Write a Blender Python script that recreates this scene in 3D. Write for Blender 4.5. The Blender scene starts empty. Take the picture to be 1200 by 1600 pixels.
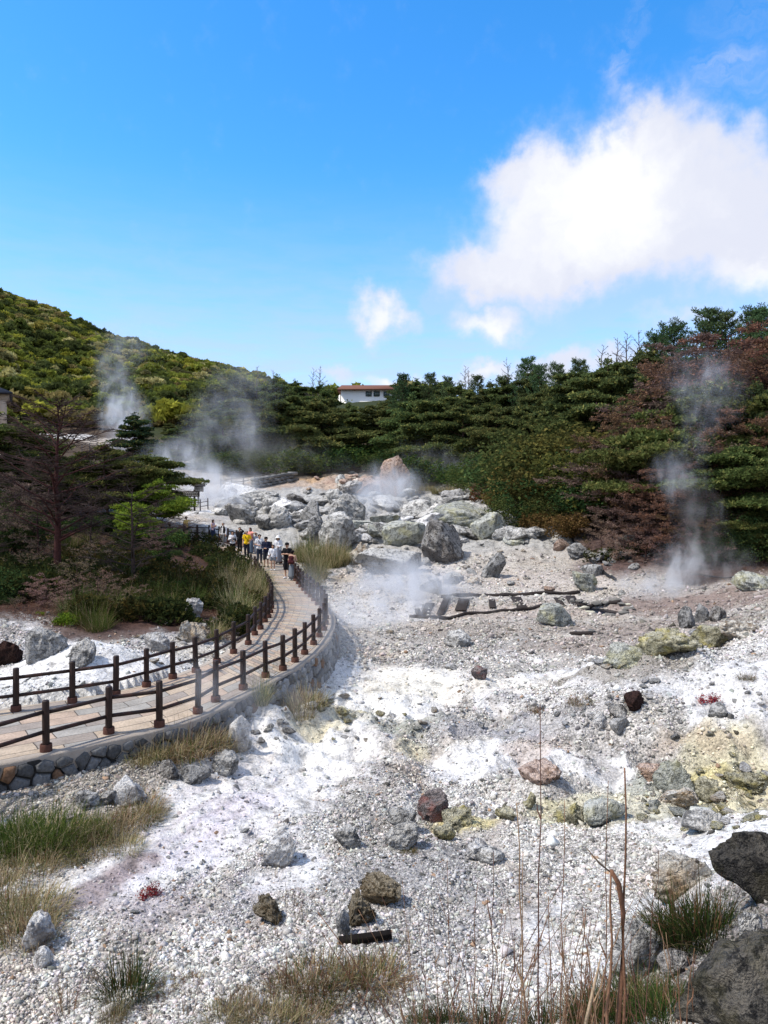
import bpy, bmesh, math, random
import numpy as np
from mathutils import Vector, Matrix
random.seed(11)
RNG = np.random.default_rng(11)
SC = bpy.context.scene
COL = SC.collection
R = math.radians

# ------------------------------------------------------------------ camera
CAM_Z, F_PX = 4.6, 1155.0
PITCH = math.atan(34 / F_PX)
FWD = np.array([0, math.cos(PITCH), -math.sin(PITCH)])
UPV = np.array([0, math.sin(PITCH), math.cos(PITCH)])
RGT = np.array([1.0, 0, 0])
cd = bpy.data.cameras.new('camera')
cam = bpy.data.objects.new('camera', cd)
COL.objects.link(cam)
cam.location = (0, 0, CAM_Z)
cam.rotation_euler = (math.pi / 2 - PITCH, 0, 0)
cd.sensor_fit = 'VERTICAL'
cd.sensor_height = 36
cd.lens = 36 * F_PX / 1600
cd.clip_start = 0.1
cd.clip_end = 6000
SC.camera = cam


def ray(px, py):
    d = FWD + (px - 600) / F_PX * RGT - (py - 800) / F_PX * UPV
    return d / np.linalg.norm(d)


def P(px, py, d):
    """point seen in that direction, at distance y = d in front of the lookout"""
    r = ray(px, py)
    return np.array([0, 0, CAM_Z]) + r * (d / r[1])


# ------------------------------------------------------------------ noise
def _hash(ix, iy, seed):
    h = (ix.astype(np.int64) * 374761393 + iy.astype(np.int64) * 668265263 + seed * 974711) & 0xFFFFFFFF
    h = ((h ^ (h >> 13)) * 1274126177) & 0xFFFFFFFF
    h = ((h ^ (h >> 16)) * 2246822519) & 0xFFFFFFFF
    return ((h ^ (h >> 15)) & 0xFFFFFF) / float(0xFFFFFF)


def vnoise(x, y, seed=0):
    x = np.asarray(x, float); y = np.asarray(y, float)
    ix = np.floor(x); iy = np.floor(y)
    fx = x - ix; fy = y - iy
    fx = fx * fx * (3 - 2 * fx); fy = fy * fy * (3 - 2 * fy)
    a = _hash(ix, iy, seed); b = _hash(ix + 1, iy, seed)
    c = _hash(ix, iy + 1, seed); d = _hash(ix + 1, iy + 1, seed)
    return (a * (1 - fx) + b * fx) * (1 - fy) + (c * (1 - fx) + d * fx) * fy * 1.0


def fbm(x, y, octs=4, seed=0, gain=0.5):
    s = 0; a = 1; t = 0
    for i in range(octs):
        s = s + a * vnoise(np.asarray(x) * 2 ** i + i * 17.3, np.asarray(y) * 2 ** i + i * 9.1, seed + i)
        t += a; a *= gain
    return s / t


def vnoise3(x, y, z, seed=0):
    iz = np.floor(z); fz = z - iz
    fz = fz * fz * (3 - 2 * fz)
    a = vnoise(x + iz * 131.7, y + iz * 57.3, seed)
    b = vnoise(x + (iz + 1) * 131.7, y + (iz + 1) * 57.3, seed)
    return a * (1 - fz) + b * fz


def sstep(a, b, x):
    t = np.clip((np.asarray(x, float) - a) / (b - a), 0, 1)
    return t * t * (3 - 2 * t)


# ------------------------------------------------------------------ walkway line (metres): its two fence lines
PL = [(-16, 9.4), (-12, 12.3), (-9.5, 14.1), (-7.67, 15.4), (-6.75, 16.0), (-6.0, 16.6), (-5.3, 17.6), (-4.76, 18.8), (-4.3, 20.5),
      (-4.08, 23.0), (-4.1, 25.5), (-4.35, 28.5), (-4.8, 31), (-5.5, 34), (-6.4, 37.5), (-7.2, 40.5), (-8.5, 43.2), (-9.65, 45.5),
      (-11, 47.8), (-13, 49.6), (-16, 50.6), (-20, 51.2)]
PR = [(-14.2, 6.9), (-10.2, 9.9), (-8.0, 11.55), (-5.97, 13.05), (-5.2, 13.75), (-4.4, 14.5), (-3.85, 15.35), (-3.4, 16.6), (-2.8, 18.3),
      (-2.25, 20.7), (-1.98, 23.5), (-2.15, 27), (-2.9, 30.5), (-3.7, 33.8), (-4.5, 37.2), (-5.3, 41), (-6.6, 44.6), (-8.2, 47.5),
      (-9.7, 49.5), (-12.3, 52), (-15.2, 53), (-19.5, 53.6)]


def catmull(pts, n):
    pts = [np.array(p, float) for p in pts]
    out = []
    for i in range(len(pts) - 1):
        p0 = pts[max(i - 1, 0)]; p1 = pts[i]; p2 = pts[i + 1]; p3 = pts[min(i + 2, len(pts) - 1)]
        for k in range(n):
            t = k / n
            out.append(0.5 * ((2 * p1) + (p2 - p0) * t + (2 * p0 - 5 * p1 + 4 * p2 - p3) * t * t + (3 * p1 - p0 - 3 * p2 + p3) * t ** 3))
    out.append(pts[-1])
    return np.array(out)


NSUB = 6
LINE_L = catmull(PL, NSUB)
LINE_R = catmull(PR, NSUB)


def path_z(y):
    return np.interp(y, [0, 34, 38, 41, 43, 45.5, 48, 50, 52, 60], [0, 0, .06, .16, .33, .56, .8, 1.05, 1.25, 1.3])


def outward(line, sign):
    t = np.gradient(line, axis=0)
    t /= np.linalg.norm(t, axis=1)[:, None]
    n = np.stack([t[:, 1], -t[:, 0]], 1) * sign
    return n


EDGE_R = LINE_R + outward(LINE_R, 1) * 0.34
EDGE_L = LINE_L + outward(LINE_L, -1) * 0.26

# ------------------------------------------------------------------ terrain from sight lines and distances
CTRL = [(600, 1600, 6.9), (0, 1600, 6.9), (300, 1600, 6.9), (880, 1600, 5.6), (1200, 1600, 3.4), (1050, 1600, 4.3), (1200, 1500, 4.7),
        (1100, 1500, 5.7), (1000, 1500, 6.8), (1200, 1400, 6.2), (1130, 1400, 7.3), (1050, 1380, 9), (900, 1500, 7.8), (1200, 1310, 9.0),
        (1050, 1310, 11), (600, 1500, 8.0), (200, 1500, 8.0), (0, 1500, 8.0), (600, 1400, 9.5), (300, 1400, 9.5), (0, 1400, 9.3),
        (600, 1300, 11.5), (850, 1300, 11.5), (300, 1300, 11.4), (0, 1310, 10.9), (0, 1250, 12.0), (-150, 1280, 11.4), (200, 1185, 13.6),
        (300, 1165, 14.5), (380, 1180, 14.8), (600, 1200, 14.4), (850, 1200, 14.6), (1050, 1200, 14.2), (1200, 1200, 13.6),
        (500, 1130, 17.3), (700, 1110, 18.5), (450, 1120, 17.2), (400, 1150, 15.8), (470, 1100, 18.8), (520, 1050, 22.5), (525, 1000, 27.2),
        (510, 950, 33), (850, 1100, 17.6), (1000, 1050, 18), (1100, 1020, 19), (1200, 985, 20), (1350, 930, 21), (1000, 1025, 23.5),
        (1100, 985, 26), (1200, 950, 28), (850, 1040, 23), (700, 1050, 23), (700, 1000, 27.1), (900, 1000, 26.5), (650, 950, 32.6),
        (900, 950, 32.3), (1050, 950, 32), (1200, 905, 34), (600, 920, 36), (800, 900, 39.6), (1000, 900, 38.5), (1100, 885, 39),
        (560, 880, 43), (700, 870, 44.4), (850, 850, 46.7), (950, 850, 45), (600, 840, 49), (750, 830, 52), (480, 830, 52), (420, 815, 57),
        (850, 815, 53), (350, 800, 61), (500, 795, 63), (650, 790, 65), (800, 790, 62), (400, 770, 72), (560, 760, 77), (700, 765, 74),
        (300, 775, 72), (420, 740, 87), (560, 735, 88), (680, 740, 82), (800, 760, 66), (900, 790, 54), (1000, 820, 46), (1100, 820, 45),
        (1200, 810, 43), (1000, 740, 54), (1150, 700, 54), (900, 710, 64), (1200, 640, 62), (1400, 700, 50), (420, 690, 105), (560, 680, 108),
        (700, 690, 100), (300, 715, 98), (200, 692, 100), (130, 695, 98), (0, 715, 82), (100, 735, 74), (560, 628, 150), (200, 655, 150),
        (400, 645, 150), (800, 620, 140), (1100, 560, 120), (0, 660, 150), (-200, 640, 120), (130, 1035, 17.9), (15, 1080, 16.4), (60, 1018, 20.5), (200, 1015, 20.6),
        (280, 1000, 22), (320, 975, 25), (370, 960, 27.5), (150, 960, 25.5), (50, 960, 24), (100, 900, 31), (200, 880, 34), (300, 890, 35),
        (350, 875, 40), (390, 905, 36), (50, 850, 37), (200, 835, 45), (0, 800, 45), (250, 850, 41), (120, 790, 55), (250, 800, 58),
        (-200, 1000, 20), (-200, 850, 35), (460, 885, 42), (430, 850, 50), (400, 880, 41)]
_cp = np.array([P(*c) for c in CTRL])


def _warp(x, y):
    r = np.clip(np.hypot(x, y), 2.6, 170)
    a = np.clip(np.arctan2(x, y), -1.15, 1.15)
    return a * 3.2, np.log(r) * 2.6


def _tps_fit(pts):
    u, v = _warp(pts[:, 0], pts[:, 1])
    n = len(u)
    d2 = (u[:, None] - u) ** 2 + (v[:, None] - v) ** 2
    K = 0.5 * d2 * np.log(d2 + 1e-12) + np.eye(n) * 4e-3
    Pm = np.stack([np.ones(n), u, v], 1)
    A = np.zeros((n + 3, n + 3)); A[:n, :n] = K; A[:n, n:] = Pm; A[n:, :n] = Pm.T
    b = np.zeros(n + 3); b[:n] = pts[:, 2]
    return u, v, np.linalg.solve(A, b)


_tu, _tv, _tw = _tps_fit(_cp)


def base_h(x, y):
    x = np.atleast_1d(np.asarray(x, float)); y = np.atleast_1d(np.asarray(y, float))
    out = np.empty(len(x))
    for s in range(0, len(x), 20000):
        u, v = _warp(x[s:s + 20000], y[s:s + 20000])
        d2 = (u[:, None] - _tu) ** 2 + (v[:, None] - _tv) ** 2
        out[s:s + 20000] = (0.5 * d2 * np.log(d2 + 1e-12)) @ _tw[:-3] + _tw[-3] + _tw[-2] * u + _tw[-1] * v
    r = np.hypot(x, y)
    return np.where(r < 6, np.minimum(out, 2.35 - 0.1 * r), np.minimum(out, 34.0))


def in_strip(x, y, A, B, grow=0.0):
    """index of the walkway quad that holds each point (-1: none)"""
    idx = np.full(len(x), -1)
    for i in range(len(A) - 1):
        q = np.array([A[i], A[i + 1], B[i + 1], B[i]])
        c = q.mean(0)
        q = c + (q - c) * (1 + grow)
        near = (np.abs(x - c[0]) < 3) & (np.abs(y - c[1]) < 3)
        if not near.any():
            continue
        xs = x[near]; ys = y[near]
        s = np.stack([(q[(k + 1) % 4][0] - q[k][0]) * (ys - q[k][1]) - (q[(k + 1) % 4][1] - q[k][1]) * (xs - q[k][0]) for k in range(4)])
        ins = (s >= 0).all(0) | (s <= 0).all(0)
        w = np.where(near)[0][ins]
        idx[w] = i
    return idx


def H(x, y, fine=True):
    x = np.atleast_1d(np.asarray(x, float)); y = np.atleast_1d(np.asarray(y, float))
    z = base_h(x, y)
    r = np.hypot(x, y)
    # hummocks: small in the gravel close by, larger among the boulders and on the crest of the white slope
    rockf = sstep(40, 52, y) * sstep(95, 80, y) * sstep(-12, -6, x)
    crest = np.exp(-(((x - 6) / 6) ** 2 + ((y - 18.5) / 4) ** 2))
    outc = 1.4 * np.exp(-(((x - 6.2) / 3.2) ** 2 + ((y - 13.2) / 1.8) ** 2))
    outc2 = 1.25 * np.exp(-(((x + 1.0) / 3.2) ** 2 + ((y - 16.8) / 3.0) ** 2))
    amp = 0.10 + 0.55 * rockf + 0.28 * crest + 0.30 * outc + 0.25 * outc2
    z = z + (fbm(x / 1.5, y / 1.5, 3, 3) - 0.5) * amp * 2 * sstep(1.5, 6, r)
    rid = 1 - np.abs(2 * fbm(x / 0.9 + 4, y / 0.9, 3, 21) - 1)
    z = z + (rid - 0.75) * (0.10 + 0.35 * rockf + 0.28 * crest + 0.40 * outc + 0.34 * outc2)
    z = z - 0.6 * np.exp(-((((x - 9.65) / 0.85) ** 2 + ((y - 32.5) / 1.25) ** 2) ** 2))     # hollow of the hot pool
    fl = np.exp(-(((x + 2.6) / 1.1) ** 2 + ((y - 11.3) / 2.2) ** 2))
    z = z + fl * 0.10 * (fbm((x * .93 - y * .36) / .22, (x * .36 + y * .93) / 2.2, 3, 301) - .5)
    if fine:
        z = z + (fbm(x / 0.28, y / 0.28, 3, 9) - 0.5) * (0.075 + 0.1 * rockf + 0.12 * crest + 0.12 * outc + 0.1 * outc2)
    z = z + 0.5 * np.exp(-(((x + 7.3) / 1.5) ** 2 + ((y - 18.3) / 0.9) ** 2))     # white mound behind the inner fence
    k = in_strip(x, y, EDGE_L, EDGE_R, 0.02)
    on = k >= 0
    if on.any():
        z[on] = np.minimum(z[on], path_z(y[on]) - 0.07)
    # ground close to the far walkway edges stays just under the slab's edge
    return z


def at(px, py, far=230):
    """the ground point in that direction"""
    r = ray(px, py)
    ds = np.exp(np.linspace(math.log(2.7), math.log(far), 900))
    pts = np.array([0, 0, CAM_Z]) + r[None] * (ds / r[1])[:, None]
    g = H(pts[:, 0], pts[:, 1], False)
    below = np.where(pts[:, 2] < g)[0]
    if len(below) == 0:
        return pts[-1]
    i = below[0]
    p = pts[i].copy()
    p[2] = g[i]
    return p


# ------------------------------------------------------------------ object helpers
def link(o, parent=None):
    COL.objects.link(o)
    if parent is not None:
        o.parent = parent
    return o


def mesh_from(name, V, faces, col=None, smooth=False, uv=None):
    """faces: list of (n,k) index arrays"""
    me = bpy.data.meshes.new(name)
    V = np.asarray(V, np.float32)
    faces = [np.asarray(f, np.int32) for f in faces if len(f)]
    me.vertices.add(len(V))
    me.vertices.foreach_set('co', V.ravel())
    nl = sum(f.size for f in faces); npoly = sum(len(f) for f in faces)
    me.loops.add(nl)
    me.polygons.add(npoly)
    me.loops.foreach_set('vertex_index', np.concatenate([f.ravel() for f in faces]))
    tot = np.concatenate([np.full(len(f), f.shape[1], np.int32) for f in faces])
    st = np.concatenate([[0], np.cumsum(tot)[:-1]]).astype(np.int32)
    me.polygons.foreach_set('loop_start', st)
    if smooth:
        me.polygons.foreach_set('use_smooth', np.ones(npoly, bool))
    if col is not None:
        a = me.color_attributes.new('col', 'FLOAT_COLOR', 'POINT')
        c = np.ones((len(V), 4), np.float32); c[:, :3] = col
        a.data.foreach_set('color', c.ravel())
    if uv is not None:
        l = me.uv_layers.new(name='uv')
        vi = np.concatenate([f.ravel() for f in faces])
        l.data.foreach_set('uv', np.asarray(uv, np.float32)[vi].ravel())
    me.update(calc_edges=True)
    me.validate()
    return me


def ob(name, me, mat=None, parent=None, loc=None):
    o = bpy.data.objects.new(name, me)
    if mat is not None and len(me.materials) == 0:
        me.materials.append(mat)
    link(o, parent)
    if loc is not None:
        o.location = loc
    return o


def tag(o, label=None, cat=None, group=None, kind=None):
    if label: o['label'] = label
    if cat: o['category'] = cat
    if group: o['group'] = group
    if kind: o['kind'] = kind
    return o


def empty(name, loc=(0, 0, 0), rz=0):
    o = bpy.data.objects.new(name, None)
    o.empty_display_size = 0.3
    link(o)
    o.location = loc
    o.rotation_euler = (0, 0, rz)
    return o


def copy_tree(o, parent=None):
    c = o.copy()
    link(c)
    c.parent = parent
    for ch in list(o.children):
        copy_tree(ch, c)
    return c


class MB:
    """collects simple solids into one mesh"""
    def __init__(s):
        s.V = []; s.F = {3: [], 4: []}; s.C = []; s.n = 0

    def add(s, V, F, col=(1, 1, 1)):
        V = np.asarray(V, float)
        for f in F:
            if len(f) in (3, 4):
                s.F[len(f)].append([i + s.n for i in f])
            else:
                for k in range(1, len(f) - 1):
                    s.F[3].append([f[0] + s.n, f[k] + s.n, f[k + 1] + s.n])
        s.V.append(V); s.n += len(V)
        s.C.append(np.tile(np.asarray(col, float)[:3], (len(V), 1)))
        return s

    def box(s, c, size, rz=0, col=(1, 1, 1), bev=0.0, M=None):
        hx, hy, hz = np.asarray(size) / 2
        if bev > 0:
            b = bev
            V = []
            for (z, k) in ((-hz, b), (-hz + b, 0), (hz - b, 0), (hz, b)):
                V += [(-hx + k, -hy + k, z), (hx - k, -hy + k, z), (hx - k, hy - k, z), (-hx + k, hy - k, z)]
            F = [(3, 2, 1, 0)]
            for l in range(3):
                for i in range(4):
                    j = (i + 1) % 4
                    F.append((l * 4 + i, l * 4 + j, l * 4 + 4 + j, l * 4 + 4 + i))
            F.append((12, 13, 14, 15))
        else:
            V = [(x, y, z) for z in (-hz, hz) for (x, y) in ((-hx, -hy), (hx, -hy), (hx, hy), (-hx, hy))]
            F = [(3, 2, 1, 0), (4, 5, 6, 7), (0, 1, 5, 4), (1, 2, 6, 5), (2, 3, 7, 6), (3, 0, 4, 7)]
        V = np.array(V)
        if M is not None:
            V = V @ np.array(M).T
        cz, sz = math.cos(rz), math.sin(rz)
        V = np.stack([V[:, 0] * cz - V[:, 1] * sz, V[:, 0] * sz + V[:, 1] * cz, V[:, 2]], 1) + np.asarray(c)
        return s.add(V, F, col)

    def tube(s, pts, rad, n=6, cap=True, col=(1, 1, 1), rough=0):
        pts = np.asarray(pts, float)
        m = len(pts)
        rad = np.broadcast_to(np.asarray(rad, float), (m,))
        t = np.gradient(pts, axis=0)
        t /= np.linalg.norm(t, axis=1)[:, None] + 1e-9
        ref = np.array([0, 0, 1.0]) if abs(t[0][2]) < 0.9 else np.array([1.0, 0, 0])
        u = np.cross(t, ref); u /= np.linalg.norm(u, axis=1)[:, None] + 1e-9
        w = np.cross(t, u)
        a = np.linspace(0, 2 * math.pi, n, endpoint=False)
        ring = (np.cos(a)[None, :, None] * u[:, None] + np.sin(a)[None, :, None] * w[:, None])
        rr = rad[:, None, None] * (1 + (RNG.random((m, n, 1)) - .5) * rough)
        V = (pts[:, None] + ring * rr).reshape(-1, 3)
        F = []
        for i in range(m - 1):
            for j in range(n):
                k = (j + 1) % n
                F.append((i * n + j, i * n + k, i * n + n + k, i * n + n + j))
        if cap:
            F.append(tuple(range(n - 1, -1, -1)))
            F.append(tuple((m - 1) * n + j for j in range(n)))
        return s.add(V, F, col)

    def sweep(s, prof, n=14, col=(1, 1, 1), c=(0, 0, 0)):
        """lathe: prof = [(r,z)..]"""
        return s.tube([(c[0], c[1], c[2] + z) for r, z in prof], [r for r, z in prof], n, True, col)

    def mesh(s, name, smooth=False):
        fs = [s.F[k] for k in (3, 4) if s.F[k]]
        return mesh_from(name, np.concatenate(s.V), fs, np.concatenate(s.C), smooth)

    def build(s, name, mat, parent=None, loc=None, smooth=False):
        return ob(name, s.mesh(name, smooth), mat, parent, loc)


def capsules(caps, voxel, name, smooth_it=4):
    """one continuous closed surface round a list of tapered limbs (p0, p1, r0, r1)"""
    bm = bmesh.new()
    for p0, p1, r0, r1 in caps:
        p0 = Vector(p0); p1 = Vector(p1)
        for p, r in ((p0, r0), (p1, r1)):
            bmesh.ops.create_uvsphere(bm, u_segments=14, v_segments=9, radius=r, matrix=Matrix.Translation(p))
        d = p1 - p0
        if d.length > 1e-4:
            q = Vector((0, 0, 1)).rotation_difference(d).to_matrix().to_4x4()
            bmesh.ops.create_cone(bm, cap_ends=True, segments=14, radius1=r0, radius2=r1, depth=d.length,
                                  matrix=Matrix.Translation((p0 + p1) / 2) @ q)
    me = bpy.data.meshes.new(name)
    bm.to_mesh(me); bm.free()
    o = bpy.data.objects.new('temporary', me)
    COL.objects.link(o)
    m = o.modifiers.new('r', 'REMESH'); m.mode = 'VOXEL'; m.voxel_size = voxel; m.use_smooth_shade = True
    if smooth_it:
        s2 = o.modifiers.new('s', 'SMOOTH'); s2.iterations = smooth_it; s2.factor = 0.5
    dg = bpy.context.evaluated_depsgraph_get()
    out = bpy.data.meshes.new_from_object(o.evaluated_get(dg), depsgraph=dg)
    out.name = name
    bpy.data.objects.remove(o)
    bpy.data.meshes.remove(me)
    return out
# ------------------------------------------------------------------ materials
class NT:
    def __init__(s, name, world=False):
        if world:
            s.m = bpy.data.worlds.new(name)
        else:
            s.m = bpy.data.materials.new(name)
        s.m.use_nodes = True
        s.t = s.m.node_tree
        s.t.nodes.clear()

    def n(s, typ, **kw):
        nd = s.t.nodes.new(typ)
        for k, v in kw.items():
            if k == 'ins':
                for i, val in v.items():
                    s.set(nd, i, val)
            else:
                setattr(nd, k, v)
        return nd

    def set(s, nd, i, val):
        sock = nd.inputs[i]
        if isinstance(val, bpy.types.NodeSocket):
            s.t.links.new(val, sock)
        else:
            if sock.type == 'RGBA' and hasattr(val, '__len__') and len(val) == 3:
                val = (*val, 1)
            sock.default_value = val

    def math(s, op, a, b=0.0, c=0.0, clamp=False):
        nd = s.n('ShaderNodeMath', operation=op, use_clamp=clamp)
        s.set(nd, 0, a); s.set(nd, 1, b); s.set(nd, 2, c)
        return nd.outputs[0]

    def vmath(s, op, a, b=(0, 0, 0)):
        nd = s.n('ShaderNodeVectorMath', operation=op)
        s.set(nd, 0, a); s.set(nd, 1, b)
        return nd.outputs['Value'] if op in ('LENGTH', 'DOT_PRODUCT', 'DISTANCE') else nd.outputs[0]

    def mix(s, f, a, b, mode='MIX'):
        nd = s.n('ShaderNodeMix', data_type='RGBA', blend_type=mode)
        s.set(nd, 0, f); s.set(nd, 6, a); s.set(nd, 7, b)
        return nd.outputs[2]

    def noise(s, vec, scale, detail=4, rough=0.5, dist=0.0, out=0):
        nd = s.n('ShaderNodeTexNoise', ins={'Scale': scale, 'Detail': detail, 'Roughness': rough, 'Distortion': dist})
        if vec is not None:
            s.set(nd, 'Vector', vec)
        return nd.outputs[out]

    def voro(s, vec, scale, feature='F1', out='Distance', rnd=1.0):
        nd = s.n('ShaderNodeTexVoronoi', feature=feature, ins={'Scale': scale, 'Randomness': rnd})
        if vec is not None:
            s.set(nd, 'Vector', vec)
        return nd.outputs[out]

    def ramp(s, f, stops, interp='LINEAR'):
        nd = s.n('ShaderNodeValToRGB')
        nd.color_ramp.interpolation = interp
        el = nd.color_ramp.elements
        while len(el) < len(stops):
            el.new(0.5)
        for e, (p, c) in zip(el, stops):
            e.position = p
            e.color = (c, c, c, 1) if not hasattr(c, '__len__') else (*c, 1)
        s.set(nd, 0, f)
        return nd.outputs[0]

    def mrange(s, v, a, b, c=0.0, d=1.0, smooth=False):
        nd = s.n('ShaderNodeMapRange', interpolation_type='SMOOTHSTEP' if smooth else 'LINEAR')
        for i, x in enumerate((v, a, b, c, d)):
            s.set(nd, i, x)
        return nd.outputs[0]

    def attr(s, name='col'):
        return s.n('ShaderNodeAttribute', attribute_name=name).outputs['Color']

    def bump(s, h, strength=0.5, dist=0.05, normal=None):
        nd = s.n('ShaderNodeBump', ins={'Strength': strength, 'Distance': dist, 'Height': h})
        if normal is not None:
            s.set(nd, 'Normal', normal)
        return nd.outputs[0]

    def out(s, surf=None, vol=None):
        o = s.n('ShaderNodeOutputMaterial')
        if surf is not None: s.t.links.new(surf, o.inputs[0])
        if vol is not None: s.t.links.new(vol, o.inputs[1])
        return s.m

    def principled(s, color, rough=0.9, normal=None, spec=0.25):
        nd = s.n('ShaderNodeBsdfPrincipled')
        s.set(nd, 'Base Color', color); s.set(nd, 'Roughness', rough)
        s.set(nd, 'Specular IOR Level', spec)
        if normal is not None:
            s.set(nd, 'Normal', normal)
        return nd.outputs[0]

    def obj(s):
        return s.n('ShaderNodeTexCoord').outputs['Object']

    def pos(s):
        return s.n('ShaderNodeNewGeometry').outputs['Position']

    def rnd(s):
        return s.n('ShaderNodeObjectInfo').outputs['Random']


def mat_plain(name, rgb, rough=0.85, var=0.15, scale=8, spec=0.2, bumpk=0.0):
    t = NT(name)
    v = t.obj()
    f = t.noise(v, scale, 4)
    c = t.mix(f, tuple(x * (1 - var) for x in rgb), tuple(min(1, x * (1 + var)) for x in rgb))
    nrm = t.bump(t.noise(v, scale * 4, 3), bumpk, 0.02) if bumpk else None
    return t.out(t.principled(c, rough, nrm, spec))


def mat_rock(name, c_light, c_mid, c_dark, bump=0.9, scale=1.0, stain=None, stain_amt=0.5):
    """weathered volcanic rock: paler patches mostly on upward faces, grey body, dark cracks and lichen, each boulder with its own offset"""
    t = NT(name)
    off = t.n('ShaderNodeVectorMath', operation='SCALE', ins={0: (37.0, 51.0, 23.0)})
    t.set(off, 3, t.rnd())
    v = t.vmath('ADD', t.obj(), off.outputs[0])
    n1 = t.noise(v, 1.1 * scale, 6, 0.62, 0.3)
    n2 = t.noise(v, 4.5 * scale, 6, 0.68)
    n3 = t.noise(v, 19 * scale, 4, 0.65)
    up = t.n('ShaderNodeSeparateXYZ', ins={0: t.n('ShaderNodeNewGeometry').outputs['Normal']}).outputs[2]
    crust = t.math('ADD', t.math('MULTIPLY', up, 0.20), n1)  # paler where the surface faces up, broken by noise
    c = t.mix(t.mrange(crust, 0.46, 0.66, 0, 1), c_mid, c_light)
    c = t.mix(t.mrange(n2, 0.50, 0.58, 0, 0.92), c, c_dark)
    c = t.mix(t.mrange(n3, 0.53, 0.64, 0, 0.65), c, tuple(x * 0.6 for x in c_dark))
    c = t.mix(t.mrange(n3, 0.43, 0.32, 0, 0.75), c, tuple(min(0.85, x * 1.15) for x in c_light))
    if stain:
        n4 = t.noise(v, 1.7 * scale, 4, 0.6)
        c = t.mix(t.mrange(n4, 0.50, 0.64, 0, stain_amt), c, stain)
    vr = t.math('MULTIPLY_ADD', t.rnd(), 0.35, 0.82)
    hsv = t.n('ShaderNodeHueSaturation', ins={'Value': vr, 'Color': c})
    rg = t.math('ABSOLUTE', t.math('SUBTRACT', t.noise(v, 2.6 * scale, 5, 0.6, .4), 0.5))
    hgt = t.math('ADD', t.math('ADD', t.math('MULTIPLY', n2, 1.5), t.math('MULTIPLY', n3, 0.6)), t.mrange(rg, 0, 0.05, -0.3, 0))
    return t.out(t.principled(hsv.outputs[0], 0.93, t.bump(hgt, bump, 0.18), 0.15))


def mat_leaf(name, transl=0.3, rndv=0.35, huev=0.03, gain=1.9):
    t = NT(name)
    r = t.rnd()
    h = t.n('ShaderNodeHueSaturation', ins={'Color': t.attr()})
    t.set(h, 'Hue', t.math('MULTIPLY_ADD', r, huev * 2, 0.5 - huev))
    t.set(h, 'Value', t.math('MULTIPLY_ADD', t.math('FRACT', t.math('MULTIPLY', r, 7.31)), rndv * 2, gain - rndv))
    d = t.n('ShaderNodeBsdfDiffuse', ins={'Color': h.outputs[0]})
    tr = t.n('ShaderNodeBsdfTranslucent', ins={'Color': h.outputs[0]})
    mx = t.n('ShaderNodeMixShader', ins={0: transl})
    t.t.links.new(d.outputs[0], mx.inputs[1]); t.t.links.new(tr.outputs[0], mx.inputs[2])
    return t.out(mx.outputs[0])


def mat_attr(name, rough=0.9, scale=20, amt=0.35, bump=0.4, spec=0.15):
    """colour carried by the mesh, with fine grain"""
    t = NT(name)
    v = t.obj()
    f = t.noise(v, scale, 5, 0.65)
    c = t.mix(1.0, t.attr(), t.ramp(f, [(0.3, 1 - amt), (0.7, 1 + amt)]), 'MULTIPLY')
    return t.out(t.principled(c, rough, t.bump(f, bump, 0.03) if bump else None, spec))


M = {}
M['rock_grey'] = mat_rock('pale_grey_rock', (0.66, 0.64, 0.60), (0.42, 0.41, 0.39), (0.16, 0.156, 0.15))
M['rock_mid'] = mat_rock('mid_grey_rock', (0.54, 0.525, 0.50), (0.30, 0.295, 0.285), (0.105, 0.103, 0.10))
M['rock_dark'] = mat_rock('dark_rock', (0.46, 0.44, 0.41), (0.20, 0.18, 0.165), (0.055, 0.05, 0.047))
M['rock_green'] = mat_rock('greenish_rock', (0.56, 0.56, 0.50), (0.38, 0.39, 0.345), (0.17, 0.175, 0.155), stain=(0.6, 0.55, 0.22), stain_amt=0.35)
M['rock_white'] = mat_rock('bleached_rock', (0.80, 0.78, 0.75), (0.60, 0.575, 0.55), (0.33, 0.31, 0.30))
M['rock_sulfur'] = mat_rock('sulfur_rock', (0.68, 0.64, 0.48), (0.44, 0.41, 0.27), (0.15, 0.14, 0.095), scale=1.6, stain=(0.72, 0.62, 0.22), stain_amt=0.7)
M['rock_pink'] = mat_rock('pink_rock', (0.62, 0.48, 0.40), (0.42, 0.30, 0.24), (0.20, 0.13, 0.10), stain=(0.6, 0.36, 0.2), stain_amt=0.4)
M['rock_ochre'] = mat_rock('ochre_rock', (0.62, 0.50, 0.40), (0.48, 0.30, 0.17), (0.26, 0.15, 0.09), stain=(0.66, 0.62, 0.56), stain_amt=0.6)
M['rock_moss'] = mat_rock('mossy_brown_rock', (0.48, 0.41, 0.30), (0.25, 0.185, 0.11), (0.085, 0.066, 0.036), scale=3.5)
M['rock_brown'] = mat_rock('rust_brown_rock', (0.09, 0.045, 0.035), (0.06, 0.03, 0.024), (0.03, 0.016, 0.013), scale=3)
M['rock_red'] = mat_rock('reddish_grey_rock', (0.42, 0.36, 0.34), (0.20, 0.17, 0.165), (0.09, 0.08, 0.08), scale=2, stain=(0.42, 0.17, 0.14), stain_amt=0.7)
M['rock_black'] = mat_rock('black_shade_rock', (0.20, 0.18, 0.15), (0.07, 0.065, 0.06), (0.02, 0.02, 0.02), scale=3, stain=(0.10, 0.09, 0.045), stain_amt=0.5)  # dark mossy rock, with the shade of the bank put into its colour
M['rock_tan'] = mat_rock('ochre_white_rock', (0.74, 0.70, 0.62), (0.56, 0.50, 0.42), (0.26, 0.2, 0.15), stain=(0.55, 0.35, 0.15), stain_amt=0.4)
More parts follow.
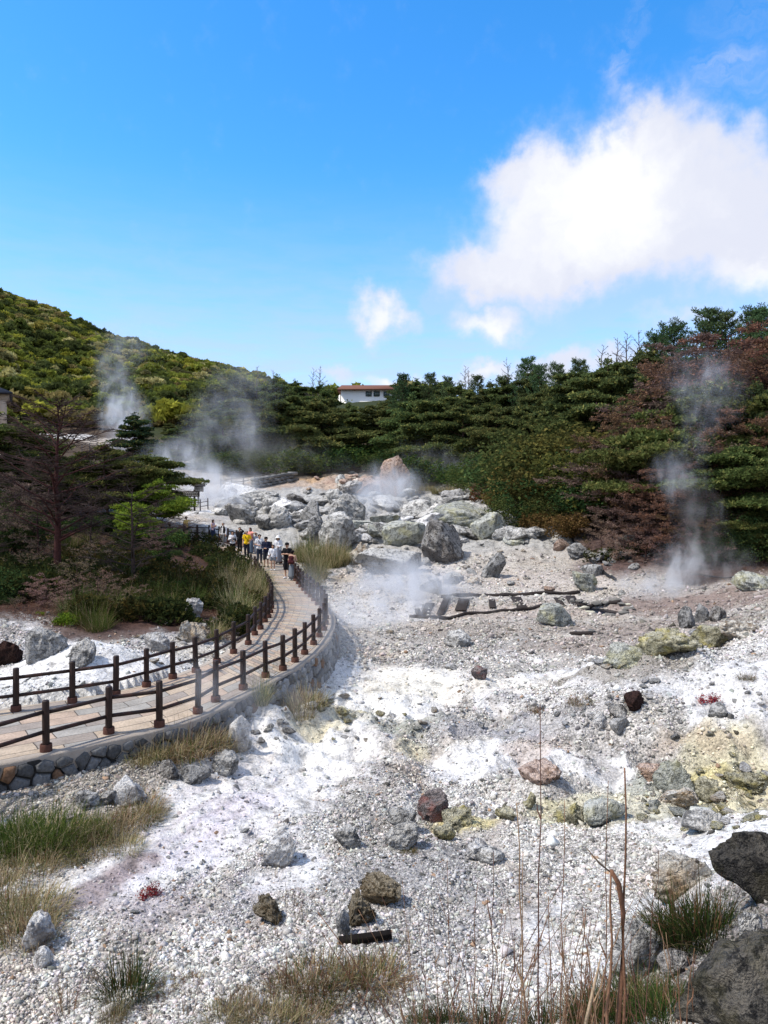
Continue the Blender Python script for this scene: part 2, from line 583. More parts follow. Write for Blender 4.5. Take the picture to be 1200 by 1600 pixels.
M['leaf'] = mat_leaf('foliage')
M['far_leaf'] = mat_leaf('far_foliage', 0.3, .22, .03, 1.5)
M['grass'] = mat_leaf('grass_blades', 0.35, 0.25, 0.02, 1.1)
M['bark'] = mat_attr('bark', 0.95, 14, 0.4, 0.6)
M['chip'] = mat_attr('gravel_chips', 0.95, 60, 0.25, 0.3)
M['stone'] = mat_attr('wall_stones', 0.85, 22, 0.4, 0.5)


def mat_wood():
    t = NT('dark_stained_log')
    v = t.obj()
    mp = t.n('ShaderNodeMapping', ins={'Vector': t.vmath('ADD', v, t.n('ShaderNodeCombineXYZ', ins={0: t.math('MULTIPLY', t.rnd(), 9.0)}).outputs[0]), 'Scale': (30, 30, 1.6)})
    f = t.noise(mp.outputs[0], 1.0, 5, 0.6)
    c = t.mix(t.mrange(f, 0.35, 0.6), (0.012, 0.007, 0.005), (0.035, 0.017, 0.012))
    c = t.mix(t.mrange(f, 0.62, 0.70, 0, 0.6), c, (0.13, 0.085, 0.06))
    g = t.noise(v, 5, 3)
    c = t.mix(t.mrange(g, 0.55, 0.75, 0, 0.5), c, (0.09, 0.03, 0.02))
    return t.out(t.principled(c, 0.6, t.bump(f, 0.5, 0.01), 0.3))


M['wood'] = mat_wood()
M['collar'] = mat_plain('terracotta_collar', (0.095, 0.042, 0.030), 0.85, 0.4, 14)
M['old_wood'] = mat_plain('weathered_timber', (0.035, 0.028, 0.025), 0.9, 0.5, 9, bumpk=0.4)
M['grey_wood'] = mat_plain('grey_timber', (0.13, 0.12, 0.115), 0.9, 0.3, 9)
M['rubber'] = mat_plain('black_rubber', (0.015, 0.015, 0.016), 0.5, 0.2, 5, 0.4)
M['charcoal'] = mat_plain('charred_wood', (0.012, 0.010, 0.009), 0.95, 0.5, 14, 0.05, 0.4)
M['concrete'] = mat_plain('concrete', (0.36, 0.31, 0.26), 0.95, 0.25, 12, bumpk=0.5)
M['pipe'] = mat_plain('pipe_concrete', (0.5, 0.49, 0.46), 0.9, 0.2, 12, bumpk=0.3)
M['water'] = mat_plain('black_hot_water', (0.006, 0.007, 0.012), 0.35, 0.1, 3, 0.25)
M['white_wall'] = mat_plain('white_render', (0.74, 0.73, 0.70), 0.9, 0.04, 2)
M['roof_red'] = mat_plain('red_brown_roof', (0.16, 0.072, 0.05), 0.8, 0.2, 3)
M['roof_dark'] = mat_plain('dark_tile_roof', (0.05, 0.05, 0.06), 0.7, 0.2, 3)
M['beige_wall'] = mat_plain('beige_render', (0.50, 0.38, 0.28), 0.9, 0.08, 2)
M['glass'] = mat_plain('dark_window_glass', (0.08, 0.11, 0.11), 0.15, 0.2, 2, 0.5)
M['frame_dark'] = mat_plain('window_frame', (0.05, 0.05, 0.05), 0.5, 0.1)
M['sign'] = mat_plain('brown_sign_board', (0.05, 0.04, 0.035), 0.7, 0.3, 6)
M['sign_face'] = mat_plain('faded_lettering', (0.45, 0.43, 0.38), 0.8, 0.1, 6)


def mat_ground():
    t = NT('hell_valley_ground')
    v = t.pos()
    a = t.n('ShaderNodeAttribute', attribute_name='col')
    base = a.outputs['Color']
    grav = t.n('ShaderNodeAttribute', attribute_name='gravel').outputs['Fac']
    big = t.noise(v, 0.55, 6, 0.62, 0.4)
    mid = t.noise(v, 3.2, 6, 0.66)
    fin = t.noise(v, 16, 5, 0.7)
    ce = t.voro(v, 17, 'F1', 'Color')
    ce2 = t.voro(v, 38, 'F1', 'Color')
    cd1 = t.voro(v, 17, 'F1', 'Distance')
    cd2 = t.voro(v, 38, 'F1', 'Distance')
    sep = t.n('ShaderNodeSeparateColor', ins={0: ce}).outputs[0]
    sep2 = t.n('ShaderNodeSeparateColor', ins={0: ce2}).outputs[1]
    peb = t.math('MULTIPLY', t.ramp(sep, [(0.0, 0.45), (0.15, 0.8), (1, 1.18)]), t.ramp(sep2, [(0, 0.5), (0.2, 0.85), (1, 1.12)]))
    peb = t.math('MULTIPLY', peb, t.mrange(cd1, 0.35, 0.62, 1.0, 0.72))
    pebf = t.math('ADD', t.math('MULTIPLY', t.math('SUBTRACT', peb, 1.0), grav), 1.0)
    c = t.mix(1.0, base, pebf, 'MULTIPLY')
    c = t.mix(1.0, c, t.ramp(mid, [(0.32, 0.42), (0.47, 0.95), (0.7, 1.12)]), 'MULTIPLY')
    c = t.mix(1.0, c, t.ramp(fin, [(0.33, 0.45), (0.47, 1.0), (0.7, 1.12)]), 'MULTIPLY')
    c = t.mix(t.mrange(big, 0.56, 0.74, 0, 0.35), c, t.mix(1.0, c, (0.82, 0.70, 0.60), 'MULTIPLY'))
    h = t.math('ADD', t.math('MULTIPLY', mid, 0.7), t.math('MULTIPLY', fin, 0.35))
    h2 = t.math('MULTIPLY', t.math('ADD', cd1, t.math('MULTIPLY', cd2, 0.45)), t.math('MULTIPLY', grav, -0.30))
    nrm = t.bump(t.math('ADD', h, h2), 1.0, 0.11)
    return t.out(t.principled(c, 0.95, nrm, 0.12))


M['ground'] = mat_ground()


def mat_paving():
    t = NT('stone_paving')
    uv = t.n('ShaderNodeUVMap', uv_map='uv').outputs[0]
    v = t.pos()
    sp = t.n('ShaderNodeSeparateXYZ', ins={0: uv})
    u, w = sp.outputs[0], sp.outputs[1]
    nz = t.vmath('MULTIPLY', t.vmath('SUBTRACT', t.noise(v, 1.3, 2, out=1), (0.5, 0.5, 0.5)), (0.08, 0.08, 0))
    a_in = t.vmath('ADD', t.n('ShaderNodeCombineXYZ', ins={0: w, 1: u}).outputs[0], nz)
    b_in = t.vmath('ADD', t.n('ShaderNodeCombineXYZ', ins={0: u, 1: w}).outputs[0], nz)
    def brick(vec, bw, rh, off):
        nd = t.n('ShaderNodeTexBrick', offset=off, ins={'Color1': (0, 0, 0), 'Color2': (1, 1, 1), 'Mortar': (0.5, 0.5, 0.5), 'Scale': 1.0,
                 'Mortar Size': 0.012, 'Mortar Smooth': 0.3, 'Bias': 0.0, 'Brick Width': bw, 'Row Height': rh})
        t.set(nd, 'Vector', vec)
        return nd.outputs[0], nd.outputs[1]
    c1, m1 = brick(a_in, 0.62, 0.19, 0.5)
    c2, m2 = brick(b_in, 1.05, 0.42, 0.37)
    near = t.math('ADD', t.math('LESS_THAN', u, 15.5), t.math('GREATER_THAN', u, 40.0), clamp=True)
    cc = t.mix(near, c1, c2)
    mm = t.n('ShaderNodeMix', ins={0: near, 2: m1, 3: m2}).outputs[0]
    cc = t.n('ShaderNodeSeparateColor', ins={0: cc}).outputs[0]
    col = t.ramp(cc, [(0.0, (0.34, 0.29, 0.25)), (0.25, (0.46, 0.35, 0.27)), (0.5, (0.36, 0.335, 0.30)), (0.75, (0.50, 0.40, 0.30)), (1.0, (0.42, 0.31, 0.25))], 'CONSTANT')
    n1 = t.noise(v, 2.0, 5, 0.6)
    n2 = t.noise(v, 22, 4, 0.6)
    col = t.mix(1.0, col, t.ramp(n1, [(0.3, 0.72), (0.7, 1.1)]), 'MULTIPLY')
    col = t.mix(1.0, col, t.ramp(n2, [(0.3, 0.75), (0.7, 1.15)]), 'MULTIPLY')
    mort = t.mrange(mm, 0.2, 0.8)
    col = t.mix(mort, col, (0.10, 0.085, 0.07))
    h = t.math('ADD', t.math('MULTIPLY', mort, -1.0), t.math('MULTIPLY', n2, 0.35))
    return t.out(t.principled(col, 0.9, t.bump(h, 0.7, 0.015), 0.15))


M['paving'] = mat_paving()
# ------------------------------------------------------------------ ground sheet
def build_ground():
    az_f = np.arange(-37, 37.001, 0.1)
    az_c1 = np.concatenate([np.arange(-180, -60, 6), np.arange(-60, -37, 0.8)])
    az_c2 = np.concatenate([np.arange(37.5, 60, 0.8), np.arange(60, 180, 6)])
    az = np.radians(np.concatenate([az_c1, az_f, az_c2]))
    rr = np.concatenate([[0.4, 1.2, 2.0], np.exp(np.arange(math.log(2.6), math.log(165), 0.0062)), np.exp(np.linspace(math.log(170), math.log(4500), 26))])
    na, nr = len(az), len(rr)
    A, RR = np.meshgrid(az, rr)
    x = (np.sin(A) * RR).ravel(); y = (np.cos(A) * RR).ravel()
    z = H(x, y)
    back = sstep(1.3, 2.4, np.abs(A.ravel()))
    z = z * (1 - back) + back * np.minimum(np.interp(RR.ravel(), [0, 5, 40, 200], [2.3, 2.2, 4, 8]), 8)
    far = sstep(165, 900, RR.ravel())
    z = z * (1 - far) - 20 * far
    V = np.stack([x, y, z], 1)
    i = np.arange(nr - 1)[:, None] * na; j = np.arange(na)[None]
    j2 = (j + 1) % na
    F = np.stack([i + j, i + j2, i + na + j2, i + na + j], -1).reshape(-1, 4)[:, ::-1]
    # ---- soil colours, by place (metres)
    wx = (fbm(x / 1.6, y / 1.6, 4, 31) - .5) * 2; wy = (fbm(x / 1.6, y / 1.6, 4, 57) - .5) * 2
    w2 = (fbm(x / 0.45, y / 0.45, 5, 77, .65) - .5) * 2.2
    c = np.empty((len(x), 3)); c[:] = (0.665, 0.63, 0.58)
    c *= (0.80 + 0.36 * sstep(.3, .62, fbm(x / 2.2, y / 2.2, 4, 131)))[:, None]
    g = np.ones(len(x))

    def lay(m, rgb, gv=None):
        nonlocal g
        c[:] = c * (1 - m[:, None]) + np.array(rgb) * m[:, None]
        if gv is not None:
            g = g * (1 - m) + gv * m

    def ell(px, py, rx, ry, rgb, s=1.0, gv=None, warp=0.5, rot=0.0, soft=0.32):
        p = at(px, py)
        dx = x - p[0] + wx * warp * rx; dy = y - p[1] + wy * warp * ry
        cr, sr = math.cos(rot), math.sin(rot)
        e = np.hypot((dx * cr + dy * sr) / rx, (-dx * sr + dy * cr) / ry) + w2 * 0.5
        lay(s * sstep(1 + soft, 1 - soft, e), rgb, gv)

    def line(pts, wid, rgb, s=1.0, gv=None, warp=0.4, streak=0):
        q = np.array([at(*p)[:2] for p in pts])
        best = np.full(len(x), 1e9)
        for k in range(len(q) - 1):
            a, b = q[k], q[k + 1]
            d = b - a
            tt = np.clip(((x - a[0]) * d[0] + (y - a[1]) * d[1]) / (d @ d), 0, 1)
            ww = np.interp(k + tt, np.arange(len(wid)), wid)
            best = np.minimum(best, np.hypot(x - a[0] - d[0] * tt + wx * warp, y - a[1] - d[1] * tt + wy * warp) / ww)
        lay(s * sstep(1.25, 0.7, best + w2 * 0.6), rgb, gv)

    # broad mineral stains: cream, ochre, lilac grey, and thin runoff lines
    for sc, sd, lo, hi, rgb, k, gv in ((2.6, 201, .56, .70, (0.70, 0.64, 0.53), .6, .6), (1.9, 207, .62, .74, (0.55, 0.42, 0.30), .45, .8), (3.2, 213, .56, .68, (0.40, 0.385, 0.39), .55, .9),
                                       (1.4, 219, .58, .70, (0.78, 0.765, 0.75), .8, .15), (1.1, 223, .64, .74, (0.30, 0.27, 0.25), .5, .9)):
        lay(k * sstep(lo, hi, fbm(x / sc + wx * .3, y / (sc * 1.5), 4, sd)), rgb, gv)
    run = np.abs(2 * fbm((x + wx * .8) / 2.4, y / 5.5, 3, 229) - 1)
    lay(.55 * sstep(.06, .0, run), (0.42, 0.36, 0.31), .3)
    beyond = sstep(24, 30, y + wx * 2) * sstep(-5, -2, x)
    lay(0.62 * beyond, (0.52, 0.46, 0.395), 0.45)                       # basin floor
    lay(0.9 * sstep(42, 48, y + wx * 2) * sstep(-14, -9, x), (0.46, 0.45, 0.425), 0.45)   # boulder field
    # wooded bank behind and on both sides
    lay(sstep(80, 88, y + wx * 4), (0.09, 0.065, 0.045), 0.3)
    lay(sstep(0.37, 0.43, x / np.maximum(y, 1) + wx * 0.04) * sstep(33, 37, y + wx), (0.075, 0.042, 0.034), 0.3)
    lay(sstep(0.16, 0.22, x / np.maximum(y, 1) + wx * 0.03) * sstep(51, 56, y + wx), (0.075, 0.055, 0.04), 0.3)
    lay(sstep(98, 112, y), (0.04, 0.05, 0.02), 0.2)
    lay(.9 * sstep(.235, .29, x / np.maximum(y, 1) + wx * .025) * sstep(37.5, 40.5, y + wx * 1.2) * sstep(56, 50, y), (0.085, 0.042, 0.036), .25)
    left = sstep(-0.13, -0.17, x / np.maximum(y, 1) + wx * 0.02) * sstep(22.0, 24.0, y + wx * 1.5) * sstep(62, 52, y)
    rear = sstep(-.3, .5, y - np.interp(x, LINE_R[::-1, 0][LINE_R[::-1, 1] > 40], LINE_R[::-1, 1][LINE_R[::-1, 1] > 40])) * sstep(-24, -20, x) * sstep(-4, -6, x)
    left = left * (1 - rear)
    lay(left, (0.070, 0.040, 0.031), 0.2)
    lay(sstep(-0.31, -0.34, x / np.maximum(y, 1)) * sstep(52, 60, y), (0.09, 0.065, 0.045), 0.2)
    # beige rubble on the bank in front of the stone wall
    for p in ((40, 1270), (130, 1245), (230, 1215), (310, 1195)):
        ell(*p, 1.6, 1.0, (0.42, 0.375, 0.315), 0.85, 1.0)
    # pale flow of silica, from the vents down to the grass
    line([(640, 1065), (560, 1120), (470, 1180), (380, 1240), (300, 1305), (190, 1370)], [1.7, 2.0, 1.8, 1.45, 1.15, 0.8], (0.80, 0.77, 0.735), 0.92, 0.15)
    fl = np.exp(-(((x + 2.6) / 1.1) ** 2 + ((y - 11.3) / 2.2) ** 2))
    lay(.75 * fl * sstep(.50, .64, fbm((x * .93 - y * .36) / .16, (x * .36 + y * .93) / 2.0, 3, 302)), (0.50, 0.445, 0.49), .2)
    line([(400, 1250), (300, 1320), (180, 1390)], [0.5, 0.45, 0.3], (0.72, 0.655, 0.70), 0.5, 0.2, 0.6)
    line([(215, 1345), (170, 1380), (125, 1410)], [0.28, 0.3, 0.25], (0.30, 0.23, 0.225), 0.8, 0.3, 0.25)
    ell(215, 1420, 0.75, 0.5, (0.46, 0.40, 0.42), 0.45, 0.4)
    ell(560, 1110, 1.6, 1.6, (0.84, 0.82, 0.77), 0.9, 0.25)
    ell(770, 1070, 2.8, 1.2, (0.78, 0.735, 0.66), 0.8, 0.3)
    ell(640, 1065, 1.5, 1.6, (0.82, 0.77, 0.66), 0.85, 0.2)
    ell(520, 1105, 0.9, 1.0, (0.66, 0.60, 0.40), 0.75, 0.4)
    ell(500, 1145, 0.7, 0.5, (0.68, 0.62, 0.42), 0.7, 0.4)
    ell(620, 1140, 0.8, 1.1, (0.40, 0.40, 0.33), 0.8, 0.6)
    ell(680, 1120, 0.6, 0.8, (0.38, 0.38, 0.34), 0.7, 0.6)
    ell(640, 1175, 0.4, 0.5, (0.64, 0.58, 0.38), 0.6, 0.5)
    ell(480, 1190, 1.0, 0.7, (0.85, 0.83, 0.79), 0.9, 0.2)
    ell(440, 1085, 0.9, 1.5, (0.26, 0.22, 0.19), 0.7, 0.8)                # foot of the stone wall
    # sulphur-stained outcrop beside the gravel
    for p, rx, ry, col, s in (((1060, 1255), 2.0, 1.5, (0.66, 0.62, 0.46), .85), ((950, 1270), 1.2, .6, (0.60, 0.57, 0.46), .75),
                              ((1150, 1215), 1.4, 1.3, (0.70, 0.64, 0.44), .85), ((870, 1275), .8, .5, (0.62, 0.56, 0.34), .65),
                              ((1170, 1280), .6, .4, (0.80, 0.78, 0.74), .9), ((1060, 1290), 1.2, .35, (0.82, 0.80, 0.77), .8),
                              ((1010, 1230), .6, .5, (0.36, 0.37, 0.33), .7), ((940, 1265), .45, .3, (0.36, 0.37, 0.33), .7),
                              ((720, 1285), .45, .3, (0.68, 0.58, 0.22), .7), ((1060, 1165), .8, .30, (0.60, 0.46, 0.33), .4),
                              ((1130, 1165), .6, .25, (0.58, 0.44, 0.32), .4), ((850, 1165), .7, .5, (0.52, 0.42, 0.36), .6),
                              ((1100, 1210), .4, .3, (0.70, 0.60, 0.25), .6), ((800, 1150), 1.4, .6, (0.42, 0.41, 0.42), .6),
                              ((740, 1130), 1.5, .6, (0.38, 0.37, 0.38), .6), ((900, 1120), 1.3, .5, (0.40, 0.385, 0.39), .5)):
        ell(*p, rx, ry, col, s, 0.5)
    line([(1250, 975), (1120, 1020), (1000, 1062), (860, 1100)], [1.5, 1.3, 1.0, 0.7], (0.74, 0.72, 0.70), 0.6, 0.8)
    line([(1260, 930), (1120, 990), (1000, 1030), (900, 1060)], [1.3, 1.3, 1.2, 0.6], (0.30, 0.26, 0.21), 0.7, 0.6)
    # drainage floor and stains in the basin
    ell(780, 955, 4.5, 1.4, (0.47, 0.39, 0.33), 0.7, 0.6)
    ell(860, 905, 4.0, 2.2, (0.60, 0.53, 0.47), 0.7, 0.6)
    ell(950, 1005, 3.5, 1.4, (0.55, 0.47, 0.42), 0.7, 0.7)
    ell(1060, 935, 3.0, 1.6, (0.40, 0.36, 0.34), 0.7, 0.5)
    ell(1120, 940, 4.0, 2.2, (0.27, 0.20, 0.17), 0.85, 0.5)
    ell(1010, 985, 3.2, 1.6, (0.34, 0.28, 0.24), 0.8, 0.6)
    ell(900, 1010, 3.4, 1.2, (0.36, 0.31, 0.27), 0.7, 0.7)
    ell(760, 985, 3.4, 1.6, (0.38, 0.33, 0.285), 0.7, 0.7)
    ell(580, 960, 2.0, 2.6, (0.62, 0.60, 0.58), 0.75, 0.4)
    ell(610, 1000, 1.6, 1.6, (0.46, 0.43, 0.40), 0.6, 0.7)
    ell(535, 905, 0.9, 1.0, (0.55, 0.45, 0.33), 0.7, 0.5)
    # bleached bank beyond the inner fence
    ell(120, 1040, 2.6, 1.7, (0.82, 0.80, 0.775), 0.97, 0.08)
    ell(250, 1035, 1.9, 1.0, (0.76, 0.74, 0.71), 0.9, 0.3)
    ell(30, 1090, 1.4, 0.8, (0.70, 0.69, 0.66), 0.9, 0.5)
    ell(255, 1000, 1.2, 1.0, (0.56, 0.53, 0.50), 0.7, 0.5)
    ell(345, 985, 1.0, 1.3, (0.30, 0.24, 0.18), 0.7, 0.8)
    ell(150, 985, 1.8, 1.6, (0.085, 0.046, 0.036), 0.9, 0.1)
    # bleached and ochre cliffs behind the boulders
    ell(500, 755, 7.5, 4.5, (0.50, 0.385, 0.295), 0.9, 0.3)
    ell(480, 748, 2.6, 2.2, (0.58, 0.38, 0.21), 0.7, 0.3)
    ell(570, 755, 4.5, 3.6, (0.38, 0.26, 0.20), 0.8, 0.3)
    ell(560, 725, 9, 3.5, (0.20, 0.125, 0.085), 0.85, 0.3)
    ell(340, 735, 8, 6, (0.42, 0.38, 0.33), 0.85, 0.5)
    ell(280, 720, 4, 5, (0.50, 0.44, 0.38), 0.8, 0.4)
    ell(100, 682, 4.5, 2.2, (0.70, 0.68, 0.66), 0.95, 0.3)
    ell(165, 690, 4, 3, (0.50, 0.44, 0.38), 0.8, 0.3)
    # bank right under the lookout: dark rock, with shadow put into the colour
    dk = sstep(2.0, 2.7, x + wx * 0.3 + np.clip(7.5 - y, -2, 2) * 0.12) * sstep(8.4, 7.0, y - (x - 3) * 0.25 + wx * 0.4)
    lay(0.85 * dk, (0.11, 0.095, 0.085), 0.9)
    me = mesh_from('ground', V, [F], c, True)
    ga = me.attributes.new('gravel', 'FLOAT', 'POINT')
    ga.data.foreach_set('value', g.astype(np.float32))
    o = ob('ground', me, M['ground'])
    tag(o, 'bleached volcanic ground of the steaming valley', None, None, 'structure')
    return V, c, g


GV, GC, GG = build_ground()

# ------------------------------------------------------------------ walkway slab and its stone wall
NST = len(LINE_L)
_mid = (LINE_L + LINE_R) / 2
_u = np.concatenate([[0], np.cumsum(np.linalg.norm(np.diff(_mid, axis=0), axis=1))])
_zs = path_z(_mid[:, 1])


def build_path():
    nw = 6
    V = []; UV = []
    for i in range(NST):
        A = LINE_L[i] + (LINE_L[i] - LINE_R[i]) / np.linalg.norm(LINE_L[i] - LINE_R[i]) * 0.12
        B = LINE_R[i] - (LINE_L[i] - LINE_R[i]) / np.linalg.norm(LINE_L[i] - LINE_R[i]) * 0.10
        wd = np.linalg.norm(A - B)
        for k in range(nw + 1):
            p = A + (B - A) * k / nw
            V.append((p[0], p[1], _zs[i] + (vnoise(p[0] * 1.3, p[1] * 1.3, 5) - .5) * 0.012))
            UV.append((_u[i], wd * k / nw))
    F = []
    for i in range(NST - 1):
        for k in range(nw):
            a = i * (nw + 1) + k
            F.append((a, a + 1, a + nw + 2, a + nw + 1))
    me = mesh_from('path', V, [F], None, False, UV)
    o = ob('path', me, M['paving'])
    tag(o, 'paved stone walkway curving through the steaming valley', None, None, 'structure')


build_path()


def kerb(name, inner, edge, label):
    """rough concrete margin, a real step proud of the ground beside it"""
    V = []; F = []
    for i in range(NST):
        z = _zs[i] - 0.006
        a = inner[i] + (edge[i] - inner[i]) * 0.25
        b = edge[i] + (fbm(edge[i][0] * 2, edge[i][1] * 2, 2, 8) - .5) * 0.10 * (edge[i] - inner[i]) / np.linalg.norm(edge[i] - inner[i])
        V += [(*a, z), (*(b * 0.96 + a * 0.04), z + 0.004), (*b, z - 0.03), (*b, z - 0.5)]
    for i in range(NST - 1):
        for k in range(3):
            F.append((i * 4 + k, i * 4 + 4 + k, i * 4 + 5 + k, i * 4 + 1 + k))
    if inner is LINE_R:
        F = [f[::-1] for f in F]
    return F, V


def clip_poly(poly, p, q):
    """part of poly nearer to p than q"""
    m = (p + q) / 2; d = q - p
    out = []
    for i in range(len(poly)):
        a = poly[i]; b = poly[(i + 1) % len(poly)]
        sa = (a - m) @ d; sb = (b - m) @ d
        if sa <= 0: out.append(a)
        if sa * sb < 0: out.append(a + (b - a) * sa / (sa - sb))
    return out


def build_wall():
    root = empty('retaining_wall', (EDGE_R[20][0], EDGE_R[20][1], 0))
    root['kind'] = 'thing'
    tag(root, 'low retaining wall of dark rubble stones carrying the walkway', 'stone wall')
    org = np.array([EDGE_R[20][0], EDGE_R[20][1], 0])
    i0, i1 = 0, 14 * NSUB
    L = EDGE_R[i0:i1]; nrm = outward(EDGE_R, 1)[i0:i1]
    s = np.concatenate([[0], np.cumsum(np.linalg.norm(np.diff(L, axis=0), axis=1))])
    S = s[-1]
    # mortar core
    V = []; F = []
    for i in range(len(L)):
        p = L[i] - nrm[i] * 0.02; z = _zs[i + i0]
        V += [(*p, z - 0.055), (*(p + nrm[i] * 0.18), z - 1.9)]
    for i in range(len(L) - 1):
        F.append((i * 2, i * 2 + 1, i * 2 + 3, i * 2 + 2))
    core = mesh_from('mortar_core', np.array(V) - org, [F], np.tile((0.035, 0.033, 0.032), (len(V), 1)))
    ob('mortar_core', core, M['stone'], root)

    def place(a, t, out):
        px = np.interp(a, s, L[:, 0]); py = np.interp(a, s, L[:, 1])
        nx = np.interp(a, s, nrm[:, 0]); ny = np.interp(a, s, nrm[:, 1])
        z = np.interp(a, s, _zs[i0:i1])
        o = out + t * 0.095
        return (px + nx * o - org[0], py + ny * o - org[1], z - 0.05 - t)
    rng = np.random.default_rng(5)
    cs = 0.29
    pts = []
    for r in range(-1, 8):
        for k in range(-1, int(S / cs) + 2):
            pts.append(((k + 0.5 * (r % 2)) * cs + rng.uniform(-.1, .1), r * 0.235 + 0.11 + rng.uniform(-.07, .07)))
    pts = np.array(pts)
    mb = MB()
    for p in pts:
        if not (0 < p[0] < S - .1 and -0.05 < p[1] < 1.6):
            continue
        dd = np.abs(pts - p)
        nb = pts[(dd[:, 0] < 0.8) & (dd[:, 1] < 0.7) & (dd.sum(1) > 1e-6)]
        poly = [p + np.array(q) for q in ((-.4, -.4), (.4, -.4), (.4, .4), (-.4, .4))]
        for q in nb:
            poly = clip_poly(poly, p, q)
            if len(poly) < 3: break
        if len(poly) < 3: continue
        poly = np.array(poly); c = poly.mean(0)
        poly[:, 1] = np.clip(poly[:, 1], 0.0, 1.75); poly[:, 0] = np.clip(poly[:, 0], 0, S - .01)
        tone = rng.uniform(0.05, 0.17)
        rgb = np.array((tone, tone * 1.0, tone * 1.0))
        if p[0] > 14: rgb = rgb * 1.7
        if rng.random() < .08: rgb = np.array((0.17, 0.10, 0.06))
        dep = rng.uniform(0.03, 0.075)
        n = len(poly)
        o1 = c + (poly - c) * 0.90; o2 = c + (poly - c) * 0.80; o3 = c + (poly - c) * 0.45
        Vs = [place(q[0], q[1], -0.03) for q in o1] + [place(q[0], q[1], dep * .8) for q in o2] + \
             [place(q[0], q[1], dep + rng.uniform(-.012, .018)) for q in o3]
        Fs = []
        for k in range(n):
            j = (k + 1) % n
            Fs += [(k, j, n + j, n + k), (n + k, n + j, 2 * n + j, 2 * n + k)]
        Fs.append(tuple(range(2 * n, 3 * n)))
        mb.add(Vs, Fs, rgb)
    me = mb.mesh('wall_stones')
    ob('wall_stones', me, M['stone'], root)
    F, V = kerb('kerb', LINE_R, EDGE_R, '')
    ob('kerb_cap', mesh_from('kerb_cap', np.array(V) - org, [F]), M['concrete'], root)
    F, V = kerb('kerb', LINE_L, EDGE_L, '')
    k = ob('path_kerb', mesh_from('path_kerb', np.array(V), [F]), M['concrete'])
    tag(k, 'rough concrete kerb along the inner edge of the walkway', None, None, 'structure')


build_wall()


# ------------------------------------------------------------------ log fences
def post_mesh(h, r):
    mb = MB()
    mb.sweep([(r * .98, -0.25), (r, 0.02), (r * 1.02, h * .5), (r * .98, h - .02), (r * .86, h)], 14)
    return mb.mesh('post', True)


def collar_mesh(r):
    mb = MB()
    mb.sweep([(r, -0.08), (r, .02), (r * .99, .115), (r * .93, .125), (r * .78, .125), (r * .77, .10)], 18)
    return mb.mesh('collar', False)


POSTM = [post_mesh(.90, .064), post_mesh(.90, .066), post_mesh(.90, .062)]
COLLM = collar_mesh(.105)
for m_ in POSTM: m_.materials.append(M['wood'])
COLLM.materials.append(M['collar'])


def fence(name, pts, label, cat='fence', rails=(.34, .70), rr=.038, wood='wood', collars=True, posts=None):
    """pts: [(x,y,z)] post feet"""
    root = empty(name, tuple(pts[0]))
    tag(root, label, cat)
    o = np.array(pts[0])
    for i, p in enumerate(pts):
        me = (posts or POSTM)[i % len(posts or POSTM)]
        b = bpy.data.objects.new('post', me); link(b, root)
        b.location = Vector(np.array(p) - o)
        b.rotation_euler = (random.uniform(-.02, .02), random.uniform(-.02, .02), random.uniform(0, 6.28))
        if collars:
            k = bpy.data.objects.new('collar', COLLM); link(k, b)
    for i in range(len(pts) - 1):
        a = np.array(pts[i]) - o; b = np.array(pts[i + 1]) - o
        for h in rails:
            mb = MB()
            j = np.array([0, 0, h + random.uniform(-.012, .012)])
            mid = (a + b) / 2 + j - np.array([0, 0, random.uniform(0, .01)])
            e = (b - a) / np.linalg.norm(b - a) * 0.03
            d = b - a
            # rail modelled along its own axis so that the grain follows it
            ln = np.linalg.norm(d)
            mb.tube([(0, 0, -ln / 2 + .01), (0, 0, -.2 * ln), (0, 0, .2 * ln), (0, 0, ln / 2 - .01)], [rr, rr * 1.06, rr * .97, rr], 8)
            r = mb.build('rail', M[wood], root, mid, True)
            r.rotation_euler = Vector(d).to_track_quat('Z', 'Y').to_euler()
    return root


def walk(line, a, b, step):
    """feet along a fence line between curve parameters a and b (in control points)"""
    seg = line[int(a * NSUB):int(b * NSUB) + 1]
    s = np.concatenate([[0], np.cumsum(np.linalg.norm(np.diff(seg, axis=0), axis=1))])
    n = max(2, int(round(s[-1] / step)))
    q = np.linspace(0, s[-1], n + 1)
    xs = np.interp(q, s, seg[:, 0]); ys = np.interp(q, s, seg[:, 1])
    return [(x, y, float(path_z(y))) for x, y in zip(xs, ys)]


NEAR_R = [(-105, 1235), (-20, 1204), (72, 1173), (170, 1146), (249, 1135), (309, 1114), (337, 1096), (380, 1077), (415, 1058), (442, 1047), (461, 1034), (476, 1022), (490, 1007), (499, 995)]
NEAR_L = [(-150, 1132), (-65, 1122), (25, 1111), (113, 1098), (181, 1087), (229, 1073), (270, 1060), (306, 1050), (339, 1036), (365, 1021), (388, 1007), (398, 992), (407, 983), (414, 972)]


def foot(px, py):
    p = P(px, py, 10); k = CAM_Z / (CAM_Z - p[2])
    return (p[0] * k, p[1] * k, 0.0)


def joined(near, line, k0, k1, step):
    a = [foot(*q) for q in near]
    b = walk(line, k0, k1, step)
    return a + [q for q in b if q[1] > a[-1][1] + .8]


fence('log_fence', joined(NEAR_R, LINE_R, 9.5, 20.6, 1.08), 'dark brown log fence with two rails on the stone wall side of the walkway')
fence('log_fence', joined(NEAR_L, LINE_L, 10, 15.2, 1.03), 'dark brown log fence with two rails on the shrub side of the walkway')
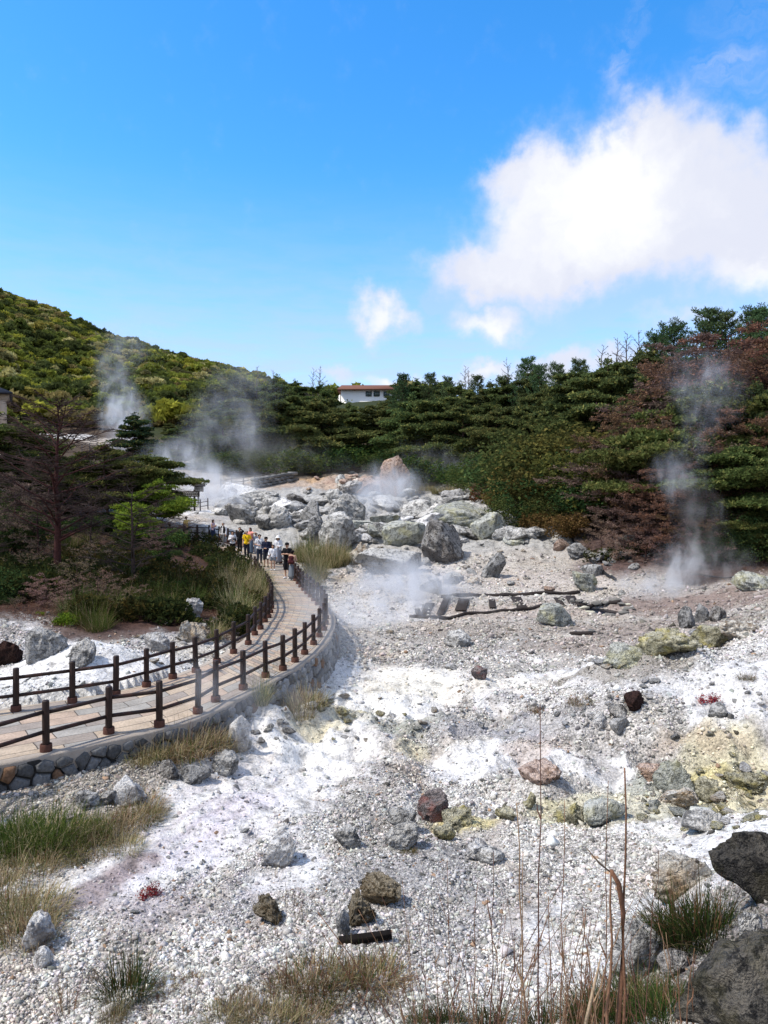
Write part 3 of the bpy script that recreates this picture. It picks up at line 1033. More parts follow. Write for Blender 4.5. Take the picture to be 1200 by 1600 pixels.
# ------------------------------------------------------------------ rocks
def rock_geo(seed, sub=3, cuts=9, noise=0.16, flat=0.25, sharp=0.9):
    rng = np.random.default_rng(seed)
    bm = bmesh.new()
    bmesh.ops.create_icosphere(bm, subdivisions=sub, radius=1)
    V = np.array([v.co[:] for v in bm.verts]); F = np.array([[v.index for v in f.verts] for f in bm.faces])
    bm.free()
    for _ in range(cuts):
        n = rng.normal(size=3); n /= np.linalg.norm(n)
        o = rng.uniform(0.38, 0.78)
        d = V @ n - o
        V = V - np.where(d > 0, d, 0)[:, None] * n * sharp
    off = rng.uniform(0, 50, 3)
    str_ = rng.normal(size=3); str_ /= np.linalg.norm(str_)
    for sc, am, rd in ((1.2, noise * 1.1, 0), (2.4, noise * .8, 1), (4.6, noise * .55, 1), (9, noise * .32, 1), (18, noise * .17, 0), (34, noise * .09, 0)):
        q = V * sc + off + str_ * (V @ str_)[:, None] * sc * .8
        nz = vnoise3(q[:, 0], q[:, 1], q[:, 2], seed % 997)
        nz = (np.abs(2 * nz - 1) * -1 + .5) if rd else nz - .5
        V = V * (1 + nz[:, None] * am)
    for _ in range(cuts):
        n = rng.normal(size=3); n /= np.linalg.norm(n)
        dd = V @ n
        d = dd - dd.max() * rng.uniform(.70, .93)
        V = V - np.where(d > 0, d, 0)[:, None] * n * .92
    lo, hi = V.min(0), V.max(0)
    V = (V - (lo + hi) / 2) / ((hi - lo) / 2)
    V[:, 2] = (V[:, 2] + 1) / 2
    return V, F


def hero(name, x0, x1, ytop, ybase, mat, label, seed, depth=0.8, rot=0.0, sub=5, cuts=9, noise=0.16, bury=0.30, cat='boulder', tilt=0):
    """a boulder spanning photo columns x0..x1 with its foot on the ground at ybase"""
    p = at((x0 + x1) / 2, ybase)
    d = p[1]
    w = (x1 - x0) * d / F_PX; h = (ybase - ytop) * d / F_PX * 1.0
    V, F = rock_geo(seed, sub, cuts, noise)
    dp = max(w * depth, 0.05)
    V = V * np.array([w / 2, dp / 2, h * (1 + bury)])
    if tilt:
        V[:, 0] += V[:, 2] * tilt
        V[:, 0] *= 1 / (1 + abs(tilt) * h / w)
    # shift so that the visible foot is at ybase: centre lies behind it
    me = mesh_from(name, V, [F], None, True)
    o = ob(name, me, M[mat])
    o.location = (p[0] * (d + dp * .35) / d, d + dp * .35, p[2] - h * bury)
    tag(o, label, cat)
    o['spot'] = (x0 + x1) / 2
    del o['spot']
    return o


HEROES = [
    # boulder field
    (368, 440, 767, 792, 'rock_grey', 'flat topped pale slab boulder at the steam edge behind the tourists', 101, .9),
    (444, 478, 771, 789, 'rock_dark', 'small round dark boulder in front of the ochre cliff', 102, .8),
    (352, 408, 786, 820, 'rock_mid', 'broad sloping grey boulder above the man in the dark vest', 103, .9),
    (415, 458, 788, 827, 'rock_grey', 'blocky pale grey boulder above the person in white hat', 104, .9),
    (467, 502, 780, 817, 'rock_mid', 'rounded grey boulder left of the tall pale boulder in the pile', 105, .9),
    (513, 572, 770, 816, 'rock_grey', 'tall upright pale grey boulder with steam drifting behind it', 106, .9),
    (480, 508, 806, 856, 'rock_mid', 'narrow grey boulder with a red leafed shrub at its side', 107, .8),
    (496, 558, 806, 868, 'rock_grey', 'lumpy white and grey boulder rising from the grass by the walkway', 108, .9),
    (553, 662, 858, 900, 'rock_grey', 'long flat light grey boulder half hidden by low steam', 109, .55),
    (546, 582, 848, 882, 'rock_tan', 'rounded cream boulder at the end of the long flat boulder', 110, .9),
    (656, 742, 812, 882, 'rock_dark', 'big angular dark brown boulder with a black undercut side', 111, .85),
    (660, 790, 787, 836, 'rock_green', 'largest grey green boulder lying behind the angular dark boulder', 112, .6),
    (735, 790, 800, 842, 'rock_green', 'smooth grey green block with a yellow sulphur stain', 113, .8),
    (738, 772, 822, 842, 'rock_mid', 'small wedge of grey rock under the smooth green block', 114, .9),
    (768, 806, 824, 846, 'rock_mid', 'low grey rock in front of the smooth green block', 115, .8),
    (738, 786, 864, 904, 'rock_mid', 'pointed split grey boulder standing alone on the pale ground', 116, .9),
    (594, 668, 814, 852, 'rock_green', 'low flat greenish boulder before the largest green boulder', 117, .8),
    (646, 682, 777, 806, 'rock_grey', 'pale wedge boulder at the back of the pile', 118, .9),
    (688, 726, 766, 790, 'rock_white', 'bright white boulder near the dark pines', 119, .8),
    (742, 792, 777, 802, 'rock_mid', 'smooth grey boulder beneath the twiggy dry bush', 120, .8),
    (802, 846, 779, 806, 'rock_mid', 'dark topped grey boulder at the foot of the shrubs', 121, .8),
    (834, 886, 789, 822, 'rock_white', 'white slanting boulder at the foot of the shrub bank', 122, .8),
    (886, 922, 799, 827, 'rock_dark', 'dark boulder next to the white slanting one', 123, .8),
    (786, 812, 807, 829, 'rock_mid', 'small grey block between the green block and the shrubs', 124, .8),
    (592, 642, 712, 774, 'rock_pink', 'tall pink and ochre boulder beneath the pines', 125, .8),
    (548, 604, 746, 772, 'rock_pink', 'low pinkish rock step beside the tall pink boulder', 225, .5),
    (655, 692, 905, 928, 'rock_mid', 'grey rock at the broken end of the timber drain', 126, .8),
    (690, 726, 896, 914, 'rock_grey', 'flat pale rock near the pointed split boulder', 127, .9),
    (835, 897, 946, 979, 'rock_green', 'greenish mound shaped rock with a yellow sulphur patch by the drain', 128, .8),
    (894, 934, 894, 926, 'rock_green', 'greenish cap rock above the dark pool', 129, .7),
    (910, 956, 692, 738, 'rock_grey', 'weathered pale rock sticking out among the hillside shrubs', 130, .8),
    (885, 926, 849, 872, 'rock_mid', 'round grey stone beside the black hose', 131, .9),
    (862, 892, 845, 862, 'rock_pink', 'pinkish stone by the black hose', 132, .9),
    (908, 942, 884, 902, 'rock_mid', 'low flat grey stone uphill of the dark pool', 133, .9),
    (1146, 1215, 894, 924, 'rock_green', 'long greenish boulder under the brown dead trees', 134, .7),
    (1058, 1088, 948, 982, 'rock_mid', 'dark grey round boulder on the rim of the white slope', 135, .9),
    (1082, 1112, 944, 972, 'rock_mid', 'grey boulder with a white cap on the rim of the slope', 136, .9),
    (1108, 1134, 948, 972, 'rock_dark', 'dark brown boulder on the rim next to the white capped one', 137, .9),
    (995, 1092, 988, 1034, 'rock_sulfur', 'yellow green sulphur crusted outcrop on the slope rim', 138, .7),
    (940, 1015, 1008, 1046, 'rock_green', 'grey green outcrop at the lower end of the sulphur crust', 139, .7),
    (1075, 1145, 980, 1012, 'rock_sulfur', 'sulphur crusted outcrop in the middle of the slope rim', 140, .7),
    (1120, 1200, 972, 998, 'rock_tan', 'ochre white outcrop high on the slope rim', 141, .7),
    (693, 737, 988, 1013, 'rock_grey', 'half buried grey boulder in the basin below the timber drain', 142, .9),
    # beyond the inner fence
    (40, 106, 986, 1032, 'rock_mid', 'big rounded grey boulder among shrubs behind the white mound', 143, .9),
    (110, 150, 1002, 1042, 'rock_mid', 'grey boulder half on the white mound', 144, .9),
    (-12, 34, 1002, 1040, 'rock_brown', 'brown boulder in the leaf litter beside the white mound', 145, .9),
    (278, 328, 971, 1006, 'rock_tan', 'ochre white boulder lit in front of the brown soil', 146, .8),
    (222, 276, 990, 1020, 'rock_white', 'flat bleached slab behind the inner fence', 147, .8),
    (281, 320, 934, 966, 'rock_white', 'white streaked rock face in the brown soil', 148, .6),
    # white gravel in front
    (397, 461, 1306, 1356, 'rock_white', 'layered pale grey boulder beside the white silica flow', 149, .9, 3),
    (520, 565, 1295, 1327, 'rock_grey', 'grey boulder between the layered boulder and the split pair', 150, .9),
    (600, 655, 1288, 1328, 'rock_grey', 'split grey boulder touching the reddish stone', 151, .8),
    (604, 652, 1268, 1300, 'rock_grey', 'grey slab leaning behind the split boulder', 152, .6),
    (651, 701, 1243, 1287, 'rock_red', 'rounded reddish grey boulder on white rubble', 153, .9),
    (690, 738, 1270, 1302, 'rock_sulfur', 'lumpy bright yellow sulphur rock', 154, .8),
    (676, 712, 1290, 1314, 'rock_sulfur', 'small yellow sulphur rock below the lumpy one', 155, .8),
    (772, 806, 1264, 1284, 'rock_sulfur', 'flat yellowish stone on the rubble', 156, .8),
    (814, 838, 1240, 1266, 'rock_sulfur', 'upright yellow capped stone behind the dry stalks', 157, .8),
    (726, 768, 1318, 1344, 'rock_white', 'white rounded stone below the sulphur rocks', 158, .8),
    (742, 792, 1334, 1354, 'rock_grey', 'grey flat stone below the sulphur rocks', 159, .7),
    (560, 628, 1376, 1420, 'rock_moss', 'brown mossy boulder with pale pebbles caught on it', 160, .9),
    (538, 590, 1400, 1448, 'rock_moss', 'rough brown mossy boulder above the black plank', 161, .9),
    (524, 548, 1425, 1466, 'rock_mid', 'small grey rock at the end of the black plank', 162, .9),
    (393, 444, 1408, 1446, 'rock_moss', 'dark brown stone alone in the white gravel', 163, .8),
    (178, 232, 1218, 1260, 'rock_white', 'large white boulder under the stone wall', 164, .9),
    (116, 158, 1242, 1268, 'rock_mid', 'flat dark grey block under the stone wall', 165, .8),
    (154, 184, 1240, 1262, 'rock_dark', 'small dark block touching the large white boulder', 166, .8),
    (284, 332, 1200, 1228, 'rock_mid', 'grey boulder with dry grass at the wall foot', 167, .9),
    (246, 282, 1188, 1216, 'rock_dark', 'dark stone under the tall grass at the wall', 168, .9),
    (330, 372, 1176, 1212, 'rock_grey', 'grey rock at the corner of the stone wall', 169, .9),
    (355, 392, 1118, 1180, 'rock_white', 'pale blocky rock against the end of the wall', 170, .8),
    (33, 86, 1438, 1490, 'rock_white', 'rounded white boulder beside the brown grass', 171, .9),
    (52, 82, 1482, 1516, 'rock_white', 'small white stone in front of the rounded boulder', 172, .9),
    (974, 1011, 1086, 1120, 'rock_brown', 'rust brown boulder standing out on the white slope', 173, .9),
    (950, 984, 1106, 1128, 'rock_dark', 'dark stone at the foot of the rust brown boulder', 174, .8),
    (1104, 1137, 1104, 1128, 'rock_mid', 'grey boulder beneath the red plant on the slope', 175, .9),
    (924, 956, 1118, 1146, 'rock_white', 'white stone downhill of the rust brown boulder', 176, .9),
    (952, 984, 1124, 1148, 'rock_mid', 'grey stone next to the white stone on the slope', 177, .9),
    (735, 762, 1044, 1066, 'rock_red', 'orange and black stone near the white pool edge', 178, .9),
    (995, 1050, 1196, 1226, 'rock_pink', 'pinkish ledge of rock above the sulphur outcrop', 179, .6),
    (1020, 1085, 1190, 1240, 'rock_green', 'grey green rib of rock in the sulphur outcrop', 180, .6),
    (1075, 1135, 1222, 1252, 'rock_sulfur', 'yellow knob in the sulphur outcrop', 181, .8),
    (1030, 1095, 1236, 1264, 'rock_tan', 'cream knob in the sulphur outcrop', 182, .8),
    (905, 985, 1256, 1292, 'rock_green', 'grey rib of rock at the low end of the sulphur outcrop', 183, .7),
    (1060, 1135, 1274, 1302, 'rock_grey', 'grey ledge at the bottom of the sulphur outcrop', 184, .7),
    (1130, 1205, 1212, 1245, 'rock_sulfur', 'yellowish ledge high in the sulphur outcrop', 185, .7),
    (865, 915, 1262, 1290, 'rock_sulfur', 'low yellow crusted stone in the gravel', 186, .7),
    (810, 880, 1200, 1226, 'rock_pink', 'brownish hollowed stone in the white rubble', 187, .8),
    # dark bank under the lookout
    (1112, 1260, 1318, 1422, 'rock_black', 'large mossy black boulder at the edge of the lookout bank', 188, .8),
    (1008, 1112, 1348, 1400, 'rock_tan', 'flat brownish stone behind the tussock', 189, .7),
    (950, 1042, 1440, 1532, 'rock_mid', 'grooved grey boulder between the reed stalks and the tussock', 190, .8),
    (1150, 1200, 1430, 1476, 'rock_grey', 'light grey cracked stone beneath the black boulder', 191, .8),
    (1128, 1160, 1494, 1524, 'rock_white', 'small bright stone in the dark rubble', 192, .9),
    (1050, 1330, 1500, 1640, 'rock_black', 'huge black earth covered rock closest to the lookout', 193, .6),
    (1030, 1080, 1490, 1530, 'rock_dark', 'dark lump in front of the tussock', 194, .8),
]
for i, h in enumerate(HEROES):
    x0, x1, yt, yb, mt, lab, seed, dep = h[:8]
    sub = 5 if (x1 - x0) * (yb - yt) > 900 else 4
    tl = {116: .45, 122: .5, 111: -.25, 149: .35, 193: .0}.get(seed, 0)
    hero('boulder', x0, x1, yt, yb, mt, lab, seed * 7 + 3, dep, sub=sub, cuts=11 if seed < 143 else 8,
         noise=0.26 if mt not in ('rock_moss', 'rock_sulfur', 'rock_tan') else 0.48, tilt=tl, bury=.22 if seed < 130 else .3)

# smaller loose rocks: one mesh per kind, each rock its own object
PROTO = []
for k in range(14):
    V, F = rock_geo(900 + k, 4, 10, 0.28)
    V = V * np.array([.5, .5 * (0.7 + .3 * random.random()), .42])
    PROTO.append(mesh_from('rock', V, [F], None, True))
_pm = {}


def loose(px, py, wpx, mat, label, group, k=None, flat=1.0, name='rock'):
    k = random.randrange(len(PROTO)) if k is None else k
    key = (k, mat)
    if key not in _pm:
        me = PROTO[k].copy(); me.materials.clear(); me.materials.append(M[mat]); _pm[key] = me
    p = at(px, py)
    s = wpx * p[1] / F_PX
    o = bpy.data.objects.new(name, _pm[key]); link(o)
    o.location = (p[0], p[1], p[2] - .09 * s)
    o.rotation_euler = (random.uniform(-.35, .35), random.uniform(-.35, .35), random.uniform(0, 6.28))
    o.scale = (s * random.uniform(.85, 1.15), s * random.uniform(.85, 1.15), s * flat * random.uniform(.75, 1.3))
    tag(o, label, name, group)


rs = random.Random(4)


def field(n, region, wr, mats, label, group, name='rock'):
    c = 0
    while c < n:
        px = rs.uniform(*region[0]); py = rs.uniform(*region[1])
        if len(region) > 2 and not region[2](px, py):
            continue
        w = wr[0] * (wr[1] / wr[0]) ** (rs.random() ** 1.7)
        loose(px, py, w, rs.choice(mats), label, group, name=name)
        c += 1


field(105, ((345, 920), (768, 800)), (10, 50), ['rock_grey', 'rock_mid', 'rock_dark', 'rock_grey'], 'grey rock piled at the back of the boulder field', 'rocks at the back of the boulder field')
field(125, ((370, 860), (796, 850), lambda x, y: y < 830 or x > 480), (11, 62), ['rock_grey', 'rock_mid', 'rock_white', 'rock_green', 'rock_grey'], 'pale grey rock in the middle of the boulder field', 'rocks in the middle of the boulder field')
field(46, ((530, 800), (850, 915)), (7, 26), ['rock_grey', 'rock_mid', 'rock_tan'], 'small rock at the front edge of the boulder field', 'rocks at the front of the boulder field')
field(80, ((345, 810), (780, 852), lambda x, y: (y < 828 or x > 485) and not (x > 640 and y > 840)), (24, 64), ['rock_grey', 'rock_grey', 'rock_white', 'rock_mid', 'rock_grey'], 'weathered pale boulder packed into the boulder field', 'boulders packed into the field', 'boulder')
field(22, ((288, 400), (768, 814), lambda x, y: y < 838 - (x - 288) * .1), (9, 34), ['rock_grey', 'rock_mid', 'rock_white'], 'grey rock in the steam by the signboard', 'rocks in the steam by the signboard', 'stone')
field(24, ((430, 640), (738, 772)), (10, 34), ['rock_pink', 'rock_ochre', 'rock_grey', 'rock_tan'], 'broken rock on the ochre cliff', 'broken rocks on the ochre cliff', 'stone')
field(30, ((940, 1195), (985, 1046), lambda x, y: abs(y - (1040 - (x - 945) * .27)) < 14), (14, 46), ['rock_sulfur', 'rock_green', 'rock_tan', 'rock_sulfur', 'rock_mid'], 'crusted stone along the rim of the white slope', 'crusted stones along the slope rim', 'stone')
field(16, ((900, 1060), (840, 900)), (14, 44), ['rock_mid', 'rock_dark', 'rock_mid', 'rock_green'], 'grey rock on the red brown litter bank', 'grey rocks on the litter bank', 'stone')
field(26, ((800, 1060), (845, 930)), (6, 24), ['rock_grey', 'rock_mid', 'rock_tan', 'rock_pink'], 'small rock scattered above the dark pool', 'rocks scattered above the dark pool', 'stone')
field(24, ((560, 1000), (985, 1050)), (7, 24), ['rock_grey', 'rock_mid', 'rock_white', 'rock_tan'], 'small rock lying in the basin below the timber drain', 'rocks in the basin below the drain', 'stone')
field(30, ((690, 1190), (1050, 1160), lambda x, y: y > 1130 - (x - 690) * .22), (7, 22), ['rock_white', 'rock_grey', 'rock_mid', 'rock_white'], 'small stone lying on the white slope', 'stones on the white slope', 'stone')
field(22, ((220, 360), (975, 1045)), (8, 24), ['rock_white', 'rock_tan', 'rock_white', 'rock_grey'], 'bleached stone beyond the inner fence', 'bleached stones beyond the inner fence', 'stone')
field(24, ((380, 520), (1085, 1185), lambda x, y: abs(y - (1180 - (x - 380) * .7)) < 22), (8, 26), ['rock_mid', 'rock_grey', 'rock_white', 'rock_dark'], 'broken stone heaped at the foot of the stone wall', 'stones at the foot of the wall', 'stone')


field(60, ((880, 1200), (1175, 1300), lambda x, y: y > 1300 - (x - 880) * .45 and y < 1320), (9, 34), ['rock_sulfur', 'rock_tan', 'rock_white', 'rock_green', 'rock_sulfur'], 'broken stone in the sulphur stained outcrop', 'stones in the sulphur outcrop', 'stone')
field(26, ((500, 680), (1085, 1165)), (8, 26), ['rock_sulfur', 'rock_white', 'rock_green', 'rock_tan'], 'broken yellowish stone beside the bright silica flow', 'stones beside the silica flow', 'stone')
field(40, ((20, 640), (1280, 1560)), (7, 17), ['rock_grey', 'rock_mid', 'rock_white', 'rock_dark', 'rock_grey'], 'small grey stone loose in the white gravel', 'small stones in the white gravel', 'stone')

# ------------------------------------------------------------------ gravel chips: nobody could count them
def build_gravel():
    rng = np.random.default_rng(21)

    def variants(sub):
        bm = bmesh.new()
        if sub:
            bmesh.ops.create_icosphere(bm, subdivisions=max(1, sub), radius=1)
        else:
            for v in ((1, 0, 0), (0, 1, 0), (-1, 0, 0), (0, -1, 0), (0, 0, 1), (0, 0, -1)): bm.verts.new(v)
            bm.verts.ensure_lookup_table()
            for i in range(4):
                bm.faces.new([bm.verts[i], bm.verts[(i + 1) % 4], bm.verts[4]]); bm.faces.new([bm.verts[(i + 1) % 4], bm.verts[i], bm.verts[5]])
        bm.verts.index_update()
        V0 = np.array([v.co[:] for v in bm.verts]); F0 = np.array([[v.index for v in f.verts] for f in bm.faces]); bm.free()
        out = []
        for k in range(14):
            V = (V0 * (1 + rng.uniform(-.35, .35, (len(V0), 1))) + rng.normal(0, .18, V0.shape)) if sub < 2 else V0 * (1 + rng.uniform(-.22, .22, (len(V0), 1)))
            if sub:
                for _ in range(4 + 4 * (sub == 2)):
                    n = rng.normal(size=3); n /= np.linalg.norm(n)
                    d = V @ n - (.45 if sub < 2 else rng.uniform(.3, .65))
                    V = V - np.where(d > 0, d, 0)[:, None] * n
            out.append(V)
        return np.array(out), F0
    naz = len(np.concatenate([np.arange(-180, -60, 6), np.arange(-60, -37, 0.8)]))
    tot = naz + len(np.arange(-37, 37.001, 0.1)) + len(np.concatenate([np.arange(37.5, 60, 0.8), np.arange(60, 180, 6)]))
    nrl = len(np.arange(math.log(2.6), math.log(165), 0.0062))
    AV, AF, AC = [], [], []
    off = 0
    for sub, N in ((0, 720000), (1, 45000), (2, 26000)):
        vars_, F0 = variants(sub)
        if sub:
            r = 1 / rng.uniform(1 / 45, 1 / 4.6, N)
        else:
            h_ = N // 3
            r = np.concatenate([1 / rng.uniform(1 / 45, 1 / 4.6, N - h_), np.exp(rng.uniform(math.log(6), math.log(45), h_))])
        az = np.radians(rng.uniform(-31, 31, N))
        x = np.sin(az) * r; y = np.cos(az) * r
        keep = in_strip(x, y, EDGE_L, EDGE_R, 0.03) < 0
        ia = np.clip(((np.degrees(az) + 37) / 0.1).astype(int), 0, 740)
        ir = np.clip(((np.log(r) - math.log(2.6)) / 0.0062).astype(int), 0, nrl - 1) + 3
        vi = np.clip(ir * tot + naz + ia, 0, len(GV) - 1)
        tone = GC[vi]; gr = GG[vi]
        keep &= rng.random(N) < (gr ** (2 if sub < 2 else 1) * 0.97 + 0.01 + .03 * (sub == 2))
        keep &= rng.random(N) < np.clip(fbm(x / (.9 + .5 * sub), y / (.9 + .5 * sub), 3, 41 + sub) * (3.0 + 2 * (sub == 2)) - .75 - 1.2 * (sub == 2), (.15, .05, .03)[sub], 1)
        keep &= (tone.mean(1) > .09)
        x, y, r, tone = x[keep], y[keep], r[keep], tone[keep]
        n = len(x)
        if sub == 2:
            size = np.clip(0.0034 * r * np.clip(np.exp(rng.normal(0, .4, n)), .4, 1.6), 0.02, .16)
        elif sub:
            size = np.clip(0.0018 * r * np.exp(rng.normal(0, .5, n)), 0.012, .20)
        else:
            size = np.clip(0.00098 * r * (1 + .4 * (r < 9)) * np.exp(rng.normal(0, .5, n)), 0.006, .12)
        z = H(x, y)
        k = rng.integers(0, 14, n)
        a = rng.uniform(0, 6.28, n); b = rng.uniform(-.9, .9, n)
        P0 = vars_[k] * np.stack([size * rng.uniform(.8, 1.5, n), size * rng.uniform(.7, 1.2, n), size * rng.uniform(.45, .95, n)], 1)[:, None]
        ca, sa, cb, sb = np.cos(a)[:, None], np.sin(a)[:, None], np.cos(b)[:, None], np.sin(b)[:, None]
        X = P0[:, :, 0]; Y = P0[:, :, 1] * cb - P0[:, :, 2] * sb; Z = P0[:, :, 1] * sb + P0[:, :, 2] * cb
        VV = np.stack([X * ca - Y * sa + x[:, None], X * sa + Y * ca + y[:, None], Z + (z + size * (.12 if sub < 2 else -.05))[:, None]], -1)
        nv = vars_.shape[1]
        FF = (F0[None] + (np.arange(n) * nv)[:, None, None]).reshape(-1, 3) + off
        v = rng.choice([0.22, 0.48, 0.78, 1.05, 1.30], n, p=[.11, .22, .30, .25, .12])
        if sub == 2:
            v = v * rng.uniform(.55, .95, n)
        cc = np.clip((tone * .75 + .25 * np.array((.55, .53, .50))) * v[:, None] * rng.uniform(.95, 1.05, (n, 3)), 0.02, .84)
        rust = rng.random(n) < .02
        cc[rust] = np.array([.36, .24, .16]) * rng.uniform(.5, 1.2, (rust.sum(), 1))
        AV.append(VV.reshape(-1, 3)); AF.append(FF); AC.append(np.repeat(cc, nv, 0))
        off += n * nv
    me = mesh_from('gravel', np.concatenate(AV), [np.concatenate(AF)], np.concatenate(AC))
    o = ob('gravel', me, M['chip'])
    tag(o, 'loose white and grey volcanic gravel covering the valley floor', None, None, 'stuff')


build_gravel()
# ------------------------------------------------------------------ plants
def tufts(centers, size, rng, blades=4, up=0.35, width=0.22, spread=1.0):
    """needle tufts: narrow triangles fanning from each centre. returns V,F"""
    n = len(centers)
    d = rng.normal(size=(n, blades, 3)) * spread
    d[:, :, 2] = d[:, :, 2] * 0.75 + up
    d /= np.linalg.norm(d, axis=2)[:, :, None] + 1e-9
    s = (size * rng.uniform(.6, 1.25, (n, blades)))[:, :, None]
    side = np.cross(d, rng.normal(size=(n, blades, 3)))
    side /= np.linalg.norm(side, axis=2)[:, :, None] + 1e-9
    c = centers[:, None]
    tip = c + d * s
    base = c + d * s * .05
    V = np.stack([base - side * s * width * .35, base + d * s * .55 + side * s * width, tip, base + d * s * .5 - side * s * width], 2).reshape(-1, 3)
    F = np.arange(len(V)).reshape(-1, 4)
    return V, F


def shade(n, per, base, rng, var=.25, alt=None, altp=0.0, centers_tone=None):
    """leaf colour per tuft (species and age of the leaf)"""
    c = np.array(base)[None] * rng.uniform(1 - var, 1 + var, (n, 1))
    if alt is not None:
        m = rng.random(n) < altp
        c[m] = np.array(alt)[None] * rng.uniform(1 - var, 1 + var, (m.sum(), 1))
    if centers_tone is not None:
        c = c * centers_tone[:, None]
    return np.repeat(c, per, 0)


def limb_pts(p0, d, L, n, rng, curve=0.25, up=0.1):
    pts = [np.array(p0, float)]
    d = np.array(d, float)
    for i in range(n):
        d = d + rng.normal(size=3) * curve / n + np.array([0, 0, up / n])
        d /= np.linalg.norm(d)
        pts.append(pts[-1] + d * L / n)
    return np.array(pts)


BARK_P = (0.085, 0.05, 0.038)
BARK_G = (0.10, 0.085, 0.075)


def pine(seed, h, cr, base=.3, limbs=16, green=(0.050, 0.064, 0.023), size=.34, dens=1.0, flat=.20, alt=(0.105, 0.105, 0.032), altp=.2,
         lean=.06, top=.25, bark=BARK_P, prof=.38):
    """layered pine: bowed trunk, level limbs, flat pads of needle tufts"""
    rng = np.random.default_rng(seed)
    mb = MB()
    nt = 9
    ts = np.linspace(0, 1, nt)
    ph = rng.uniform(0, 6.28)
    tp = np.stack([np.cos(ph) * lean * h * ts ** 1.4 + rng.normal(0, .012 * h, nt) * ts, np.sin(ph) * lean * h * ts ** 1.4 + rng.normal(0, .012 * h, nt) * ts, ts * h * .97 - .3 * (1 - ts)], 1)
    mb.tube(tp, np.interp(ts, [0, .1, 1], [.024 * h, .018 * h, .004 * h]), 7, True, bark)
    cen = []; tone = []
    az = rng.uniform(0, 6.28)
    for i in range(limbs):
        f = (i + .5) / limbs
        t = base + (1 - base) * f * .98
        az += 2.4 + rng.normal(0, .35)
        w = np.interp(f, [0, prof, .8, 1], [.75, 1, .55, top])
        L = cr * w * rng.uniform(.75, 1.12)
        p0 = np.array([np.interp(t, ts, tp[:, k]) for k in range(3)])
        lp = limb_pts(p0, (math.cos(az), math.sin(az), rng.uniform(-.05, .35)), L, 5, rng, .35, .12)
        mb.tube(lp, np.linspace(.0085 * h * (1.1 - .6 * f), .002 * h, len(lp)), 5, False, bark)
        npad = 3 + int(L > 1.6) + int(L > 2.5)
        for j in range(npad):
            q = .42 + .58 * (j + rng.random() * .5) / max(1, npad - .5)
            c = np.array([np.interp(min(q, 1), np.linspace(0, 1, len(lp)), lp[:, k]) for k in range(3)])
            sidev = np.array([-math.sin(az), math.cos(az), 0]) * rng.uniform(-.42, .42) * L * (1.15 - q * .6)
            c = c + sidev + np.array([0, 0, rng.uniform(.0, .12) * L])
            if abs(rng.random()) < .5:
                mb.tube([lp[2], (lp[2] + c) / 2 + [0, 0, .03], c], [.004 * h, .003 * h, .0015 * h], 4, False, bark)
            pr = L * rng.uniform(.24, .40) + .18
            m = int(dens * 135 * pr * pr / (size * size * 9) + 12)
            u = rng.normal(size=(m, 3)); u /= np.linalg.norm(u, axis=1)[:, None]
            u *= rng.random((m, 1)) ** .4
            u[:, 2] = np.abs(u[:, 2]) * 1.0 - .25
            lump = (.7 + .6 * vnoise(u[:, 0] * 2.4 + i, u[:, 1] * 2.4 + j, seed))[:, None]
            cen.append(c + u * lump * np.array([pr, pr, pr * flat * 1.5]))
            tone.append(np.full(m, rng.uniform(.8, 1.2)))
    # leader
    m = int(40 * dens)
    cen.append(tp[-1] + rng.normal(size=(m, 3)) * np.array([.13, .13, .22]) * cr * .4)
    tone.append(np.full(m, 1.0))
    cen = np.concatenate(cen); tone = np.concatenate(tone)
    V, F = tufts(cen, size, rng, 4, .45)
    C = shade(len(cen), 16, green, rng, .25, alt, altp, tone)
    return dict(h=h, trunk=mb.mesh('trunk', True), crown=mesh_from('crown', V, [F], C))


def open_pine(seed, h, green=(0.042, 0.064, 0.028), size=.27):
    """young pine with separate upswept shoots that stand against the sky"""
    rng = np.random.default_rng(seed)
    mb = MB()
    tp = limb_pts((0, 0, -.3), (rng.normal() * .05, rng.normal() * .05, 1), h + .3, 10, rng, .12, .2)
    mb.tube(tp, np.linspace(.015 * h, .003 * h, len(tp)), 6, True, BARK_P)
    cen = [tp[-1] + rng.normal(size=(8, 3)) * .07 + [0, 0, .05]]
    for lv in range(9):
        t = .28 + .70 * lv / 8.5
        p0 = np.array([np.interp(t, np.linspace(0, 1, len(tp)), tp[:, k]) for k in range(3)])
        L0 = h * .30 * (1.12 - t) + .42
        a0 = rng.uniform(0, 6.28)
        for k in range(5):
            a = a0 + k * 1.257 + rng.normal(0, .2)
            L = L0 * rng.uniform(.7, 1.15)
            lp = limb_pts(p0, (math.cos(a), math.sin(a), .35), L, 5, rng, .3, .7)
            mb.tube(lp, np.linspace(.0045 * h, .0014 * h, 6), 4, False, BARK_P)
            for q in (.55, .8, 1.0):
                c = lp[int(q * 5)]
                m = 6
                cen.append(c + rng.normal(size=(m, 3)) * np.array([.13, .13, .10]) * (h / 8))
                for s_ in (-1, 1):
                    e = c + np.array([-math.sin(a) * s_ * .22 * L + math.cos(a) * .12 * L, math.cos(a) * s_ * .22 * L + math.sin(a) * .12 * L, .14 * L])
                    mb.tube([c, e], [.0016 * h, .0010 * h], 3, False, BARK_P)
                    cen.append(e + rng.normal(size=(4, 3)) * .07 * (h / 8))
    cen = np.concatenate(cen)
    V, F = tufts(cen, size, rng, 4, .7, .12)
    C = shade(len(cen), 16, green, rng, .3, (0.055, 0.075, 0.03), .15)
    return dict(h=h, trunk=mb.mesh('trunk', True), crown=mesh_from('crown', V, [F], C))


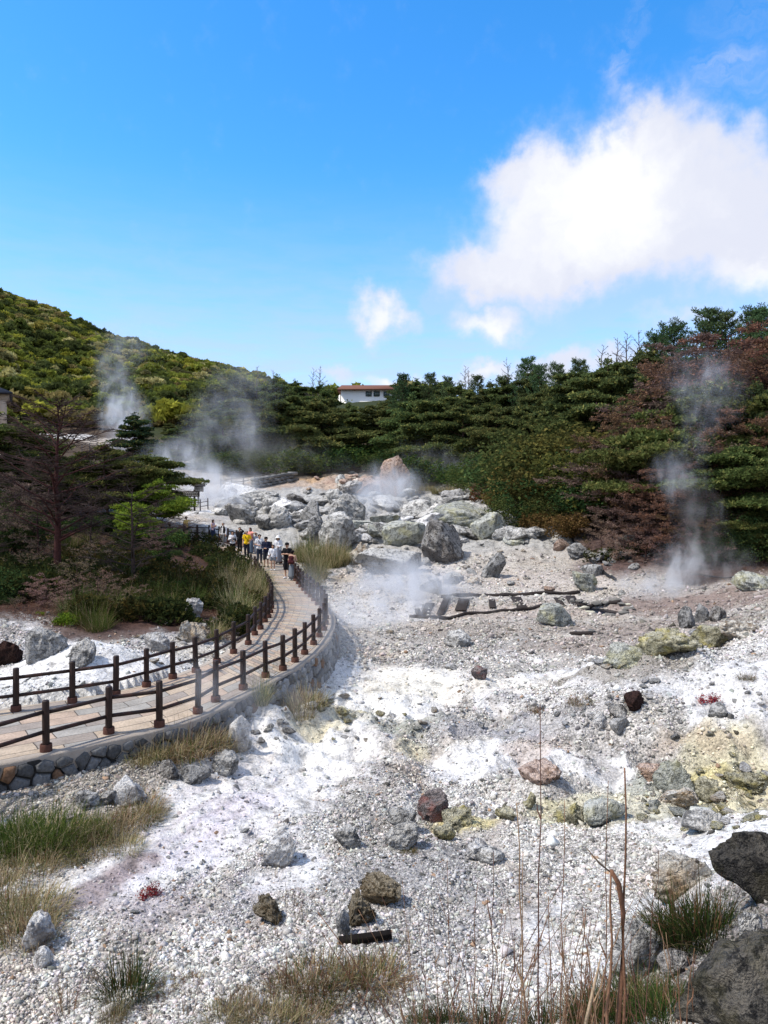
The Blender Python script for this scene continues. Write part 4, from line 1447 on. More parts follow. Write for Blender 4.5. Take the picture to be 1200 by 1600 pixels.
def bare(seed, h, cr, limbs=34, twig=(0.062, 0.042, 0.038), bark=(0.06, 0.032, 0.028), base=.22, lift=.35, fine=1.0, leaves=None, leafn=0, leafsize=.2, lean=.03, conic=True, droop=0.0):
    """leafless conifer: straight trunk, whorls of limbs that fork into fine twigs; leaves = colour of clinging dead needles"""
    rng = np.random.default_rng(seed)
    mb = MB(); tw = MB()
    nt = 10
    ts = np.linspace(0, 1, nt)
    ph = rng.uniform(0, 6.28)
    tp = np.stack([np.cos(ph) * lean * h * ts + rng.normal(0, .008 * h, nt) * ts, np.sin(ph) * lean * h * ts + rng.normal(0, .008 * h, nt) * ts, ts * h - .3 * (1 - ts)], 1)
    mb.tube(tp, np.interp(ts, [0, .08, .6, 1], [.024 * h, .017 * h, .009 * h, .002 * h]), 8, True, bark)
    cen = []
    az = 0
    for i in range(limbs):
        f = (i + rng.random()) / limbs
        t = base + (1 - base) * f * .99
        az += 2.4 + rng.normal(0, .4)
        w = (1.05 - f * .85) if conic else np.interp(f, [0, .5, 1], [.6, 1, .45])
        L = cr * w * rng.uniform(.65, 1.15)
        p0 = np.array([np.interp(t, ts, tp[:, k]) for k in range(3)])
        d0 = np.array((math.cos(az), math.sin(az), rng.uniform(lift - .2, lift + .25)))
        lp = limb_pts(p0, d0, L, 6, rng, .45, .1 - droop)
        mb.tube(lp, np.linspace(.0065 * h * (1.15 - .7 * f), .0012 * h, 7), 4, False, bark)
        ns = int((7 + L * 3.0) * fine)
        for j in range(ns):
            q = rng.uniform(.25, 1)
            c = np.array([np.interp(q, np.linspace(0, 1, 7), lp[:, k]) for k in range(3)])
            a2 = az + rng.choice([-1, 1]) * rng.uniform(.4, 1.15)
            l2 = L * rng.uniform(.18, .42) * (1.2 - q * .6)
            sp = limb_pts(c, (math.cos(a2), math.sin(a2), rng.uniform(-.1, .45) - droop), l2, 3, rng, .5, .15)
            tw.tube(sp, np.linspace(.0018 * h, .0008 * h, 4), 3, False, twig)
            for k in range(int(3 * fine) + 1):
                q2 = rng.uniform(.25, 1)
                c2 = sp[0] + (sp[-1] - sp[0]) * q2
                a3 = a2 + rng.choice([-1, 1]) * rng.uniform(.3, 1.1)
                l3 = l2 * rng.uniform(.25, .6)
                e = c2 + np.array((math.cos(a3), math.sin(a3), rng.uniform(-.2, .5) - droop)) * l3
                tw.tube([c2, e], [.0011 * h, .0005 * h], 3, False, twig)
                if leafn:
                    cen.append(c2 + (e - c2) * rng.random((leafn, 1)) + rng.normal(size=(leafn, 3)) * .04)
    r = dict(h=h, trunk=mb.mesh('trunk', True))
    tme = tw.mesh('crown')
    if leafn:
        cen = np.concatenate(cen)
        V, F = tufts(cen, leafsize, rng, 2, .1, .16)
        C = shade(len(cen), 8, leaves[0], rng, .3, leaves[1], .35)
        r['crown'] = mesh_from('foliage', V, [F], C)
    r['twigs'] = tme
    return r


def bush(seed, rx, h, green, alt, altp=.3, leaf=.14, n=3800, lumps=12, stems=7, var=.3, flat=1.0):
    """broad leaved shrub: stems and overlapping leafy lumps of single leaves"""
    rng = np.random.default_rng(seed)
    mb = MB()
    cen = []; tone = []
    for i in range(lumps):
        a = rng.uniform(0, 6.28); q = math.sqrt(rng.random()) * .75
        c = np.array([math.cos(a) * q * rx, math.sin(a) * q * rx, h * (.25 + .5 * rng.random()) * (1.1 - .5 * q)])
        r = rx * rng.uniform(.28, .5)
        m = int(n / lumps)
        u = rng.normal(size=(m, 3)); u /= np.linalg.norm(u, axis=1)[:, None]
        u *= (.45 + .55 * rng.random((m, 1)) ** .5)
        lump = (.65 + .7 * vnoise(u[:, 0] * 3 + i, u[:, 1] * 3 + u[:, 2] * 2, seed))[:, None]
        pts = c + u * lump * np.array([r, r, min(r * flat, h * .42)])
        pts[:, 2] = np.maximum(pts[:, 2], .02)
        cen.append(pts); tone.append(np.full(m, rng.uniform(.75, 1.25)))
        if i < stems:
            mb.tube(limb_pts((rng.normal() * .08 * rx, rng.normal() * .08 * rx, -.1), c / (np.linalg.norm(c) + .01) + [0, 0, .4], np.linalg.norm(c) * 1.05, 5, rng, .3, .1), np.linspace(.03, .008, 6) * max(.5, h / 2), 5, False, BARK_G)
    cen = np.concatenate(cen); tone = np.concatenate(tone)
    V, F = tufts(cen, leaf, rng, 2, .3, .3)
    C = shade(len(cen), 8, green, rng, var, alt, altp, tone)
    return dict(h=h, trunk=mb.mesh('stems', True), crown=mesh_from('foliage', V, [F], C))


def clump(seed, h, r, n, cols, w=.006, bend=.8, seg=4, tall=0.12, plume=None):
    """tussock: long arching blades, each its own green or straw colour"""
    rng = np.random.default_rng(seed)
    a = rng.uniform(0, 6.28, n); q = np.sqrt(rng.random(n)) * r * .45
    bx, by = np.cos(a) * q, np.sin(a) * q
    da = a + rng.normal(0, .7, n)
    L = h * rng.uniform(.45, 1.05, n)
    tallm = rng.random(n) < tall
    L[tallm] *= 1.35
    tilt = np.clip(rng.normal(.32, .25, n) + q / max(r, 1e-3) * .5, .02, 1.2)
    tilt[tallm] *= .4
    bd = bend * rng.uniform(.3, 1.4, n)
    bd[tallm] *= .3
    ts = np.linspace(0, 1, seg + 1)
    V = np.zeros((n, seg + 1, 2, 3))
    x = bx.copy(); y = by.copy(); z = np.full(n, -.03)
    ang = tilt.copy()
    sd = np.stack([-np.sin(da), np.cos(da)], 1)
    for k, t in enumerate(ts):
        if k:
            st = L / seg
            x = x + np.cos(da) * np.sin(ang) * st; y = y + np.sin(da) * np.sin(ang) * st; z = z + np.cos(ang) * st
            ang = ang + bd / seg
        ww = w * (1 - t ** 1.5 * .93) * rng.uniform(.8, 1.2, n)
        V[:, k, 0] = np.stack([x - sd[:, 0] * ww, y - sd[:, 1] * ww, z], 1)
        V[:, k, 1] = np.stack([x + sd[:, 0] * ww, y + sd[:, 1] * ww, z], 1)
    b = (np.arange(n) * (seg + 1) * 2)[:, None]
    F = np.concatenate([np.stack([b[:, 0] + 2 * k, b[:, 0] + 2 * k + 1, b[:, 0] + 2 * k + 3, b[:, 0] + 2 * k + 2], 1) for k in range(seg)])
    ci = rng.choice(len(cols), n, p=[c[1] for c in cols])
    cc = np.array([c[0] for c in cols])[ci] * rng.uniform(.7, 1.25, (n, 1))
    C = np.repeat(cc, (seg + 1) * 2, 0)
    me = mesh_from('blades', V.reshape(-1, 3), [F], C)
    return dict(h=h, blades=me)


for k_ in ():
    pass
TREES = {}
for i in range(4):
    TREES['pine%d' % i] = pine(40 + i, 9.5, 4.3 + .4 * (i % 2), .03, 25, size=.36, prof=.25, top=.15 + .1 * (i % 2))
for i in range(2):
    TREES['tall%d' % i] = pine(60 + i, 11.5, 3.7, .12, 24, green=(0.045, 0.058, 0.024), size=.36, prof=.3, top=.2)
for i in range(2):
    TREES['near%d' % i] = pine(70 + i, 6.0, 3.1, .38, 15, green=(0.050, 0.064, 0.020), size=.20, dens=.72, flat=.2, lean=.12)
TREES['bright'] = pine(75, 4.6, 2.4, .30, 14, green=(0.085, 0.115, 0.018), size=.19, dens=.6, flat=.2, alt=(0.13, 0.15, 0.02), altp=.4, lean=.1)
TREES['spire'] = pine(77, 7.5, 2.9, .05, 26, green=(0.026, 0.042, 0.021), size=.32, prof=.05, top=.1, lean=.02)
for i in range(3):
    TREES['open%d' % i] = open_pine(80 + i, 8)
TREES['bareA'] = bare(90, 7.0, 2.4, 46, base=.26, fine=1.6, lift=.55, conic=False, bark=(0.075, 0.03, 0.026))
TREES['bareB'] = bare(91, 3.6, 2.0, 28, base=.2, fine=1.4, lift=.5, conic=False, bark=(0.06, 0.042, 0.036))
for i in range(2):
    TREES['sky%d' % i] = bare(94 + i, 7.5, 2.0, 22, twig=(0.14, 0.12, 0.11), bark=(0.12, 0.10, 0.09), base=.35, lift=.9, fine=.55)
DEADC = ((0.115, 0.064, 0.038), (0.085, 0.056, 0.040))
for i in range(3):
    TREES['dead%d' % i] = bare(100 + i, 8.5, 4.1, 34, base=.12, fine=.85, lift=.12, leaves=DEADC if i != 1 else ((0.105, 0.074, 0.058), (0.075, 0.054, 0.044)), leafn=5 if i != 1 else 3, leafsize=.20, droop=.12, twig=(0.10, 0.06, 0.05), conic=False)
TREES['dryA'] = bare(110, 2.4, 2.0, 22, base=.05, fine=1.0, lift=.25, leaves=((0.19, 0.13, 0.10), (0.13, 0.08, 0.06)), leafn=2, leafsize=.09, conic=False, twig=(0.16, 0.11, 0.09))
TREES['dryB'] = bare(111, 2.2, 1.6, 22, base=.05, fine=1.0, lift=.7, leaves=((0.12, 0.08, 0.06), (0.16, 0.11, 0.07)), leafn=1, leafsize=.09, conic=False, twig=(0.13, 0.10, 0.085))
TREES['darkbush'] = bush(120, 2.4, 2.6, (0.022, 0.042, 0.015), (0.045, 0.06, 0.018), .25)
TREES['bigdark'] = bush(127, 3.0, 4.0, (0.034, 0.05, 0.018), (0.06, 0.07, 0.02), .25, leaf=.13, n=12000, lumps=18)
TREES['olive'] = bush(121, 2.4, 2.8, (0.050, 0.050, 0.015), (0.075, 0.066, 0.018), .35, leaf=.13, n=5200)
TREES['midbush'] = bush(122, 2.6, 3.0, (0.034, 0.046, 0.015), (0.055, 0.058, 0.018), .3, leaf=.13, n=5200)
TREES['rustbush'] = bush(123, 2.2, 2.6, (0.075, 0.05, 0.018), (0.10, 0.06, 0.025), .4, leaf=.16)
TREES['lime'] = bush(124, 1.1, 1.0, (0.10, 0.125, 0.012), (0.06, 0.09, 0.014), .35, leaf=.09, n=2600)
TREES['limetree'] = bush(126, 4.5, 6.5, (0.12, 0.15, 0.014), (0.09, 0.12, 0.02), .35, leaf=.4, n=3000)
TREES['lowjuniper'] = bush(125, 1.9, 1.5, (0.030, 0.050, 0.016), (0.06, 0.075, 0.018), .3, leaf=.13, n=5200, lumps=16)

_proto_obj = {}


def tree(kind, px, d, top, label, cat='tree', name=None, group=None, wide=1.0, base_py=None, hgt=None):
    p = TREES[kind]
    x = (px - 600) / F_PX * d
    y = d
    if base_py is not None:
        q = at(px, base_py); x, y = q[0], q[1]
    z = float(H(x, y, False)[0]) - .05
    if hgt is None:
        hgt = P(px, top, y)[2] - z
    s = max(.15, hgt / p['h'])
    nm = name or ('bush' if cat == 'bush' else 'tree')
    root = empty(nm, (x, y, z), random.uniform(0, 6.28))
    if kind not in _proto_obj:
        parts = []
        for k in ('trunk', 'twigs', 'crown'):
            if k in p:
                p[k].materials.append(M['leaf'] if k == 'crown' else M['bark'])
                parts.append((p[k].name.split('.')[0], p[k]))
        _proto_obj[kind] = parts
    for nme, me in _proto_obj[kind]:
        o = bpy.data.objects.new(nme, me); link(o, root)
    root.scale = (s * wide * random.uniform(.93, 1.07), s * wide * random.uniform(.93, 1.07), s)
    tag(root, label, cat, group)
    return root


ORD = ['first', 'second', 'third', 'fourth', 'fifth', 'sixth', 'seventh', 'eighth', 'ninth', 'tenth', 'eleventh', 'twelfth', 'thirteenth',
       'fourteenth', 'fifteenth', 'sixteenth', 'seventeenth', 'eighteenth', 'nineteenth', 'twentieth', 'twenty first', 'twenty second', 'twenty third', 'twenty fourth']


def row(kinds, spots, lab, cat, group, name=None, wide=1.0):
    for i, s in enumerate(spots):
        tree(kinds[i % len(kinds)], s[0], s[1], s[2], lab % ORD[i], cat, name, group, s[3] if len(s) > 3 else wide)


# pine belt behind the ochre cliff and boulders
row(['pine0', 'pine1', 'pine2', 'pine3'], [(352, 94, 632), (402, 93, 628, 1.15), (448, 92, 612, 1.2), (498, 91, 622, 1.2), (548, 97, 630, 1.25), (592, 96, 632, 1.25),
    (640, 89, 622, 1.15), (682, 84, 628, 1.15), (728, 80, 626, 1.15), (772, 76, 640, 1.1)],
    '%s dark layered pine along the edge above the ochre cliff', 'pine tree', 'pines along the edge above the cliff', 'pine_tree')
row(['tall0', 'pine2', 'tall1', 'pine0'], [(388, 112, 592), (430, 110, 590), (468, 113, 596), (505, 110, 602), (622, 112, 594), (655, 108, 596), (688, 106, 600),
    (722, 100, 602), (758, 96, 598), (790, 92, 592), (826, 86, 580)],
    '%s taller pine in the row rising behind the pine edge', 'pine tree', 'tall pines behind the edge', 'pine_tree', 1.1)
row(['open0', 'open1', 'open2'], [(628, 104, 588), (668, 106, 586), (700, 103, 592), (742, 100, 590), (782, 95, 590), (825, 88, 560), (846, 84, 574), (876, 78, 572), (900, 74, 566)],
    '%s small open topped pine standing against the sky', 'pine tree', 'small pines on the skyline', 'pine_tree', .85)
row(['sky0', 'sky1'], [(402, 112, 574), (425, 114, 578), (488, 110, 576), (500, 112, 572), (725, 104, 572), (732, 106, 578), (795, 92, 562), (812, 90, 570), (935, 68, 540), (958, 66, 528), (975, 64, 520), (1000, 62, 516)],
    '%s leafless thin tree poking above the skyline', 'bare tree', 'leafless trees on the skyline', 'bare_tree')
# pines below the mountain
tree('spire', 212, 84, 648, 'spiky cone shaped dark pine beside the far steam jet', 'pine tree', 'pine_tree', None, 1.1)
row(['pine1', 'pine3', 'pine0', 'pine2'], [(176, 62, 712, 1.2), (240, 84, 690, 1.3), (280, 92, 668, 1.3), (318, 100, 665, 1.2), (350, 108, 600, 1.2), (268, 108, 662, 1.2), (225, 110, 680, 1.2), (300, 126, 655, 1.2), (372, 128, 588, 1.2), (340, 135, 610, 1.2)],
    '%s dark pine on the slope behind the steam vents', 'pine tree', 'pines behind the steam vents', 'pine_tree')
row(['darkbush', 'lowjuniper', 'midbush'], [(352, 88, 712), (378, 89, 706), (405, 88, 700), (432, 88, 700), (460, 87, 702), (492, 87, 700), (520, 88, 698), (560, 90, 692), (600, 88, 692), (634, 84, 700), (662, 80, 712), (690, 78, 720), (716, 76, 724), (742, 73, 726), (330, 90, 708)],
    '%s dark shrub filling under the pines along the cliff edge', 'bush', 'shrubs under the pine edge', 'shrub', 1.5)
# right hand hillside
row(['pine3', 'pine1', 'tall0'], [(818, 72, 636, 1.2), (855, 74, 604, 1.2), (888, 70, 590, 1.2), (922, 64, 580, 1.2), (955, 60, 566, 1.2), (985, 58, 552, 1.15), (905, 60, 640, 1.2)],
    '%s dark pine on the hillside above the yellowish shrubs', 'pine tree', 'pines on the hillside', 'pine_tree')
row(['midbush', 'olive', 'darkbush', 'olive', 'midbush'], [(765, 68, 706), (802, 64, 716), (836, 60, 690), (868, 58, 664), (898, 56, 640), (800, 60, 742), (838, 55, 722), (872, 53, 706), (905, 54, 684), (842, 52, 756), (880, 50, 762), (930, 54, 660), (920, 49, 744), (948, 50, 690)],
    '%s yellowish green shrub on the hillside behind the white boulders', 'bush', 'shrubs on the hillside', 'shrub', 1.25)
row(['rustbush'], [(790, 58, 756), (848, 50, 790), (905, 47, 790), (775, 62, 742)], '%s rust tinged shrub at the foot of the hillside', 'bush', 'rust tinged shrubs', 'shrub', 1.2)
tree('dryB', 778, 60, 745, 'twiggy brown dry bush beside the grey boulder pile', 'dry bush', 'dry_bush', None, 1.2)
# brown dead trees
row(['dead0', 'dead1', 'dead2'], [(1040, 50, 560), (1092, 49, 528), (1145, 48, 520), (1195, 46, 540), (1240, 46, 560), (985, 48, 640), (1020, 44, 650), (1070, 44, 620), (1128, 43, 640), (1185, 42, 650), (1000, 42, 735), (1048, 40, 730), (1100, 39.5, 740), (1165, 40, 745)],
    '%s brown dead conifer in the withered stand beside the steam', 'dead tree', 'brown dead conifers by the steam', 'dead_tree', 1.05)
tree('dead1', 960, 46, 690, 'low grey brown dead tree spreading over the pale rubble', 'dead tree', 'dead_tree', None, 1.5)
row(['tall0', 'near1', 'pine2'], [(1010, 52, 590), (1125, 47, 600, 1.2), (1165, 45, 640), (1195, 43, 600), (1075, 48, 660), (1020, 47, 690), (1120, 42, 700)],
    '%s green pine growing up through the brown dead stand', 'pine tree', 'green pines within the dead stand', 'pine_tree', .9)
tree('near0', 1100, 45, 610, 'green pine with flat pads wrapped in drifting steam', 'pine tree', 'pine_tree', None, 1.0)
tree('near1', 1050, 43.5, 668, 'small green pine among brown dead conifers', 'pine tree', 'pine_tree', None, 1.1)
row(['open0', 'open2', 'open1'], [(1045, 60, 508), (1108, 62, 488), (1140, 61, 490), (1176, 60, 484), (1196, 58, 480), (1020, 62, 528), (1230, 58, 490)],
    '%s open green pine sticking up above the brown dead stand', 'pine tree', 'green pines above the dead stand', 'pine_tree', 1.0)
row(['tall1', 'tall0'], [(1015, 60, 545), (1060, 62, 540), (1160, 58, 560), (1215, 55, 560)], '%s dark pine half hidden behind the brown dead stand', 'pine tree', 'pines behind the dead stand', 'pine_tree', 1.2)
row(['bigdark', 'near1'], [(1165, 40, 760), (1195, 39, 710), (1135, 39, 815), (1185, 37.5, 800), (1215, 37, 790), (1150, 40, 700)],
    '%s dark green shrub below the brown dead stand', 'bush', 'dark shrubs below the dead stand', 'shrub', 1.25)
row(['dryA'], [(1010, 41, 818), (1055, 40, 822), (975, 42, 822), (1115, 38.5, 838), (940, 44, 815)], '%s pale brown dry bush on the red litter bank', 'dry bush', 'dry bushes on the litter bank', 'dry_bush', 1.2)
# trees in the hollow beside the walkway
tree('bareA', 88, 30, 632, 'tall leafless tree with reddish trunk among the shrubs', 'bare tree', 'bare_tree', None, 1.4)
tree('bareB', 207, 29.5, 765, 'small wide leafless tree beside the sunlit yellowish pine', 'bare tree', 'bare_tree', None, 1.4)
tree('near0', 168, 46, 700, 'flat topped pine with dark pads behind the leafless tree', 'pine tree', 'pine_tree', None, 1.2)
tree('near1', 232, 50, 712, 'spreading pine reaching toward the signboard', 'pine tree', 'pine_tree', None, 1.25)
tree('bright', 240, 44, 752, 'sunlit yellow green pine in front of the signboard', 'pine tree', 'pine_tree', None, 1.05)
tree('bright', 205, 38, 790, 'low yellow green pine behind the small leafless tree', 'pine tree', 'pine_tree', None, .9)
tree('near0', 14, 50, 660, 'dark pine under the brown roofed house', 'pine tree', 'pine_tree', None, 1.2)
tree('near1', -35, 44, 640, 'dark pine at the very edge beside the house', 'pine tree', 'pine_tree', None, 1.2)
tree('near1', 118, 54, 712, 'dark pine below the bleached bank', 'pine tree', 'pine_tree', None, 1.2)
tree('near0', 55, 46, 735, 'low dark pine behind the tall leafless trunk', 'pine tree', 'pine_tree', None, 1.2)
row(['near1', 'pine1', 'near0', 'pine3'], [(-10, 60, 690), (35, 64, 694), (75, 62, 700), (128, 60, 720), (155, 56, 742), (95, 48, 752), (195, 52, 738), (-40, 52, 700), (212, 46, 770), (15, 44, 748)],
    '%s dark pine filling the hollow below the bleached bank', 'pine tree', 'pines filling the hollow', 'pine_tree', 1.25)
row(['darkbush', 'midbush', 'darkbush', 'lowjuniper'], [(30, 40, 800), (65, 42, 800), (100, 41, 815), (135, 43, 806), (170, 44, 800), (5, 36, 830), (40, 33, 862), (75, 33, 880), (120, 35, 870), (165, 36, 862), (205, 38, 838), (240, 40, 826), (236, 42, 838), (15, 30, 880), (-20, 33, 850), (228, 35, 858), (185, 28.5, 915), (225, 28, 912), (250, 30.5, 900), (150, 28.5, 925), (45, 28, 905), (5, 25.5, 925), (82, 29, 905)],
    '%s dark leafy thicket in the wooded hollow', 'bush', 'thickets in the wooded hollow', 'shrub', 1.35)
row(['dead1', 'bareB', 'dead1'], [(22, 34, 742), (140, 36, 768), (60, 33, 760), (246, 35, 822), (-25, 30, 745)], '%s grey brown leafless tree in the hollow by the walkway', 'dead tree', 'leafless trees in the hollow', 'dead_tree', 1.05)
row(['lowjuniper', 'darkbush', 'midbush'], [(306, 39.5, 872, 1.05), (276, 38, 866, 1.1), (245, 33, 878, 1.2), (205, 31, 885, 1.2), (20, 28, 890, 1.3), (50, 35, 850, 1.2), (140, 34, 862, 1.2), (100, 38, 838), (180, 40, 830), (228, 42, 828), (-20, 26, 880, 1.3), (328, 37.5, 884, .9), (270, 30, 905, 1.1), (10, 34, 800), (20, 40, 770)],
    '%s dark green shrub in the hollow beside the walkway', 'bush', 'dark shrubs in the hollow', 'shrub')
tree('lime', 108, 23.6, 958, 'bright yellow green bush behind the rounded grey boulder', 'bush', 'shrub', None, 1.3)
tree('lime', 62, 24.2, 968, 'yellow green bush behind the white mound', 'bush', 'shrub', None, 1.4)
row(['dryA', 'dryB'], [(95, 25, 930), (150, 26, 900), (180, 25.5, 940), (120, 24.5, 945), (215, 27.5, 918), (-20, 25, 930), (50, 26, 915), (20, 24.5, 935), (70, 26, 905), (120, 28, 880), (165, 27, 915), (0, 22.5, 965), (200, 26.5, 925), (40, 30, 865), (150, 32, 852), (235, 29, 905)],
    '%s brown withered bush on the red brown litter', 'dry bush', 'withered bushes on the litter', 'dry_bush', 1.5)
for px, py, tp, lab in ((238, 1402, 1378, 'small dark red leafed plant in the white gravel'), (1112, 1108, 1080, 'dark red leafed plant above a grey stone on the white slope'),
                        (525, 842, 812, 'red leafed shrub beside the lumpy boulder')):
    if 'red' not in TREES:
        TREES['red'] = bush(130, .5, .7, (0.13, 0.018, 0.018), (0.17, 0.05, 0.03), .35, leaf=.07, n=420, lumps=7)
    tree('red', px, 10, tp, lab, 'plant', 'red_plant', None, 1.0, py)

# ------------------------------------------------------------------ tussocks and reeds
GRN = (0.055, 0.085, 0.018); GR2 = (0.09, 0.115, 0.03); STRAW = (0.42, 0.34, 0.20); TAN = (0.22, 0.16, 0.09); RUST = (0.16, 0.075, 0.045); DK = (0.03, 0.042, 0.015)
CL = {
    'pampas': [clump(200 + i, 1.35, .9, 520, [(GR2, .30), (GRN, .15), (STRAW, .42), (TAN, .13)], .008, .9) for i in range(3)],
    'green': [clump(210 + i, .9, .9, 480, [(GRN, .5), (GR2, .3), (TAN, .15), (STRAW, .05)], .006, .9) for i in range(3)],
    'dry': [clump(220 + i, .36, .75, 380, [(TAN, .30), (RUST, .08), (GR2, .22), (STRAW, .40)], .0042, 1.6) for i in range(3)],
    'lush': [clump(230 + i, .36, .8, 560, [(GRN, .45), (GR2, .42), (STRAW, .13)], .0044, 1.5) for i in range(2)],
    'rust': [clump(240 + i, .30, .6, 330, [(TAN, .34), (RUST, .28), (GRN, .24), (STRAW, .14)], .0036, 1.4) for i in range(2)],
    'dark': [clump(250 + i, .50, .55, 480, [(DK, .45), (GRN, .3), (RUST, .15), (TAN, .1)], .0036, 1.2, tall=.10) for i in range(2)],
    'wisp': [clump(260 + i, .35, .25, 34, [(TAN, .5), (RUST, .3), (STRAW, .2)], .0024, .5, tall=.3) for i in range(2)],
}


def grass(kind, px, py, hpx, label, group=None, wide=1.0, name='grass_clump'):
    v = CL[kind]
    p = v[random.randrange(len(v))]
    if not p['blades'].materials: p['blades'].materials.append(M['grass'])
    q = at(px, py)
    s = hpx * q[1] / F_PX / p['h'] / .85 * (.8 if kind in ('dry', 'rust') else 1)
    o = bpy.data.objects.new(name, p['blades']); link(o)
    o.location = (q[0], q[1], q[2]); o.rotation_euler = (0, 0, random.uniform(0, 6.28))
    o.scale = (s * wide, s * wide, s)
    tag(o, label, 'grass clump', group)
    return o


def grow(kind, spots, lab, group, wide=1.0):
    for s in spots:
        grass(kind, s[0], s[1], s[2], lab, group, wide * (s[3] if len(s) > 3 else 1))


grow('pampas', [(372, 904, 26), (385, 915, 32), (400, 930, 44), (388, 945, 52), (368, 935, 45), (405, 950, 40), (352, 915, 32), (396, 896, 20), (410, 915, 28), (378, 968, 46), (392, 975, 34), (360, 955, 44), (408, 935, 36)],
     'tall straw and green grass beside the shrub side fence', 'tall grass beside the shrub side fence')
grow('pampas', [(478, 868, 30), (490, 880, 36), (505, 886, 36), (520, 888, 34), (535, 884, 30), (488, 896, 36), (498, 906, 36), (474, 880, 30), (512, 872, 28), (490, 920, 30), (530, 874, 26), (462, 872, 24), (545, 880, 22)],
     'tall straw coloured grass between the walkway and the boulders', 'tall grass between walkway and boulders')
grow('green', [(160, 915, 42), (180, 910, 40), (140, 905, 36), (195, 920, 36), (118, 965, 40), (145, 975, 44), (170, 965, 40), (190, 950, 36), (130, 950, 36), (155, 985, 34), (250, 935, 34), (280, 930, 36), (225, 945, 34), (300, 945, 32), (265, 950, 30), (330, 930, 34), (110, 860, 26), (140, 850, 26), (345, 896, 20)],
     'green grass tuft among the shrubs of the hollow', 'green grass tufts in the hollow')
grow('pampas', [(424, 1094, 52, .8), (408, 1102, 44, .8), (438, 1082, 46, .8), (398, 1098, 36, .8)], 'green and straw grass overhanging the stone wall', 'grass overhanging the wall')
grow('dry', [(285, 1178, 52), (262, 1180, 46), (305, 1172, 48), (225, 1190, 32), (330, 1165, 40), (350, 1170, 34), (240, 1180, 34)], 'dry straw grass on the wall top by the fence', 'dry grass at the wall top')
grow('dry', [(462, 1108, 40), (480, 1100, 38), (470, 1120, 26)], 'thin grass at the foot of the rubble wall', 'grass at the rubble wall foot')
grow('pampas', [(335, 1000, 30), (355, 988, 30), (375, 985, 26)], 'grass tuft behind the ochre white boulder', 'grass behind the ochre boulder')
grow('lush', [(30, 1318, 48), (75, 1312, 46), (112, 1322, 42), (5, 1330, 46), (55, 1335, 40), (135, 1310, 34)], 'lush green grass on the bank below the wall', 'lush grass below the wall')
grow('dry', [(160, 1308, 46), (190, 1300, 44), (215, 1285, 40), (150, 1335, 40), (195, 1330, 34), (20, 1368, 44), (60, 1362, 38), (100, 1350, 36), (-10, 1400, 52), (225, 1262, 34), (235, 1275, 28)],
     'brownish dry grass on the bank below the wall', 'dry grass below the wall')
grow('dry', [(30, 1440, 62), (60, 1425, 52), (5, 1460, 60), (45, 1470, 48), (-20, 1440, 60)], 'brown grass tussock beside the white boulders', 'brown tussocks beside the white boulders')
grow('dark', [(197, 1560, 78, .8)], 'upright green tussock alone in the gravel', None)
grass('dry', 178, 1596, 60, 'golden grass tuft below the upright tussock', None, .4)
grow('rust', [(500, 1540, 58, 1.1), (470, 1552, 54, 1.1), (540, 1548, 56), (450, 1560, 44), (510, 1565, 48)], 'rusty green tussock below the black plank', 'rusty tussocks below the plank', .95)
grow('rust', [(590, 1535, 56), (570, 1540, 52)], 'reddish brown tussock next to the black plank', 'reddish tussocks by the plank')
grow('dry', [(370, 1590, 40), (400, 1600, 44), (345, 1602, 40), (440, 1606, 44), (480, 1612, 46), (380, 1560, 22)], 'thin green and tan grass at the bottom of the gravel', 'thin grass at the bottom')
grow('dark', [(700, 1606, 46), (770, 1612, 50), (850, 1612, 54), (910, 1604, 50), (660, 1612, 40)], 'dark low grass between the reed stalks', 'dark grass between the reed stalks', 1.0)
grow('wisp', [(455, 1415, 40), (470, 1440, 36), (240, 1590, 40), (290, 1600, 46), (260, 1560, 40), (430, 1470, 30), (600, 1580, 50), (105, 1590, 60), (90, 1560, 40), (140, 1530, 30), (630, 1560, 44), (300, 1560, 34), (640, 1480, 40), (430, 1380, 24), (905, 1100, 20), (830, 1112, 18), (870, 1095, 18)],
     'few thin dry stems standing in the gravel', 'thin dry stems in the gravel')
grow('rust', [(905, 1100, 20), (838, 1118, 18), (262, 1550, 24), (300, 1535, 20), (640, 1335, 14), (1165, 1062, 16)], 'small brown grass tuft in the white gravel', 'small brown tufts in the gravel')
grow('dark', [(1085, 1478, 84), (1060, 1482, 76), (1110, 1470, 72), (1040, 1490, 60)], 'dark green tussock in front of the large black boulder', 'dark tussock by the black boulder', 1.1)
grow('dark', [(1000, 1590, 60), (1040, 1600, 56), (960, 1598, 60), (1010, 1570, 44), (930, 1606, 60), (1060, 1570, 40), (985, 1612, 60)], 'tangled dark grass at the foot of the reed stalks', 'tangled grass under the reeds', 1.2)
grow('pampas', [(560, 725, 20), (540, 728, 20), (520, 722, 20), (600, 745, 18), (505, 720, 18), (640, 775, 14), (680, 772, 14), (720, 770, 14)], 'dry grass tuft on the cliff edge below the pines', 'grass tufts on the cliff edge')
grow('dry', [(580, 735, 16), (610, 730, 18), (650, 770, 16), (665, 768, 16), (700, 768, 16), (640, 835, 12), (655, 850, 10), (610, 848, 10)], 'reddish dry tuft among the back boulders', 'reddish tufts among the back boulders')
# pine litter and undergrowth that reads as one mass


